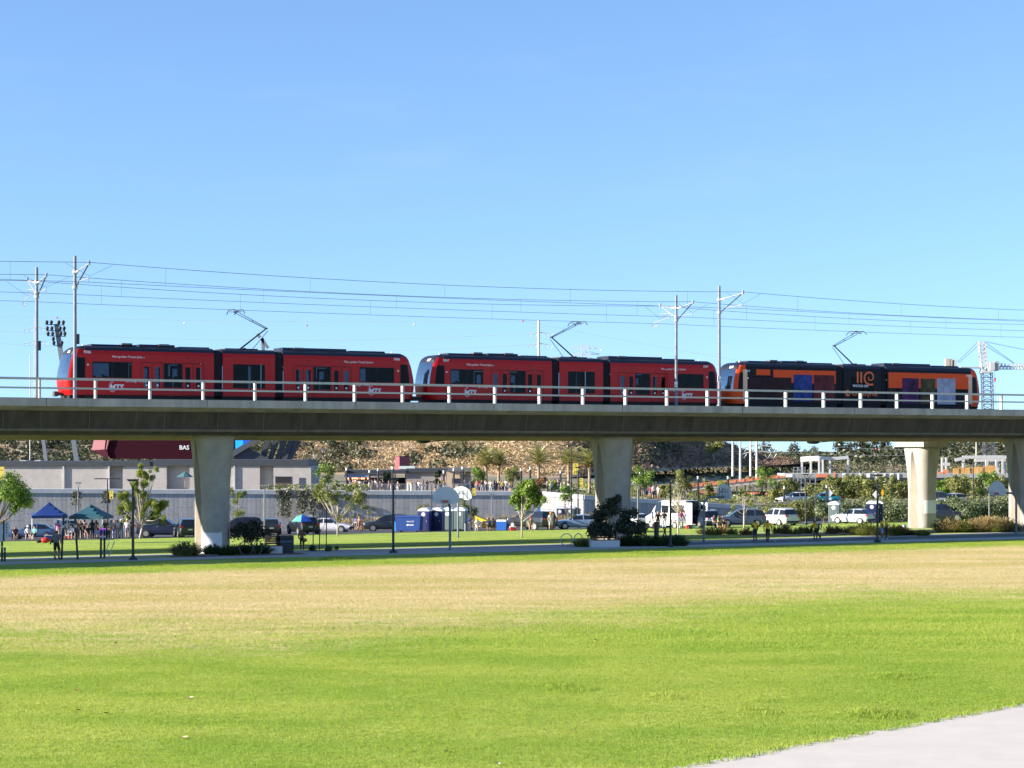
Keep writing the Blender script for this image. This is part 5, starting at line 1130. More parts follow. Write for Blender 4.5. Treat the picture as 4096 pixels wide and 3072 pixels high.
# ---- around the left pier: strap plants, rings, bench, bins, young trees
strap_clump('strap_plant', 'sunlit yellow-green strap-leaf clump left of the left pier', base(742,2222), 1.1, .85, 520, L_AGAVE, 1)
for i, (x, y) in enumerate(((850,2216),(905,2220),(960,2216),(1010,2216),(1050,2214))): strap_clump('strap_plant', 'dark strap-leaf clump right of the left pier, ' + ORD[i] + ' from the pier', base(x,y), .75, .62, 300, L_AGAVED, 5+i, 'strap plants by the left pier')
def ring_rack(label, x, yb, rad, ang, m=STEEL):
    p = base(x, yb); t = thing('bike_rack', label, 'bike rack', p, ang, 'ring bike racks'); n = 28
    MB().tube([(rad*math.cos(6.2832*i/n), 0, rad+.02+rad*math.sin(6.2832*i/n)) for i in range(n+1)], .03, 7, False).build('ring', m, t); MB().lathe([(.1,0),(.1,.03)], 10).build('foot', m, t)
GRACK = mat('dark grey rack', (0.06,0.065,0.07), .5)
ring_rack('dark ring bike rack in the shade right of the left pier', 985, 2221, .40, R(10), GRACK); ring_rack('second dark ring bike rack nearer the bench', 1031, 2219, .40, R(60), GRACK)
ring_rack('pale ring bike rack, left one near the middle bench', 2266, 2184, .38, R(0)); ring_rack('pale ring bike rack in the middle of three', 2313, 2183, .38, R(45)); ring_rack('pale ring bike rack touching the planter end', 2366, 2182, .38, R(45))
WOOD = mat('bench wood', (0.28,0.12,0.06), .6, var=.3, scale=6, stretch=(.3,3,3))
def bench(label, x, yb, w, back_y, rotz):
    p = base(x, yb); t = thing('park_bench', label, 'bench', p, rotz, 'benches under the viaduct')
    MB().prism([(-w/2,0),(w/2,0),(w/2,.42),(-w/2,.42)], -.3, .3, 'y').build('concrete_base', mat('white planter concrete', (0.55,0.54,0.52), .85, var=.08, scale=2), t)
    for k in range(4): MB().box(-w/2+.05, w/2-.05, -.27+k*.14, -.15+k*.14, .425, .47).build('seat_slat', WOOD, t)
    for k in range(4): MB().box(-w/2+.05, w/2-.05, .28+.03*k, .32+.03*k, .52+k*.13, .63+k*.13).build('back_slat', WOOD, t)
    for s in (-1, 1): MB().bar((s*(w/2-.15),.3,.42),(s*(w/2-.15),.44,1.05),.05).build('back_post', STEEL, t)
bench('wooden slat bench on a white concrete base beside the trash bins', 1092, 2213, 1.1, 0, R(8))
bench('wooden slat bench on a long white planter wall before the middle pier', 2418, 2188, 1.85, 0, R(12))
BIN = mat('dark bin plastic', (0.022,0.024,0.03), .5)
for i, x in enumerate((1135, 1160)):
    p = base(x, 2212); t = thing('trash_bin', ('dark square trash bin next to the bench','dark square trash bin on the right of the pair')[i], 'trash bin', p, R(6), 'trash bins'); w = .22
    MB().prism([(-w,0),(w,0),(w*1.05,.95),(w*.85,1.05),(-w*.85,1.05),(-w*1.05,.95)], -w, w, 'y').build('body', BIN, t); MB().box(-w*.75,w*.75,-w-.012,-w-.004,.78,.9).build('slot', VOID, t); MB().box(-w*.8,w*.8,-w-.01,-w-.003,.66,.72).build('label_strip', mat('blue strip', (0.03,0.16,0.35), .5), t)
# mound of ground cover in the shade
o = shrub('ground_cover', 'low dark mound of ground cover right of the trash bins', base(1290,2204), 2.6, .35, 1200, .05, L_AGAVED, 3, 'ground cover', d=.8)
# dark shrub tree right of the left pier
bl = [(x*1.0, y, z, r_) for x, y, z, r_ in ((-.9,0,1.15,.42),(-.45,.1,1.3,.5),(0,0,1.25,.55),(.45,-.1,1.2,.5),(.95,0,1.1,.4),(-.2,.3,1.0,.45),(.3,.2,1.55,.3),(-.6,0,1.6,.3),(.1,0,1.7,.28))]
tree('shrub_tree', 'low dark bushy tree on thin trunks beside the left pier', base(1003,2210), 1.6, bl, 2600, .075, L_DARK, BARKD, .05, seed=2, stakes=3)
bl = [(-1.0,0,1.05,.5),(-.5,.1,1.2,.5),(-.4,0,2.25,.55),(.3,0,2.4,.45),(-.7,.1,1.9,.45),(.75,.0,1.3,.5),(1.3,0,1.2,.55),(1.9,.1,1.15,.5),(1.0,.2,2.0,.4),(1.5,0,2.15,.3),(.5,0,3.05,.28),(.1,.1,2.8,.35),(-.1,0,.95,.45)]
tree('shrub_tree', 'dark loose-crowned tree in front of the middle pier', base(2440,2187), 2.0, bl, 7500, .085, L_DARK, BARKD, .05, seed=4, stakes=2)
t = thing('staked_sapling', 'thin bare sapling between dark stakes right of the ball player', 'sapling', base(1277,2204)); 
for x0, h in ((-.38,2.4),(.0,1.3),(.42,2.55)): MB().tube([(x0,0,-.1),(x0+.03,0,h)], .03, 6).build('stake', STAKE, t)
b = MB(); rr = random.Random(3); b.tube([(0,0,0),(.02,0,1.2),(0,0,2.3)], [.03,.02,.01], 5)
for k in range(26): z = rr.uniform(.9,2.2); a = rr.uniform(0,6.28); L = rr.uniform(.2,.6); b.tube([(0,0,z),(math.cos(a)*L,math.sin(a)*L,z+L*.8)], [.01,.004], 4)
b.build('branches', BARKD, t)
# middle planting bed
strap_clump('strap_plant', 'sunlit yellow-green strap-leaf clump by the ring racks', base(2330,2186), .75, .55, 320, L_AGAVE, 21)
for i, x in enumerate((2500,2535,2575,2640,2690,2715)): strap_clump('strap_plant', 'dark green strap-leaf clump in the middle bed, ' + ORD[i] + ' from the left', base(x,2184), .8, .72, 340, L_AGAVED, 30+i, 'strap plants in the middle bed')
t = thing('bollard_column', 'thick dark column light in the middle planting bed', 'bollard', base(2626,2184)); MB().lathe([(.16,0),(.16,1.52),(.13,1.55)], 14).build('column', BLACKM, t); MB().lathe([(.18,0),(.18,.06)], 14).build('base_ring', BLACKM, t)
t = thing('picnic_table', 'dark picnic table behind the middle planting bed', 'picnic table', base(2620,2152), R(10))
for k in range(4): MB().box(-.95,.95,-.36+k*.185,-.2+k*.185,.72,.76).build('table_board', BLACKM, t)
for s in (-1, 1):
    MB().box(-.95,.95,s*.72-.14,s*.72+.14,.43,.47).build('seat_board', BLACKM, t)
    MB().bar((s*.7,-.6,0),(s*.7,.3,.72),.07).build('leg', BLACKM, t); MB().bar((s*.7,.6,0),(s*.7,-.3,.72),.07).build('leg', BLACKM, t)
# ---- right side: dry shrubs, ornamental grass, hedge
for i, x in enumerate((2806,2835,2862,2892,2930,2985,3108,3142,3178,3210,3240,3325,3350,3392,3420,3450)): strap_clump('small_shrub', 'small brown shrub in the row along the far path, ' + ORD[i] + ' from the left', base(x, 2137-(x-2800)*.012+(i%3)*2), .5+.12*(i%3), .5+.08*(i%4), 130, L_DRY if i % 2 else L_OLIVE, 50+i, 'small shrubs along the far path', 'shrub')
for i, (x, y, w, h, lm_) in enumerate(((3470,2142,1.1,1.1,L_OLIVE),(3560,2142,1.2,1.0,L_OLIVE),(3600,2140,.9,.8,L_DRY),(3642,2140,.5,.4,L_DRY),(3690,2143,.6,.5,L_OLIVE),(3790,2138,1.2,1.0,L_TAN),(3845,2138,1.0,.8,L_OLIVE),(3905,2137,1.2,1.0,L_TAN),(3955,2137,1.1,1.1,L_TAN),(3985,2138,.8,.7,L_OLIVE),(4015,2137,1.0,1.0,L_TAN),(4042,2137,.7,.7,L_OLIVE))): strap_clump('ornamental_grass', ('pale dry' if lm_ is L_TAN else 'olive' if lm_ is L_OLIVE else 'brown') + ' ornamental grass clump at right, ' + ORD[i] + ' from the left', base(x,y-(9 if x > 3700 else 0)), w*1.1, h*(1.15 if x > 3700 else .85), 520, lm_, 80+i, 'ornamental grasses at right', 'ornamental grass')
t = thing('white_bollard', 'short white bollard light beside the sunlit pier', 'bollard', base(3617,2140)); MB().lathe([(.14,0),(.14,.5),(.12,.52)], 12).build('post', WHITE, t); MB().lathe([(.13,.525),(.15,.6),(.15,.72),(.05,.76)], 12).build('hood', STEEL, t)
for i, (x, y, w, h) in enumerate(((2960,2070,70,50),(3075,2075,110,55),(3215,2090,85,85),(3300,2085,70,75),(3390,2075,95,75),(3470,2080,75,70),(3560,2085,110,75),(3640,2080,60,60),(3780,2085,70,70),(3850,2080,110,75),(3920,2085,100,75),(4010,2085,130,95),(4110,2085,130,95))):
    Y = 214 + (i%3)*2.5; shrub('hedge_shrub', 'grey-green mounded hedge shrub behind the right parking row, ' + ORD[i] + ' from the left', on(x,Y) - Vector((0,0,.2)), w*Y/F*.85, h*Y/F*1.5, 3000, .12, L_SHRUB if i > 2 else L_OLIVE, 100+i, 'shrub', 'hedge shrubs at right', d=1.6)
for i in range(16):
    x = 3050 + i*68 + (i%3)*12; Y = 232 + (i%4)*4; X = px(x,Y); shrub('slope_shrub', 'olive shrub on the slope below the street trees, ' + ORD[i] + ' from the left', (X,Y,-2.0+(Y-228)*.06), 2.0, 1.5, 1300, .12, (L_SHRUB,L_OLIVE,L_SHRUB)[i%3], 300+i, 'shrub', 'slope shrubs at right', d=1.5)
# ---- trees
def crown(cx, z0, z1, w, k, br, seed, d=None): r = random.Random(seed); return [(cx+r.uniform(-w,w), r.uniform(-1,1)*(d or w)*.8, r.uniform(z0,z1), br*r.uniform(.7,1.25)) for _ in range(k)]
p = on(-30,150); tree('park_tree', 'leafy green tree cut by the left edge', p, 3.2, crown(.6,3.2,5.0,1.7,16,.75,1) + [(2.2,0,3.2,.55),(2.7,0,3.2,.4),(1.6,0,2.8,.5),(1.2,0,5.3,.35)], 7000, .10, L_GREEN, BARK, .1, seed=1)
p = base(560,2153); Yp = p.y; mpp = Yp/F
bl = [((x-560)*mpp, r_*.0+rnd.uniform(-.5,.5), (2153-y)*mpp, s*mpp) for x, y, s, r_ in ((500,1995,26,0),(520,2030,24,0),(492,2040,18,0),(545,2005,20,0),(600,1985,30,0),(640,2000,26,0),(650,2040,24,0),(630,2060,22,0),(590,2040,22,0),(560,1960,22,0),(565,1900,22,0),(580,1875,18,0),(560,1925,22,0),(610,1900,18,0),(622,1880,14,0),(640,2075,16,0),(508,2075,16,0),(575,2075,14,0),(615,2025,24,0),(535,1965,18,0))]
bl = [(q[0]+rnd.uniform(-1,1)*q[3]*1.1, q[1]+rnd.uniform(-.5,.5), q[2]+rnd.uniform(-1,1)*q[3]*.8, q[3]*rnd.uniform(.4,.75)) for q in bl for _ in range(3)]
tree('pine_tree', 'young open pine tree standing beside the tailgate crowd', p, 3.4, bl, 11000, .15, L_PINE, BARKL, .11, (.25,0), 6, aspect=.16)
p = on(946,196); bl = crown(0,2.0,4.3,.9,8,.34,5); tree('pine_tree', 'thin sparse pine with brownish tufts right of the left pier', p, 3, bl, 2000, .13, L_PINE, BARKL, .05, seed=8, aspect=.16)
p = base(1350,2146); bl = [(rnd.uniform(-1.9,1.9), rnd.uniform(-.8,.8), rnd.uniform(2.9,4.5), .36) for _ in range(22)]; tree('park_tree', 'thin umbrella-shaped tree with sparse yellow-green leaves before the vine', p, 3.6, bl, 1700, .11, L_OLIVE, BARKL, .06, seed=9)
for i, (x, lab) in enumerate(((1472,'low sparse tree before the wall right of the umbrella tree'),(1412,'thin leafless-looking sapling by the blue parking sign'),(1690,'faint small tree behind the dumpster'))): tree('park_tree', lab, on(x,219), 2, crown(0,1.5,2.6,.8,6,.28,20+i), 300, .09, L_OLIVE, BARKL, .035, seed=20+i)
tree('park_tree', 'small round olive tree behind the portable toilets', on(1876,220), 2.4, crown(0,1.4,3.0,.75,9,.42,31), 1300, .10, L_OLIVE, BARK, .05, seed=31)
p = base(2087,2152); bl = [((x-2087)*p.y/F, rnd.uniform(-.5,.5), (2152-y)*p.y/F, s*p.y/F) for x, y, s in ((2090,1945,22),(2120,1935,20),(2105,1965,24),(2075,1970,22),(2140,1960,22),(2160,1985,20),(2060,1995,20),(2050,2010,16),(2085,2000,22),(2125,1995,22),(2150,2015,18),(2175,2000,14),(2070,2030,14),(2110,2025,18),(2105,1930,14))]
tree('park_tree', 'fresh green young tree beside the black pickup', p, 3.4, bl, 3400, .10, L_GREEN, BARKL, .06, seed=41)
tree('park_tree', 'small dark green tree between the two banner posts', on(2262,206), 3.0, crown(0,3.0,4.1,.5,7,.42,51), 1100, .09, L_GREEN, BARK, .04, seed=51, stakes=2)
p = base(2712,2133); t = thing('bare_tree', 'bare pale tree in front of the white van', 'tree', p); b = MB(); rr = random.Random(2); b.tube([(0,0,-.1),(.03,0,1.2),(0,0,2.2)], [.08,.065,.05], 7)
for k in range(70):
    z = rr.uniform(1.5,2.4); a = rr.uniform(0,6.28); L = rr.uniform(.5,1.25); w = rr.uniform(.35,.95); b.tube([(0,0,z),(math.cos(a)*L*w*.6,math.sin(a)*L*w*.5,z+L*.5),(math.cos(a)*L*w,math.sin(a)*L*w,z+L)], [.022,.012,.004], 4)
b.build('trunk', BARKL, t)
p = base(2976,2120); t = tree('park_tree', 'slim pale-trunked young tree before the grey SUV', p, 3.2, [(.5,0,2.2,.3),(-.2,0,3.4,.28),(.1,0,3.0,.2),(-.9,0,2.0,.22)], 260, .09, L_OLIVE, BARKL, .07, seed=61); MB().bar((-.5,0,1.75),(.55,0,1.65),.03).build('stake_brace', STAKE, t)
for i, (x, Y, h, w, lm_, lab) in enumerate(((1914,248,3.4,.9,L_GREEN,'round green tree on the plaza left of the palms'),(2050,247,3.6,1.0,L_OLIVE,'yellow-green tree on the plaza under the palms'),(1545,250,2.6,.7,L_DARK,'dark small tree before the mural'),(1748,252,3.0,.5,L_DARK,'slim dark tree before the mauve wall'),(1295,262,3.4,1.4,L_GREEN,'bright green round tree beside the pale building'),
        (2568,236,4.0,1.3,L_GREEN,'yellow-green tree on the plaza right of the middle pier'),(2735,240,3.8,1.1,L_OLIVE,'olive tree on the plaza above the white van'),(2660,233,2.0,.7,L_OLIVE,'low round shrub tree behind the wall'),(2838,236,2.3,.7,L_OLIVE,'sparse small tree behind the sloping wall'),(2160,246,2.2,.8,L_DRY,'bare brownish tree under the palms'),(2210,244,1.7,.6,L_GREEN,'small yellow-green tree on the sunlit terrace'),(2420,240,2.4,.8,L_GREEN,'green tree partly hidden by the middle pier'),
        (3066,262,4.2,1.4,L_GREEN,'dense bright green tree before the orange ramp'),(2895,250,2.6,.9,L_GREEN,'small green tree left of the side-on hoop'))):
    X = px(x,Y); tree('plaza_tree', lab, (X,Y,up_z(X)-.1), h*.75, crown(0,h*.45,h*.95,w*.75,11,w*.42,130+i), 1500, .11, lm_, BARK, .06, seed=130+i, group='trees on the upper level')
for i, x in enumerate((3120,3165,3300,3260,3345,3385,3420,3455,3490,3545,3600,3775,3830,3890,3940,3990)):
    Y = 262+(i%4)*5; X = px(x,Y); h = .88*(3.0,3.3,3.2,2.6,3.9,3.6,4.0,3.2,3.9,3.6,4.1,3.2,4.4,3.7,4.6,4.0)[i]; tree('sycamore_tree', 'yellow-olive street tree in the row before the parking structure, ' + ORD[i] + ' from the left', (X,Y,up_z(X)-1.0), h*.75, crown(0,h*.35,h*1.0,1.15,14,.62,160+i), 2100, .15, (L_OLIVE,L_OLIVE,L_GREEN)[i%3 if i > 10 else (0 if i % 4 else 1)], BARKL, .07, seed=160+i, group='street trees before the parking structure')
# ---- palms
PALMG = leafmat('palm frond', (0.19,0.20,0.05), (0.42,0.39,0.14), 1.5, .35); PALMD = leafmat('dead palm frond', (0.28,0.17,0.07), (0.46,0.30,0.13), 1.5, .3); PTRUNK = mat('palm trunk', (0.33,0.25,0.17), .9, var=.3, scale=4, bump=.6, bscale=8, stretch=(1,1,4))
fb = MB(); L = 2.3; spine = [(L*f, 0, .55*math.sin(f*2.3)-1.1*f*f) for f in [i/9 for i in range(10)]]
fb.tube(spine, [.035]*5+[.02]*5, 4)
for i in range(1, 30):
    f = i/30; q = Vector((L*f, 0, .55*math.sin(f*2.3)-1.1*f*f)); ll = .55*math.sin(math.pi*min(1,f*.9+.1))+.1
    for s in (-1, 1): e = q + Vector((ll*.55, s*ll*.75, -.15*ll)); fb.add([q+Vector((-.03,0,0)), q+Vector((.035,0,0)), e], [(0,1,2)])
FROND, FROND_D = fb.mesh('frond', PALMG), fb.mesh('frond', PALMD)
for i, (x, Y, yt, yb, lab) in enumerate(((1945,262,1862,1960,'palm tree left of the pair above the basketball hoop'),(1995,264,1862,1960,'palm tree right of the pair above the basketball hoop'),(2155,258,1855,1975,'tall palm tree with grey trunk between the pairs'),(2275,256,1858,1975,'palm tree behind the lamp post with banner 17'),(2358,254,1866,1975,'palm tree beside the left edge of the middle pier'))):
    X = px(x,Y); z0 = up_z(X)-.2; h = pz(yt,Y)-z0; t = thing('palm_tree', lab, 'palm tree', (X,Y,z0), i*1.1, 'palm trees'); MB().lathe([(.24,0),(.19,h*.4),(.18,h*.8),(.26,h*.93),(.2,h)], 10).build('trunk', PTRUNK, t, True); rr = random.Random(i)
    for k in range(34):
        el = R(105) - R(118)*(k/33)**.85; o = put(FROND if k < 26 else FROND_D, 'frond', t, (0,0,h-.05), scale=rr.uniform(1.0,1.35)); o.rotation_euler = (rr.uniform(-.2,.2), -el*.8, k*2.4+rr.uniform(-.2,.2))
# ---- portable toilets, dumpster, bins
ROOFW = mat('white translucent roof', (0.75,0.77,0.78), .5)
def toilet(label, p, rotz, col):
    t = thing('portable_toilet', label, 'portable toilet', p, rotz, 'portable toilets'); m = mat('toilet plastic %.2f' % col[2], col, .5)
    MB().box(-.55,.55,-.55,.55,.08,2.0).build('cabin', m, t); MB().box(-.58,.58,-.58,.58,0,.1).build('base', BLACKM, t)
    MB().prism([(-.6,2.0),(.6,2.0),(.58,2.1),(.3,2.28),(0,2.33),(-.3,2.28),(-.58,2.1)], -.6, .6, 'y').build('roof', ROOFW, t)
    d = MB().box(-.44,.44,-.585,-.552,.15,1.9).build('door', mat('toilet door %.2f' % col[2], tuple(c*.75 for c in col), .5), t); MB().box(.3,.36,-.61,-.588,.95,1.1).build('handle', STEEL, d)
    MB().lathe([(.2,-.004),(.2,.004)], 16, (0,-.592,1.68), 'y').build('emblem', WHITE, d)
for x, Y, rz, c, lab in ((1700,197,R(-14),(0.014,0.022,0.13),'dark blue portable toilet on the left of the centre group'),(1752,198,R(-14),(0.012,0.02,0.11),'dark blue portable toilet second in the centre group'),(1797,200,R(-18),(0.13,0.17,0.165),'grey portable toilet mostly hidden behind the hoop pole'),(1843,196,R(-14),(0.12,0.16,0.16),'grey portable toilet on the right of the centre group'),
        (2238,226,R(0),(0.016,0.024,0.12),'small far blue portable toilet behind the pale sedan'),(2280,226,R(0),(0.12,0.16,0.17),'small far grey portable toilet behind the pale sedan'),(3338,209.5,R(-20),(0.13,0.17,0.18),'grey portable toilet left of the silver hatchback'),(3487,209.5,R(-10),(0.014,0.022,0.12),'blue portable toilet right of the silver hatchback'),(3510,210.5,R(-10),(0.012,0.02,0.12),'blue portable toilet behind the black lamp post at right')): toilet(lab, on(x,Y), rz, c)
t = thing('dumpster', 'blue steel dumpster with white stencil left of the toilets', 'dumpster', on(1637,194), R(-10)); BLU = mat('dumpster blue', (0.012,0.05,0.22), .5, var=.15, scale=2); 
MB().prism([(-1.15,.15),(1.15,.15),(1.25,1.45),(-1.25,1.45)], -.7, .7, 'y').build('body', BLU, t); MB().prism([(-.75,1.455),(.75,1.455),(.75,1.5),(-.7,1.62)], -1.25, 1.25, 'x').build('lid', BLU, t); MB().box(-1.35,-1.12,-.6,.6,.1,1.0).build('side_pocket', mat('dumpster light blue', (0.03,0.25,0.62), .5), t)
for k in (-.8,.8): MB().box(k-.08,k+.08,-.1,.1,0,.15).build('caster', DARK, t)
lettering('WASTE', .22, LETW, t, (-.1,-.72,.95)); MB().lathe([(.1,-.004),(.1,.004)], 12, (.0,-.716,.7), 'y').build('emblem', LETW, t); MB().box(.15,.6,-.72,-.712,.66,.74).build('label_strip', LETW, t)
t = thing('recycling_bin', 'small blue bin full of white bags by the black pickup', 'bin', on(2008,196), R(-12)); MB().prism([(-.46,0),(.46,0),(.52,.85),(-.52,.85)], -.35, .35, 'y').build('body', mat('bright bin blue', (0.01,0.10,0.42), .5), t)
for k in range(5): MB()._ball((-.36+.18*k,.0,.9), .17, 10, 6, (1.1,1,.8)).build('bag', WHITE, t, True)
# ---- accessible parking signs on the wall side
for i, (x, y0) in enumerate(((1116,2088),(1343,2073),(1420,2073),(1524,2072),(1600,2072),(1870,2072),(1925,2068))):
    Y = 216; p = on(x,Y); t = thing('parking_sign', 'blue and white accessible parking sign before the wall, ' + ORD[i] + ' from the left', 'sign', p, 0, 'accessible parking signs'); z = pz(y0,Y)-p.z
    MB().tube([(0,0,0),(0,0,z)], .025, 6).build('post', STEEL, t); MB().box(-.13,.13,-.035,-.027,z-.36,z).build('plate', mat('sign blue', (0.10,0.16,0.55), .5), t); MB().box(-.13,.13,-.035,-.027,z-.52,z-.37).build('plate', WHITE, t); MB().lathe([(.06,-.003),(.06,.003)], 10, (0,-.04,z-.2), 'y').build('symbol', WHITE, t); MB().box(-.015,.015,-.042,-.036,z-.14,z-.05).build('symbol', WHITE, t)
for x, Y, y0, m_, lab in ((3318,246,1956,WHITE,'white diamond street sign among the street trees'),(3530,250,1955,mat('yellow sign', (0.8,0.42,0.02), .5),'yellow street sign left of the sunlit pier'),(3503,248,1962,WHITE,'white diamond sign half hidden by the black lamp post')):
    X = px(x,Y); z0 = up_z(X)-.6; z = pz(y0,Y)-z0; t = thing('street_sign', lab, 'sign', (X,Y,z0)); MB().tube([(0,0,0),(0,0,z-.2)], .04, 6).build('post', STEEL, t); MB().prism([(0,z-1.0),(.42 if x != 3530 else .2,z-.5),(0,z),(-.42 if x != 3530 else -.2,z-.5)], -.05, -.03, 'y').build('plate', m_, t); MB().box(-.22,.22,-.05,-.03,z-1.35,z-1.05).build('small_plate', WHITE, t)
t = thing('notice_sign', 'white and red notice sign under the sunlit wall', 'sign', on(2218,214)); MB().box(-.24,.24,-.03,0,1.0,2.0).build('plate', WHITE, t); MB().box(-.24,.24,-.035,-.002,.93,.995).build('red_strip', mat('red strip', (0.6,0.03,0.03), .5), t)
for s in (-.2,.2): MB().tube([(s,.02,0),(s,.02,1.9)], .025, 6).build('post', STEEL, t)
t = thing('feather_flag', 'narrow blue flag banner behind the black pickup', 'flag', on(2149,205)); MB().tube([(0,0,0),(0,0,3.4)], .03, 6).build('pole', STEEL, t); MB().box(.03,.33,-.01,.01,1.6,3.3).build('cloth', mat('flag blue', (0.03,0.22,0.5), .7), t)
# ================================================================ vehicles
def ring_sec(st):
    x, zb, zt, zr, wl, wb, wr = st
    h = [(wl*.9, zb), (wl, zb+.18), (wl*1.01, (zb+zt)*.52), (wb, zt), (wr, max(zt+.012, zr-.07)), (wr*.82, max(zt+.02, zr))]
    return [(x, -y, z) for y, z in h] + [(x, y, z) for y, z in reversed(h)]
SUV = dict(st=[(-2.38,.42,.72,.74,.72,.66,.6),(-2.3,.3,.84,.87,.86,.80,.72),(-1.9,.24,.96,.98,.93,.86,.78),(-1.15,.24,1.06,1.09,.95,.90,.80),(-.30,.24,1.08,1.66,.95,.90,.68),(.35,.24,1.09,1.73,.95,.90,.70),(.45,.24,1.09,1.73,.95,.90,.70),(1.2,.24,1.10,1.71,.95,.90,.70),(1.3,.24,1.10,1.71,.95,.90,.70),(1.95,.26,1.12,1.66,.94,.89,.68),(2.28,.30,1.12,1.15,.90,.85,.72),(2.38,.40,.95,.97,.80,.76,.70)], glass=(4,6,8), screens=(3,9), wheels=(-1.45,1.42), wr=.36)
SEDAN = dict(st=[(-2.3,.4,.62,.64,.70,.64,.58),(-2.2,.28,.72,.75,.84,.78,.70),(-1.7,.2,.84,.86,.90,.84,.74),(-.95,.2,.92,.95,.91,.86,.76),(-.15,.2,.94,1.40,.91,.86,.62),(.4,.2,.95,1.45,.91,.86,.64),(.5,.2,.95,1.45,.91,.86,.64),(1.1,.2,.96,1.38,.91,.86,.62),(1.7,.22,.97,1.02,.90,.85,.70),(2.2,.28,.94,.97,.84,.80,.70),(2.3,.4,.8,.82,.76,.72,.66)], glass=(4,6), screens=(3,7), wheels=(-1.4,1.35), wr=.33)
HATCH = dict(st=[(-2.1,.4,.66,.68,.70,.64,.58),(-2.0,.26,.78,.80,.84,.78,.70),(-1.5,.2,.92,.94,.88,.83,.73),(-.95,.2,.98,1.01,.89,.84,.74),(-.1,.2,1.0,1.5,.89,.84,.62),(.4,.2,1.0,1.55,.89,.84,.64),(.5,.2,1.0,1.55,.89,.84,.64),(1.35,.2,1.02,1.50,.89,.84,.62),(1.95,.28,1.02,1.05,.86,.80,.66),(2.08,.4,.85,.87,.76,.72,.66)], glass=(4,6), screens=(3,7), wheels=(-1.3,1.25), wr=.33)
PICK = dict(st=[(-2.75,.5,.92,.94,.80,.74,.68),(-2.65,.38,1.08,1.11,.94,.88,.80),(-2.1,.34,1.18,1.2,.99,.93,.84),(-1.35,.34,1.24,1.27,1.0,.95,.84),(-.75,.34,1.26,1.80,1.0,.95,.72),(-.1,.34,1.27,1.88,1.0,.95,.74),(0.0,.34,1.27,1.88,1.0,.95,.74),(.75,.34,1.27,1.86,1.0,.95,.74),(.85,.34,1.27,1.86,1.0,.95,.74),(2.55,.36,1.27,1.84,1.0,.95,.74),(2.78,.42,1.27,1.29,.98,.93,.80),(2.84,.5,1.2,1.22,.92,.88,.80)], glass=(4,6,8), screens=(3,9), wheels=(-1.75,1.65), wr=.41)
VAN = dict(st=[(-2.95,.5,.9,.92,.80,.74,.66),(-2.85,.36,1.08,1.11,.95,.88,.78),(-2.3,.3,1.28,1.32,1.0,.95,.82),(-1.55,.3,1.38,2.25,1.01,.97,.80),(-1.2,.3,1.4,2.52,1.01,.97,.84),(-.55,.3,1.4,2.66,1.01,.97,.86),(-.45,.3,1.4,2.68,1.01,.97,.86),(.4,.3,1.4,2.70,1.01,.97,.86),(2.86,.32,1.4,2.68,1.01,.97,.86),(2.9,.4,1.4,2.64,1.0,.96,.84)], glass=(3,4), screens=(2,), wheels=(-1.95,1.55), wr=.36, flatback=True)
CGLASS = mat('car glass', (0.012,0.015,0.02), .06, spec=.7); TAIL = mat('tail lamp red', (0.45,0.01,0.012), .25); HEADL = mat('car headlamp', (0.75,0.77,0.8), .15); TYRE = mat('tyre', (0.018,0.018,0.018), .9); RIMM = mat('alloy rim', (0.45,0.45,0.46), .35, metal=.7); PLATE = mat('licence plate', (0.5,0.58,0.55), .5)
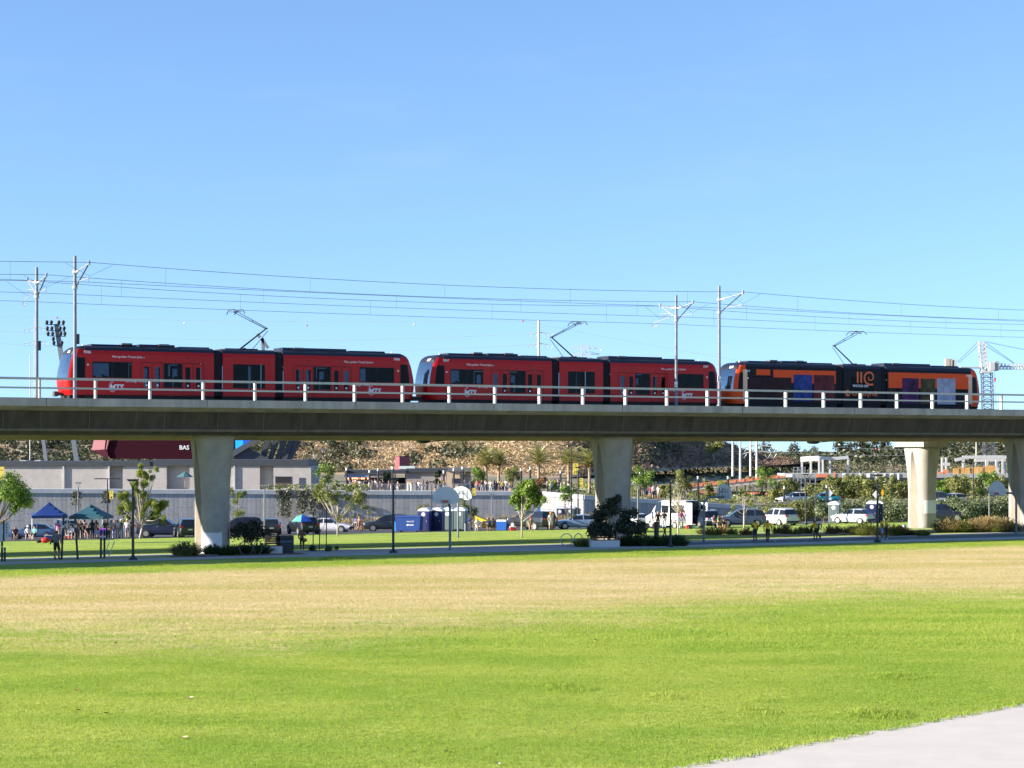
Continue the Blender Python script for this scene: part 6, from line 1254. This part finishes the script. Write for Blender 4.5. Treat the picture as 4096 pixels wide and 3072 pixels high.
def car(label, spec, p, rotz, col, cat='car', name='parked_car', open_back=False):
    key = 'car paint %.3f %.3f %.3f' % col; m = mat(key, col, .3, coat=.5)
    t = thing(name, label, cat, p, rotz, 'parked vehicles'); S = spec['st']; rings = [ring_sec(s) for s in S]; n = 12; body, gl = MB(), MB(); k = len(S)
    for i in range(k-1):
        for j in range(n):
            jj = (j+1) % n; q = [rings[i][j], rings[i][jj], rings[i+1][jj], rings[i+1][j]]
            is_g = (j in (3,7) and i in spec['glass']) or (j in (4,5,6) and i in spec['screens']) or (j in (3,7) and i in spec['screens'] and not spec.get('flatback'))
            (gl if is_g else body).add(q[::-1], [(0,1,2,3)])
    body.add(rings[0], [tuple(range(n))])
    if not open_back: body.add(rings[-1], [tuple(range(n-1,-1,-1))])
    body.build('body', m, t, False); gl.build('windows', CGLASS, t)
    w = S[4][4]; ends = (S[0][0], S[-1][0])
    for x in spec['wheels']:
        for s in (-1, 1):
            wr = spec['wr']; wh = MB().lathe([(wr*.72,-.11),(wr*.97,-.11),(wr,-.06),(wr,.06),(wr*.97,.11),(wr*.72,.11)], 18, (x, s*(w-.07), wr), 'y').build('wheel', TYRE, t)
            MB().lathe([(wr*.66,-.118),(wr*.7,0),(wr*.66,.118)], 12, (x, s*(w-.07), wr), 'y').build('rim', RIMM, wh)
            MB().lathe([(wr*1.18,-.012),(wr*1.18,.012)], 18, (x, s*(w-.012), wr*1.05), 'y').build('wheel_arch', DARK, t)
    for s in (-1, 1):
        z = S[1][2]; MB().box(ends[0]-.01, ends[0]+.16, s*.72-.17*1, s*.72+.17, z-.14, z-.02).build('headlight', HEADL, t)
        z = S[-2][2]; MB().box(ends[1]-.22, ends[1]+.012, s*.74-.13, s*.74+.13, z-.2, z-.02).build('tail_light', TAIL, t)
        MB()._ball((S[3][0]+.3, s*(w+.07), S[3][2]+.06), .10, 8, 5, (.7,1,.8)).build('mirror', m, t, True)
        MB().box(.3,.42,s*(w+.012)-.012,s*(w+.012)+.012,S[5][2]-.12,S[5][2]-.08).build('door_handle', STEEL, t)
    MB().box(ends[1]+.0, ends[1]+.025, -.2,.2,S[-1][2]-.22,S[-1][2]-.1).build('licence_plate', PLATE, t)
    MB().box(ends[0]-.03, ends[0]+.1, -.75,.75,S[0][1],S[0][1]+.16).build('bumper', DARK, t); MB().box(ends[1]-.1, ends[1]+.04, -.78,.78,S[-1][1]-.05,S[-1][1]+.12).build('bumper', DARK, t)
    if spec is SUV:
        for s in (-1,1): MB().tube([(-.1,s*.62,1.735),(0,s*.62,1.77),(1.6,s*.62,1.75),(1.75,s*.62,1.70)], .018, 5).build('roof_rail', STEEL, t)
    return t
NAVY, GREYB, SILV, BLK, WHT, CHAR = (0.012,0.018,0.045), (0.06,0.085,0.13), (0.42,0.45,0.50), (0.008,0.009,0.012), (0.58,0.57,0.545), (0.022,0.026,0.034)
car('blue sedan parked under the blue canopy', SEDAN, on(132,184), R(4), (0.05,0.10,0.22))
car('dark navy pickup beside the person in pink under the blue canopy', SUV, on(255,190), R(-60), (0.014,0.022,0.06))
car('dark navy SUV seen from its side behind the pine', SUV, on(655,183), R(176), NAVY)
car('black SUV with red tail lights left of the left pier', SUV, on(748,179), R(-74), BLK)
car('dark SUV mostly hidden behind the low bushy tree', SUV, on(955,192), R(10), (0.03,0.02,0.03)); car('dark hatchback behind the grey lamp post', HATCH, on(1082,190), R(-80), CHAR)
car('black SUV with raised tailgate under the green umbrella', SUV, on(1212,188), R(-66), BLK); car('white car with dark decals before the dry grass', SEDAN, on(1318,203), R(172), (0.5,0.5,0.53))
car('charcoal SUV with pale headlight left of the blue dumpster', SUV, on(1548,203), R(6), CHAR)
car('black pickup truck with camper top beside the green tree', PICK, on(2128,194), R(-52), BLK, 'pickup'); car('pale blue-silver sedan behind the banner lamp posts', SEDAN, on(2310,196), R(8), (0.22,0.30,0.46))
car('white car behind the dark tree right of the middle pier', SEDAN, on(2545,200), R(-70), WHT)
tv = car('white high-roof van with open rear doors among the tailgaters', VAN, on(2690,190), R(-55), WHT, 'van', 'parked_van', True)
MB().box(2.84,2.87,-.8,.8,.5,2.45).build('cargo_interior', VOID, tv); MB().box(2.3,2.86,-.8,.8,1.0,1.06).build('cargo_shelf', STEEL, tv)
for s, a in ((-1, R(-75)), (1, R(75))):
    d = MB().box(0,.05,0,s*-.85*-1 if s < 0 else .85,.45,2.5).build('rear_door', WHITE, tv, loc=(2.9, s*.95, 0)); d.rotation_euler = (0,0,-a if s > 0 else a+math.pi); MB().box(.052,.06,.12 if s > 0 else .12,.7,1.5,2.25).build('door_window', CGLASS, d)
for x0, x1 in ((-.4,.5),(.8,1.9)): MB().box(x0,x1,-1.012,-.985,1.5,2.2).build('side_window', CGLASS, tv); MB().box(x0,x1,.985,1.012,1.5,2.2).build('side_window', CGLASS, tv)
car('navy SUV with red tail lights right of the white van', SUV, on(2806,188), R(-68), NAVY); car('blue-grey SUV behind the slim young tree', SUV, on(2963,194), R(2), (0.05,0.07,0.12))
car('pearl white SUV seen from behind right of the yellow-shirted players', SUV, on(3108,200), R(-57), WHT); car('silver hatchback behind the black lamp post at right', HATCH, on(3412,206), R(-38), SILV); car('dark navy truck behind the sunlit pier', PICK, on(3755,214), R(180), NAVY, 'pickup')
for i, (x, Y, rz, sp_, c, lab) in enumerate(((3175,252,20,HATCH,WHT,'small white car on the upper street left'),(3290,254,10,SEDAN,(0.02,0.30,0.36),'teal car on the upper street'),(3765,246,170,SUV,CHAR,'dark SUV on the upper street right of the sunlit pier'),(3800,246,10,HATCH,SILV,'silver car on the upper street right of the sunlit pier'))):
    X = px(x,Y); car(lab, sp_, (X,Y,up_z(X)-.55), R(rz), c)
# ---- canopies and tailgate furniture
def canopy(label, x, Y, w, h, rise, m, rotz, seed):
    p = on(x,Y); t = thing('pop_up_canopy', label, 'canopy tent', p, rotz, 'pop-up canopies'); r = random.Random(seed); b = MB(); n = 8; a = w/2
    def P(i, j):
        u_, v_ = -1+2*i/n, -1+2*j/n; d = max(abs(u_), abs(v_)); z = h + rise*(1-d)**1.25 - .06*(1-abs(abs(u_)-abs(v_)))*d*math.sin(3*u_+2*v_+seed); return (a*u_, a*v_, z)
    b.add([P(i,j) for i in range(n+1) for j in range(n+1)], [(i*(n+1)+j, (i+1)*(n+1)+j, (i+1)*(n+1)+j+1, i*(n+1)+j+1) for i in range(n) for j in range(n)])
    for (x0,y0,x1,y1) in ((-a,-a,a,-a),(a,-a,a,a),(a,a,-a,a),(-a,a,-a,-a)): b.add([(x0,y0,h),(x1,y1,h),(x1,y1,h-.24),(x0,y0,h-.24)], [(0,1,2,3)])
    b.build('canopy_cloth', m, t)
    for sx in (-1,1):
        for sy in (-1,1): MB().tube([(sx*(a-.05),sy*(a-.05),0),(sx*(a-.05),sy*(a-.05),h)], .025, 6).build('leg', WHITE, t)
        MB().tube([(sx*(a-.05),-a+.05,h-.3),(0,-a+.05,h-.05)], .015, 5).build('truss', WHITE, t)
canopy('blue pop-up canopy over the left tailgate party', 198, 177, 3.1, 2.2, 1.15, mat('blue canopy cloth', (0.014,0.045,0.20), .6, bump=.3, bscale=2), R(14), 1)
canopy('teal pop-up canopy beside the blue one', 365, 179, 3.1, 2.05, 1.05, mat('teal canopy cloth', (0.02,0.085,0.11), .6, bump=.3, bscale=2), R(-6), 2)
t = thing('low_tent', 'low yellow and blue striped tent right of the toilets', 'tent', on(1902,192), R(-8)); 
b = MB(); b.add([(-1.0,-.5,.75),(.1,-.5,1.45),(.1,.6,1.45),(-1.0,.6,.7)], [(0,1,2,3)]); b.build('cloth', mat('blue tent cloth', (0.05,0.10,0.4), .7), t); b = MB(); b.add([(.0,-.55,1.5),(1.25,-.5,1.0),(1.25,.6,1.0),(.0,.6,1.5)], [(0,1,2,3)]); b.add([(.0,-.56,1.5),(1.25,-.51,1.0),(.1,-.56,.95)], [(0,1,2)]); b.build('cloth', mat('yellow tent cloth', (0.80,0.52,0.02), .7), t)
for x in (-.95,.05,1.2): MB().tube([(x,-.45,0),(x,-.45,.8 if x < 0 else 1.0)], .025, 5).build('leg', WHITE, t)
t = thing('patio_umbrella', 'green and blue umbrella tilted over the raised tailgate', 'umbrella', on(1208,180)); cols = (mat('umbrella green', (0.10,0.40,0.28), .6), mat('umbrella blue', (0.02,0.07,0.45), .6), mat('umbrella cream', (0.5,0.6,0.4), .6)); zb = pz(2085,180)-t.location.z
for k in range(8):
    a0, a1 = 6.2832*k/8, 6.2832*(k+1)/8; rr_ = .92; b = MB()
    f = lambda a, q: (rr_*q*math.cos(a), rr_*q*math.sin(a), zb+.62*(1-q**1.8)); b.add([f(a0,1),f(a1,1),f(a1,.55),f(a0,.55),(0,0,zb+.62)], [(0,1,2,3),(3,2,4)]); b.build('umbrella_panel', cols[(0,0,1,2,0,0,1,1)[k]], t)
MB().tube([(0,0,.3),(0,0,zb+.7)], .02, 6).build('pole', STEEL, t)
def table(label, x, Y, w, rz, cloth=None):
    t = thing('folding_table', label, 'table', on(x,Y), rz, 'tailgate tables'); MB().box(-w/2,w/2,-.35,.35,.70,.74).build('table_top', WHITE, t)
    for sx in (-1,1): MB().bar((sx*(w/2-.12),-.3,0),(sx*(w/2-.2),.3,.7),.035).build('leg', STEEL, t); MB().bar((sx*(w/2-.12),.3,0),(sx*(w/2-.2),-.3,.7),.035).build('leg', STEEL, t)
    r = random.Random(int(x))
    if cloth: MB().box(-w/2-.01,w/2+.01,-.37,-.352,.35,.75).build('table_cloth', cloth, t)
    for k in range(5): tag(MB().box(-.08,.08,-.08,.08,0,r.uniform(.1,.28)).build('food_box', mat('box tint %d' % k, ((.7,.7,.68),(.55,.05,.05),(.05,.25,.5),(.7,.6,.3),(.75,.75,.75))[k], .6), None, loc=(t.location.x-w/2+.25+k*(w-.5)/4, t.location.y+r.uniform(-.2,.2), t.location.z+.742)), ('white','red','blue','tan','pale')[k] + ' box on the ' + label, 'box', 'boxes on tailgate tables')
table('folding table behind the white van', 2718, 183, 1.9, R(4)); table('folding table beside the navy SUV', 2838, 184, 1.0, R(0)); table('folding table under the teal canopy', 405, 181, 1.6, R(0), mat('cooler blue cloth', (0.03,0.06,0.2), .7))
def cooler(label, x, Y, col): 
    t = thing('cooler', label, 'cooler', on(x,Y), R(x % 30), 'coolers'); MB().prism([(-.26,0),(.26,0),(.3,.34),(-.3,.34)], -.18, .18, 'y').build('tub', mat('cooler %.2f %.2f' % (col[0],col[2]), col, .5), t); MB().box(-.31,.31,-.2,.2,.343,.41).build('lid', WHITE, t)
cooler('white and red cooler under the blue canopy', 275, 176, (.5,.05,.05)); cooler('blue cooler under the blue canopy', 195, 177, (.03,.15,.5)); cooler('red cooler beside the white van', 2755, 184, (.5,.03,.03)); cooler('green cooler behind the white van', 2768, 186, (.05,.3,.2)); cooler('red cooler by the black pickup', 2052, 190, (.6,.04,.06))
def chair(label, x, Y, rz, col):
    t = thing('camp_chair', label, 'camp chair', on(x,Y), rz, 'camp chairs'); m = mat('chair cloth %.2f %.2f' % (col[0],col[2]), col, .8)
    MB().prism([(-.26,.42),(.26,.42),(.26,.44),(-.26,.44)], -.25, .25, 'y').build('seat', m, t); MB().add([(-.27,.25,.43),(.27,.25,.43),(.27,.38,.95),(-.27,.38,.95)], [(0,1,2,3)]).build('backrest', m, t)
    for sx in (-1,1): MB().bar((sx*.27,-.27,0),(sx*.27,.3,.6),.025).build('leg', DARK, t); MB().bar((sx*.27,.3,0),(sx*.27,-.25,.6),.025).build('leg', DARK, t)
chair('purple camp chair in front of the teal canopy', 408, 176, R(0), (.22,.04,.42)); chair('mint camp chair under the blue canopy', 134, 176, R(10), (.15,.55,.45)); chair('dark camp chair by the grey SUV', 2897, 182, R(90), (.02,.02,.02)); chair('tan camp chair behind the black pickup', 2117, 187, R(0), (.3,.28,.16)); chair('dark camp chair left of the blue sedan', 62, 176, R(30), (.05,.02,.06))
# ================================================================ people
J = ['pelvis','spine','chest','neck','head','top','hl','kl','al','tl','hr','kr','ar','tr','sl','el','wl','dl','sr','er','wr','dr']
E_ = [(0,1),(1,2),(2,3),(3,4),(4,5),(0,6),(6,7),(7,8),(8,9),(0,10),(10,11),(11,12),(12,13),(2,14),(14,15),(15,16),(16,17),(2,18),(18,19),(19,20),(20,21)]
RAD = [.15,.135,.15,.062,.105,.085,.098,.072,.05,.042,.098,.072,.05,.042,.075,.054,.038,.04,.075,.054,.038,.04]
def P0():
    return dict(pelvis=(0,0,.95),spine=(0,.01,1.15),chest=(0,.01,1.37),neck=(0,0,1.50),head=(0,-.02,1.60),top=(0,-.015,1.69),hl=(.1,0,.88),kl=(.11,-.02,.49),al=(.11,.02,.09),tl=(.13,-.13,.045),hr=(-.1,0,.88),kr=(-.11,-.02,.49),ar=(-.11,.02,.09),tr=(-.13,-.13,.045),
                sl=(.19,.01,1.40),el=(.25,.03,1.13),wl=(.26,-.06,.90),dl=(.25,-.10,.82),sr=(-.19,.01,1.40),er=(-.25,.03,1.13),wr=(-.26,-.06,.90),dr=(-.25,-.10,.82))
POSE = {}
POSE['stand'] = P0()
p = P0(); p.update(el=(.30,.06,1.16), wl=(.16,-.12,1.10), dl=(.08,-.16,1.10)); POSE['hold'] = p
p = P0(); p.update(el=(.27,-.02,1.15), wl=(.2,-.25,1.22), dl=(.18,-.32,1.27), er=(-.27,-.02,1.15), wr=(-.2,-.22,1.15), dr=(-.17,-.3,1.17)); POSE['eat'] = p
p = P0(); p.update(kl=(.12,-.20,.52), al=(.12,-.22,.10), tl=(.13,-.38,.06), kr=(-.1,.06,.48), ar=(-.1,.30,.14), tr=(-.1,.22,.03), el=(.26,.16,1.16), wl=(.25,.12,.92), dl=(.24,.08,.84), er=(-.26,-.1,1.15), wr=(-.22,-.28,1.02), dr=(-.2,-.35,1.0)); POSE['walk'] = p
p = P0(); p.update(pelvis=(0,0,.9), spine=(0,-.04,1.1), chest=(0,-.1,1.3), neck=(0,-.14,1.42), head=(0,-.18,1.52), top=(0,-.2,1.61), hl=(.1,0,.84), hr=(-.1,0,.84), kl=(.12,-.28,.55), al=(.12,-.2,.14), tl=(.12,-.34,.08), kr=(-.1,.12,.46), ar=(-.1,.46,.34), tr=(-.1,.48,.2), sl=(.19,-.08,1.33), sr=(-.19,-.08,1.33), el=(.36,.06,1.2), wl=(.5,-.1,1.15), dl=(.56,-.16,1.14), er=(-.36,-.1,1.15), wr=(-.5,-.28,1.05), dr=(-.56,-.34,1.04)); POSE['run'] = p
p = P0(); p.update(pelvis=(0,0,.52), spine=(0,.05,.72), chest=(0,.05,.95), neck=(0,.02,1.08), head=(0,0,1.18), top=(0,.0,1.27), hl=(.1,-.04,.5), kl=(.14,-.42,.5), al=(.14,-.42,.09), tl=(.14,-.56,.045), hr=(-.1,-.04,.5), kr=(-.14,-.42,.5), ar=(-.14,-.42,.09), tr=(-.14,-.56,.045), sl=(.19,.04,.97), el=(.26,0,.72), wl=(.2,-.25,.66), dl=(.15,-.32,.66), sr=(-.19,.04,.97), er=(-.26,0,.72), wr=(-.2,-.25,.66), dr=(-.15,-.32,.66)); POSE['sit'] = p
p = P0(); p.update(el=(.36,.02,1.18), wl=(.44,-.06,.97), dl=(.48,-.1,.90), er=(-.30,.04,1.14), wr=(-.34,-.02,.88), dr=(-.36,-.06,.8), kr=(-.13,-.1,.49), ar=(-.13,-.05,.09), tr=(-.15,-.2,.045)); POSE['wary'] = p
p = P0(); p.update(er=(-.30,-.02,1.14), wr=(-.30,-.2,.98), dr=(-.26,-.24,.93), el=(.28,.02,1.15), wl=(.2,-.18,1.28), dl=(.16,-.2,1.36), kl=(.11,-.06,.49)); POSE['ballheld'] = p
PM = {}; tmp = []
def build_pose(key, pose, shorts, sleeve, hair, fingers):
    P = POSE[pose]; vs = [Vector(P[j]) for j in J]; es = list(E_); rad = list(RAD)
    if fingers:
        for wi, hi_ in ((16,17),(20,21)):
            d = (vs[hi_]-vs[wi]).normalized(); side = d.cross(Vector((0,1,0.3))).normalized(); b_ = d.cross(side)
            for k, (o_, L_) in enumerate(((-.028,.055),(-.010,.068),(.010,.072),(.028,.060))):
                q = vs[hi_] + side*o_; vs += [q + d*L_*.55, q + d*L_ + b_*.018]; es += [(hi_, len(vs)-2), (len(vs)-2, len(vs)-1)]; rad += [.0105,.009]
            q = vs[wi].lerp(vs[hi_], .5) + side*-.045; vs += [q + d*.03]; es += [(hi_, len(vs)-1)]; rad += [.012]
    me = bpy.data.meshes.new('body'); me.from_pydata(vs, es, []); o = bpy.data.objects.new('tmp_body', me); COL.objects.link(o)
    o.modifiers.new('skin', 'SKIN').use_smooth_shade = True; sv = me.skin_vertices[0].data
    for i, r in enumerate(rad):
        rx = r*1.12; sv[i].radius = (rx, rx*(.72 if J[i] in ('pelvis','spine','chest') else 1) if i < len(J) else rx); sv[i].use_root = (i == 0)
    sm = o.modifiers.new('sub', 'SUBSURF'); sm.levels = 1; sm.render_levels = 1
    return o, (key, P, shorts, sleeve, hair)
def finish_pose(o, info):
    key, P, shorts, sleeve, hair = info; me = bpy.data.meshes.new_from_object(o.evaluated_get(bpy.context.evaluated_depsgraph_get())); V_ = {j: Vector(P[j]) for j in J}
    segs = [(J[a], J[b], V_[J[a]], V_[J[b]]) for a, b in E_]
    me.materials.clear()
    for _ in range(5): me.materials.append(WHITE)      # skin, shirt, trousers, hair, shoes
    for pl in me.polygons:
        c = pl.center; best = None
        for a, b, A, B in segs:
            d = B-A; f = max(0, min(1, (c-A).dot(d)/d.length_squared)); dist = (c-(A+d*f)).length
            if best is None or dist < best[0]: best = (dist, a, b, f)
        _, a, b, f = best; k = 0
        if b in ('head','top'):
            back = c.y - V_['head'].y; k = 3 if (c.z > V_['head'].z+.045+(0.03 if back < -.05 else 0) or (back > .02 and c.z > V_['head'].z-.05*(1+3*hair))) else 0
        elif (a, b) in (('pelvis','spine'),('spine','chest')): k = 1 if not (a == 'pelvis' and f < .25) else 2
        elif a == 'chest' and b == 'neck': k = 1 if f < .6 else 0
        elif b in ('sl','sr'): k = 1
        elif b in ('el','er'): k = 1 if f < sleeve else 0
        elif b in ('wl','wr'): k = 1 if sleeve > 1.5 else 0
        elif b in ('hl','hr'): k = 2
        elif b in ('kl','kr'): k = 2 if (not shorts or f < .85) else 0
        elif b in ('al','ar'): k = 2 if (not shorts and f < .9) else (4 if f > .93 else 0)
        elif b in ('tl','tr'): k = 4
        pl.material_index = k; pl.use_smooth = True
    bpy.data.objects.remove(o); PM[key] = me
keys = [('stand','stand',1,.6,0,0),('stand_long','stand',0,.6,0,0),('hold','hold',1,.6,1,0),('hold_long','hold',0,.7,0,0),('eat','eat',0,.6,1,0),('eat_s','eat',1,.5,0,0),('walk','walk',1,.6,0,1),('run','run',1,.55,0,1),('sit','sit',1,.6,1,0),('wary','wary',1,.6,0,1),('ball','ballheld',1,0,0,1),('kick','walk',1,.6,0,1),('stand_f','stand',1,.6,0,1)]
tmp = [build_pose(*k) for k in keys]; bpy.context.view_layer.update()
for o, info in tmp: finish_pose(o, info)
SK = ((0.42,0.25,0.17),(0.30,0.16,0.10),(0.17,0.085,0.05),(0.07,0.038,0.026))
def fab(c): return mat('fabric %.3f %.3f %.3f' % c, c, .85, var=.12, scale=12)
def person(label, p, h, pose, rotz, shirt, pants, skin=0, hair=(0.02,0.014,0.01), shoes=(0.05,0.05,0.055), hat=None, group='tailgate people'):
    t = thing('person', label, 'person', p, rotz, group); o = put(PM[pose], 'body', t, scale=h/1.77)
    for i, m in enumerate((mat('skin %d' % skin, SK[skin], .6), fab(shirt), fab(pants), mat('hair %.2f %.2f' % hair[:2], hair, .8), fab(shoes))): o.material_slots[i].link = 'OBJECT'; o.material_slots[i].material = m
    if hat:
        P = POSE['sit' if pose == 'sit' else 'stand']; z = (P['head'][2]+.06)*h/1.77; y = P['head'][1]*h/1.77
        MB().lathe([(.118,z-.02),(.115,z+.05),(.07,z+.10),(.01,z+.115)], 12, (0,y,0)).build('cap', fab(hat), t, True); MB().lathe([(.19,z-.024),(.19,z-.012)], 14, (0,y-.05,0)).build('brim', fab(hat), t)
    return t
W_, BK, NV_, GRY, PNK, PUR, RD_, KH = (.62,.61,.6), (.015,.015,.018), (.02,.03,.07), (.14,.135,.14), (.55,.16,.38), (.22,.04,.42), (.4,.03,.03), (.33,.28,.2)
person('man in a grey t-shirt and black shorts standing by the exercise frame', base(226,2238), 1.70, 'wary', R(160), GRY, BK, 1, group=None or 'people on the path')
person('shirtless person holding a basketball near the trash bins', base(1208,2203), 1.35, 'ball', R(25), (0.16,0.085,0.05), BK, 2, shoes=W_, group='people on the path')
bp = base(1208,2203); o = MB()._ball((0,0,0), .12, 14, 10, (1,1,1)).build('basketball', mat('basketball leather', (0.42,0.13,0.04), .6, bump=.3, bscale=40), None, True, loc=(bp.x+.22,bp.y-.22,bp.z+.66)); tag(o, 'orange basketball held by the shirtless person', 'ball')
person('person in black sitting on the bench beside the trash bins', base(1113,2212), 1.6, 'sit', R(70), BK, BK, 3, group='people on the path')
person('person in dark clothes standing before the middle pier', base(2518,2178), 1.75, 'stand_long', R(200), (.03,.012,.014), BK, 3, group='people on the path')
YEL = (0.92,0.52,0.02)
o = person('young player in a yellow shirt standing left of the soccer ball', base(3020,2166), 1.52, 'hold', R(210), YEL, NV_, 2, group='players in yellow shirts')
o = person('young player in a yellow number 12 shirt about to kick the ball', base(3071,2168), 1.55, 'kick', R(160), YEL, BK, 2, group='players in yellow shirts'); lettering('12', .17, BLACKM, o, (.10,.135,1.12), (R(90),0,R(180)))
o = person('young player in a yellow shirt running with arms spread', base(3264,2160), 1.50, 'run', R(-70), YEL, BK, 2, group='players in yellow shirts')
o = person('player in white sleeves half hidden behind the running player', base(3272,2158), 1.48, 'walk', R(-60), W_, BK, 2, group='players in yellow shirts')
o = person('player in a yellow shirt and pale blue shorts by the lamp post', base(3528,2160), 1.55, 'hold', R(90), YEL, (.25,.33,.5), 2, shoes=W_, group='players in yellow shirts')
o = person('player in yellow over white sleeves and black trousers by the lamp post', base(3546,2158), 1.55, 'hold_long', R(80), YEL, BK, 2, shoes=W_, group='players in yellow shirts')
p = base(3098,2168); t = thing('soccer_ball', 'pale teal soccer ball on the court between the players', 'ball', p); MB()._ball((0,0,.115), .115, 14, 10, (1,1,1)).build('shell', mat('ball white teal', (0.35,0.5,0.5), .5, var=.4, scale=14), t, True); MB().lathe([(.05,-.002),(.05,.002)], 5, (0,-.115,.115), 'y').build('panel_patch', BLACKM, t)
# tailgate party at left
for x, Y, pose, rz, sh, pa, sk, hat, lab in (
  (232,177,'hold',170,PNK,KH,0,(.35,.45,.55),'person in a pink tie-dye shirt under the blue canopy'),(112,175,'sit',10,(.6,.6,.68),NV_,0,W_,'seated person in pale shirt and white hat by the blue sedan'),(62,175,'sit',20,(.06,.02,.05),BK,1,None,'seated person in dark clothes at far left'),(138,174.5,'sit',-20,(.15,.5,.4),NV_,0,None,'seated person in mint beside the canopy leg'),
  (268,178,'stand',20,W_,GRY,0,BK,'person in white with black cap behind the exercise frame'),(285,176,'sit',0,W_,(.03,.08,.3),0,None,'seated person in white beside the cooler'),(306,178,'stand',30,(.45,.25,.12),GRY,0,None,'blond person left of the grey lamp post'),(320,180,'eat',0,NV_,BK,1,None,'person in navy behind the grey lamp post'),(337,180,'eat_s',-20,NV_,BK,0,(.5,.45,.38),'person in navy shirt with tan cap facing the canopy'),
  (369,179,'hold',200,(.03,.05,.10),NV_,1,W_,'tall person in dark blue with white cap before the teal canopy'),(385,181,'hold',160,BK,BK,1,None,'person in black with long hair before the teal canopy'),(352,176,'sit',30,BK,NV_,1,None,'seated child in black between the standing adults'),(421,178,'stand_long',0,(.05,.02,.02),BK,0,None,'person with long brown hair behind the purple chair'),
  (444,181,'hold_long',180,W_,(.25,.12,.06),0,None,'person in a white top with brown trousers'),(470,179,'stand',190,W_,KH,0,None,'man in white t-shirt and khaki shorts'),(485,181,'hold_long',10,(.05,.12,.3),(.3,.4,.55),0,W_,'person in blue top, pale jeans and white hat'),(509,177,'stand',185,(.66,.64,.72),(.2,.17,.19),0,(.5,.42,.3),'large man in pale lilac shirt and grey shorts'),
  (529,180,'eat',0,RD_,BK,1,None,'person in dark red half hidden by the black lamp post'),(459,184,'stand_long',0,BK,(.02,.04,.2),1,None,'person in black between the two white shirts'),
  (1352,205,'hold',180,(.5,.28,.2),BK,0,None,'person in skin-toned top by the dry grass behind the umbrella'),(1430,206,'walk',90,BK,GRY,1,None,'person in black walking before the dry grass'),(1437,205,'walk',90,(.42,.25,.17),(.3,.1,.08),0,None,'person in tan walking before the dry grass'),
  (1955,190,'sit',180,NV_,BK,1,None,'seated person in navy right of the yellow tent, left one'),(1972,190,'sit',180,(.03,.03,.05),BK,2,None,'seated person in black right of the yellow tent, right one'),(1910,188,'sit',20,W_,W_,0,None,'seated person in white under the low tent'),
  (2124,186,'sit',0,(.12,.10,.05),KH,0,(.5,.03,.03),'seated person with red cap behind the black pickup'),(2203,188,'stand',20,W_,W_,0,(.6,.3,.02),'person in white with an orange cap right of the black pickup'),(2213,190,'stand_long',0,BK,BK,2,None,'person in black beside the notice sign'),
  (2610,184,'hold',90,(.02,.20,.55),W_,2,None,'person in a bright blue shirt left of the white van'),(2632,184,'stand_long',10,(.02,.015,.02),BK,0,None,'person in a black top with red hair at the van'),(2657,184,'hold_long',180,BK,(.42,.48,.55),1,BK,'man in black t-shirt and pale jeans at the van'),(2724,183,'hold_long',20,(.50,.10,.32),(.45,.52,.62),0,(.4,.1,.05),'person in a pink top and pale jeans behind the van'),
  (2736,185,'eat_s',-20,(.35,.38,.55),GRY,0,BK,'person in pale blue with black cap behind the van'),(2856,183,'sit',60,(.5,.1,.15),NV_,0,None,'small seated person in pink at the right table'),(2874,182,'sit',80,(.02,.25,.09),BK,0,None,'seated person in a green shirt at the right table'),(2893,182,'sit',90,BK,BK,0,None,'seated person with long red hair in the camp chair')):
    person(lab, on(x,Y), 1.74 if pose != 'sit' else 1.72, pose, R(rz), sh, pa, sk, hair=(0.14,0.05,0.015) if 'red hair' in lab or 'blond' in lab else (0.02,0.014,0.01), hat=hat)
# people inside the leading trolley: dark seated figures at the windows
for k, (x, car_u, lab) in enumerate(((-9.8,0,'passenger silhouette at the left window of the leading trolley'),(-8.45,0,'passenger silhouette at the right of that first window'),(-9.9,1,'passenger silhouette at the left window of the second trolley'))):
    q = W((ucs[1]-pitch if car_u == 0 else ucs[1]) + x, TV-.75, RZ+.42); person(lab, q, 1.75, 'sit', TH+R(90), BK, BK, 1, group='trolley passengers')
# ---- people on the concourse read as one mass
r = random.Random(9); bmx = bmesh.new()
mset = [fab(c) for c in ((.5,.48,.46),(.04,.04,.06),(.28,.03,.04),(.62,.48,.05),(.3,.3,.33),(.06,.08,.16))] + [mat('skin 0', SK[0]), mat('skin 1', SK[1]), fab(BK)]
for i in range(95):
    seg = r.choice(((1370,1600),(1370,1600),(1390,1520),(1620,1720),(1740,1860),(1870,2090),(1900,2090),(2180,2330),(2560,2640)))
    x = r.uniform(*seg); Y = r.uniform(243,258); X = px(x,Y); me = PM[r.choice(('stand','hold','hold_long','eat'))].copy(); c = r.choice((0,0,1,1,1,4,5,5,2,3 if seg[0] > 1600 else 1)); pc = r.choice((1,4,5)); s_ = r.choice((6,7))
    for pl in me.polygons: pl.material_index = (s_, c, pc, 8, 8)[pl.material_index]
    me.transform(Matrix.Translation((X,Y,up_z(X))) @ Matrix.Rotation(r.uniform(0,6.28),4,'Z') @ Matrix.Scale(r.uniform(.92,1.04),4)); bmx.from_mesh(me); bpy.data.meshes.remove(me)
me = bpy.data.meshes.new('concourse_crowd'); bmx.to_mesh(me); bmx.free()
for m in mset: me.materials.append(m)
kind(put(me, 'concourse_crowd'), 'stuff', 'distant crowd of spectators on the stadium concourse above the wall')
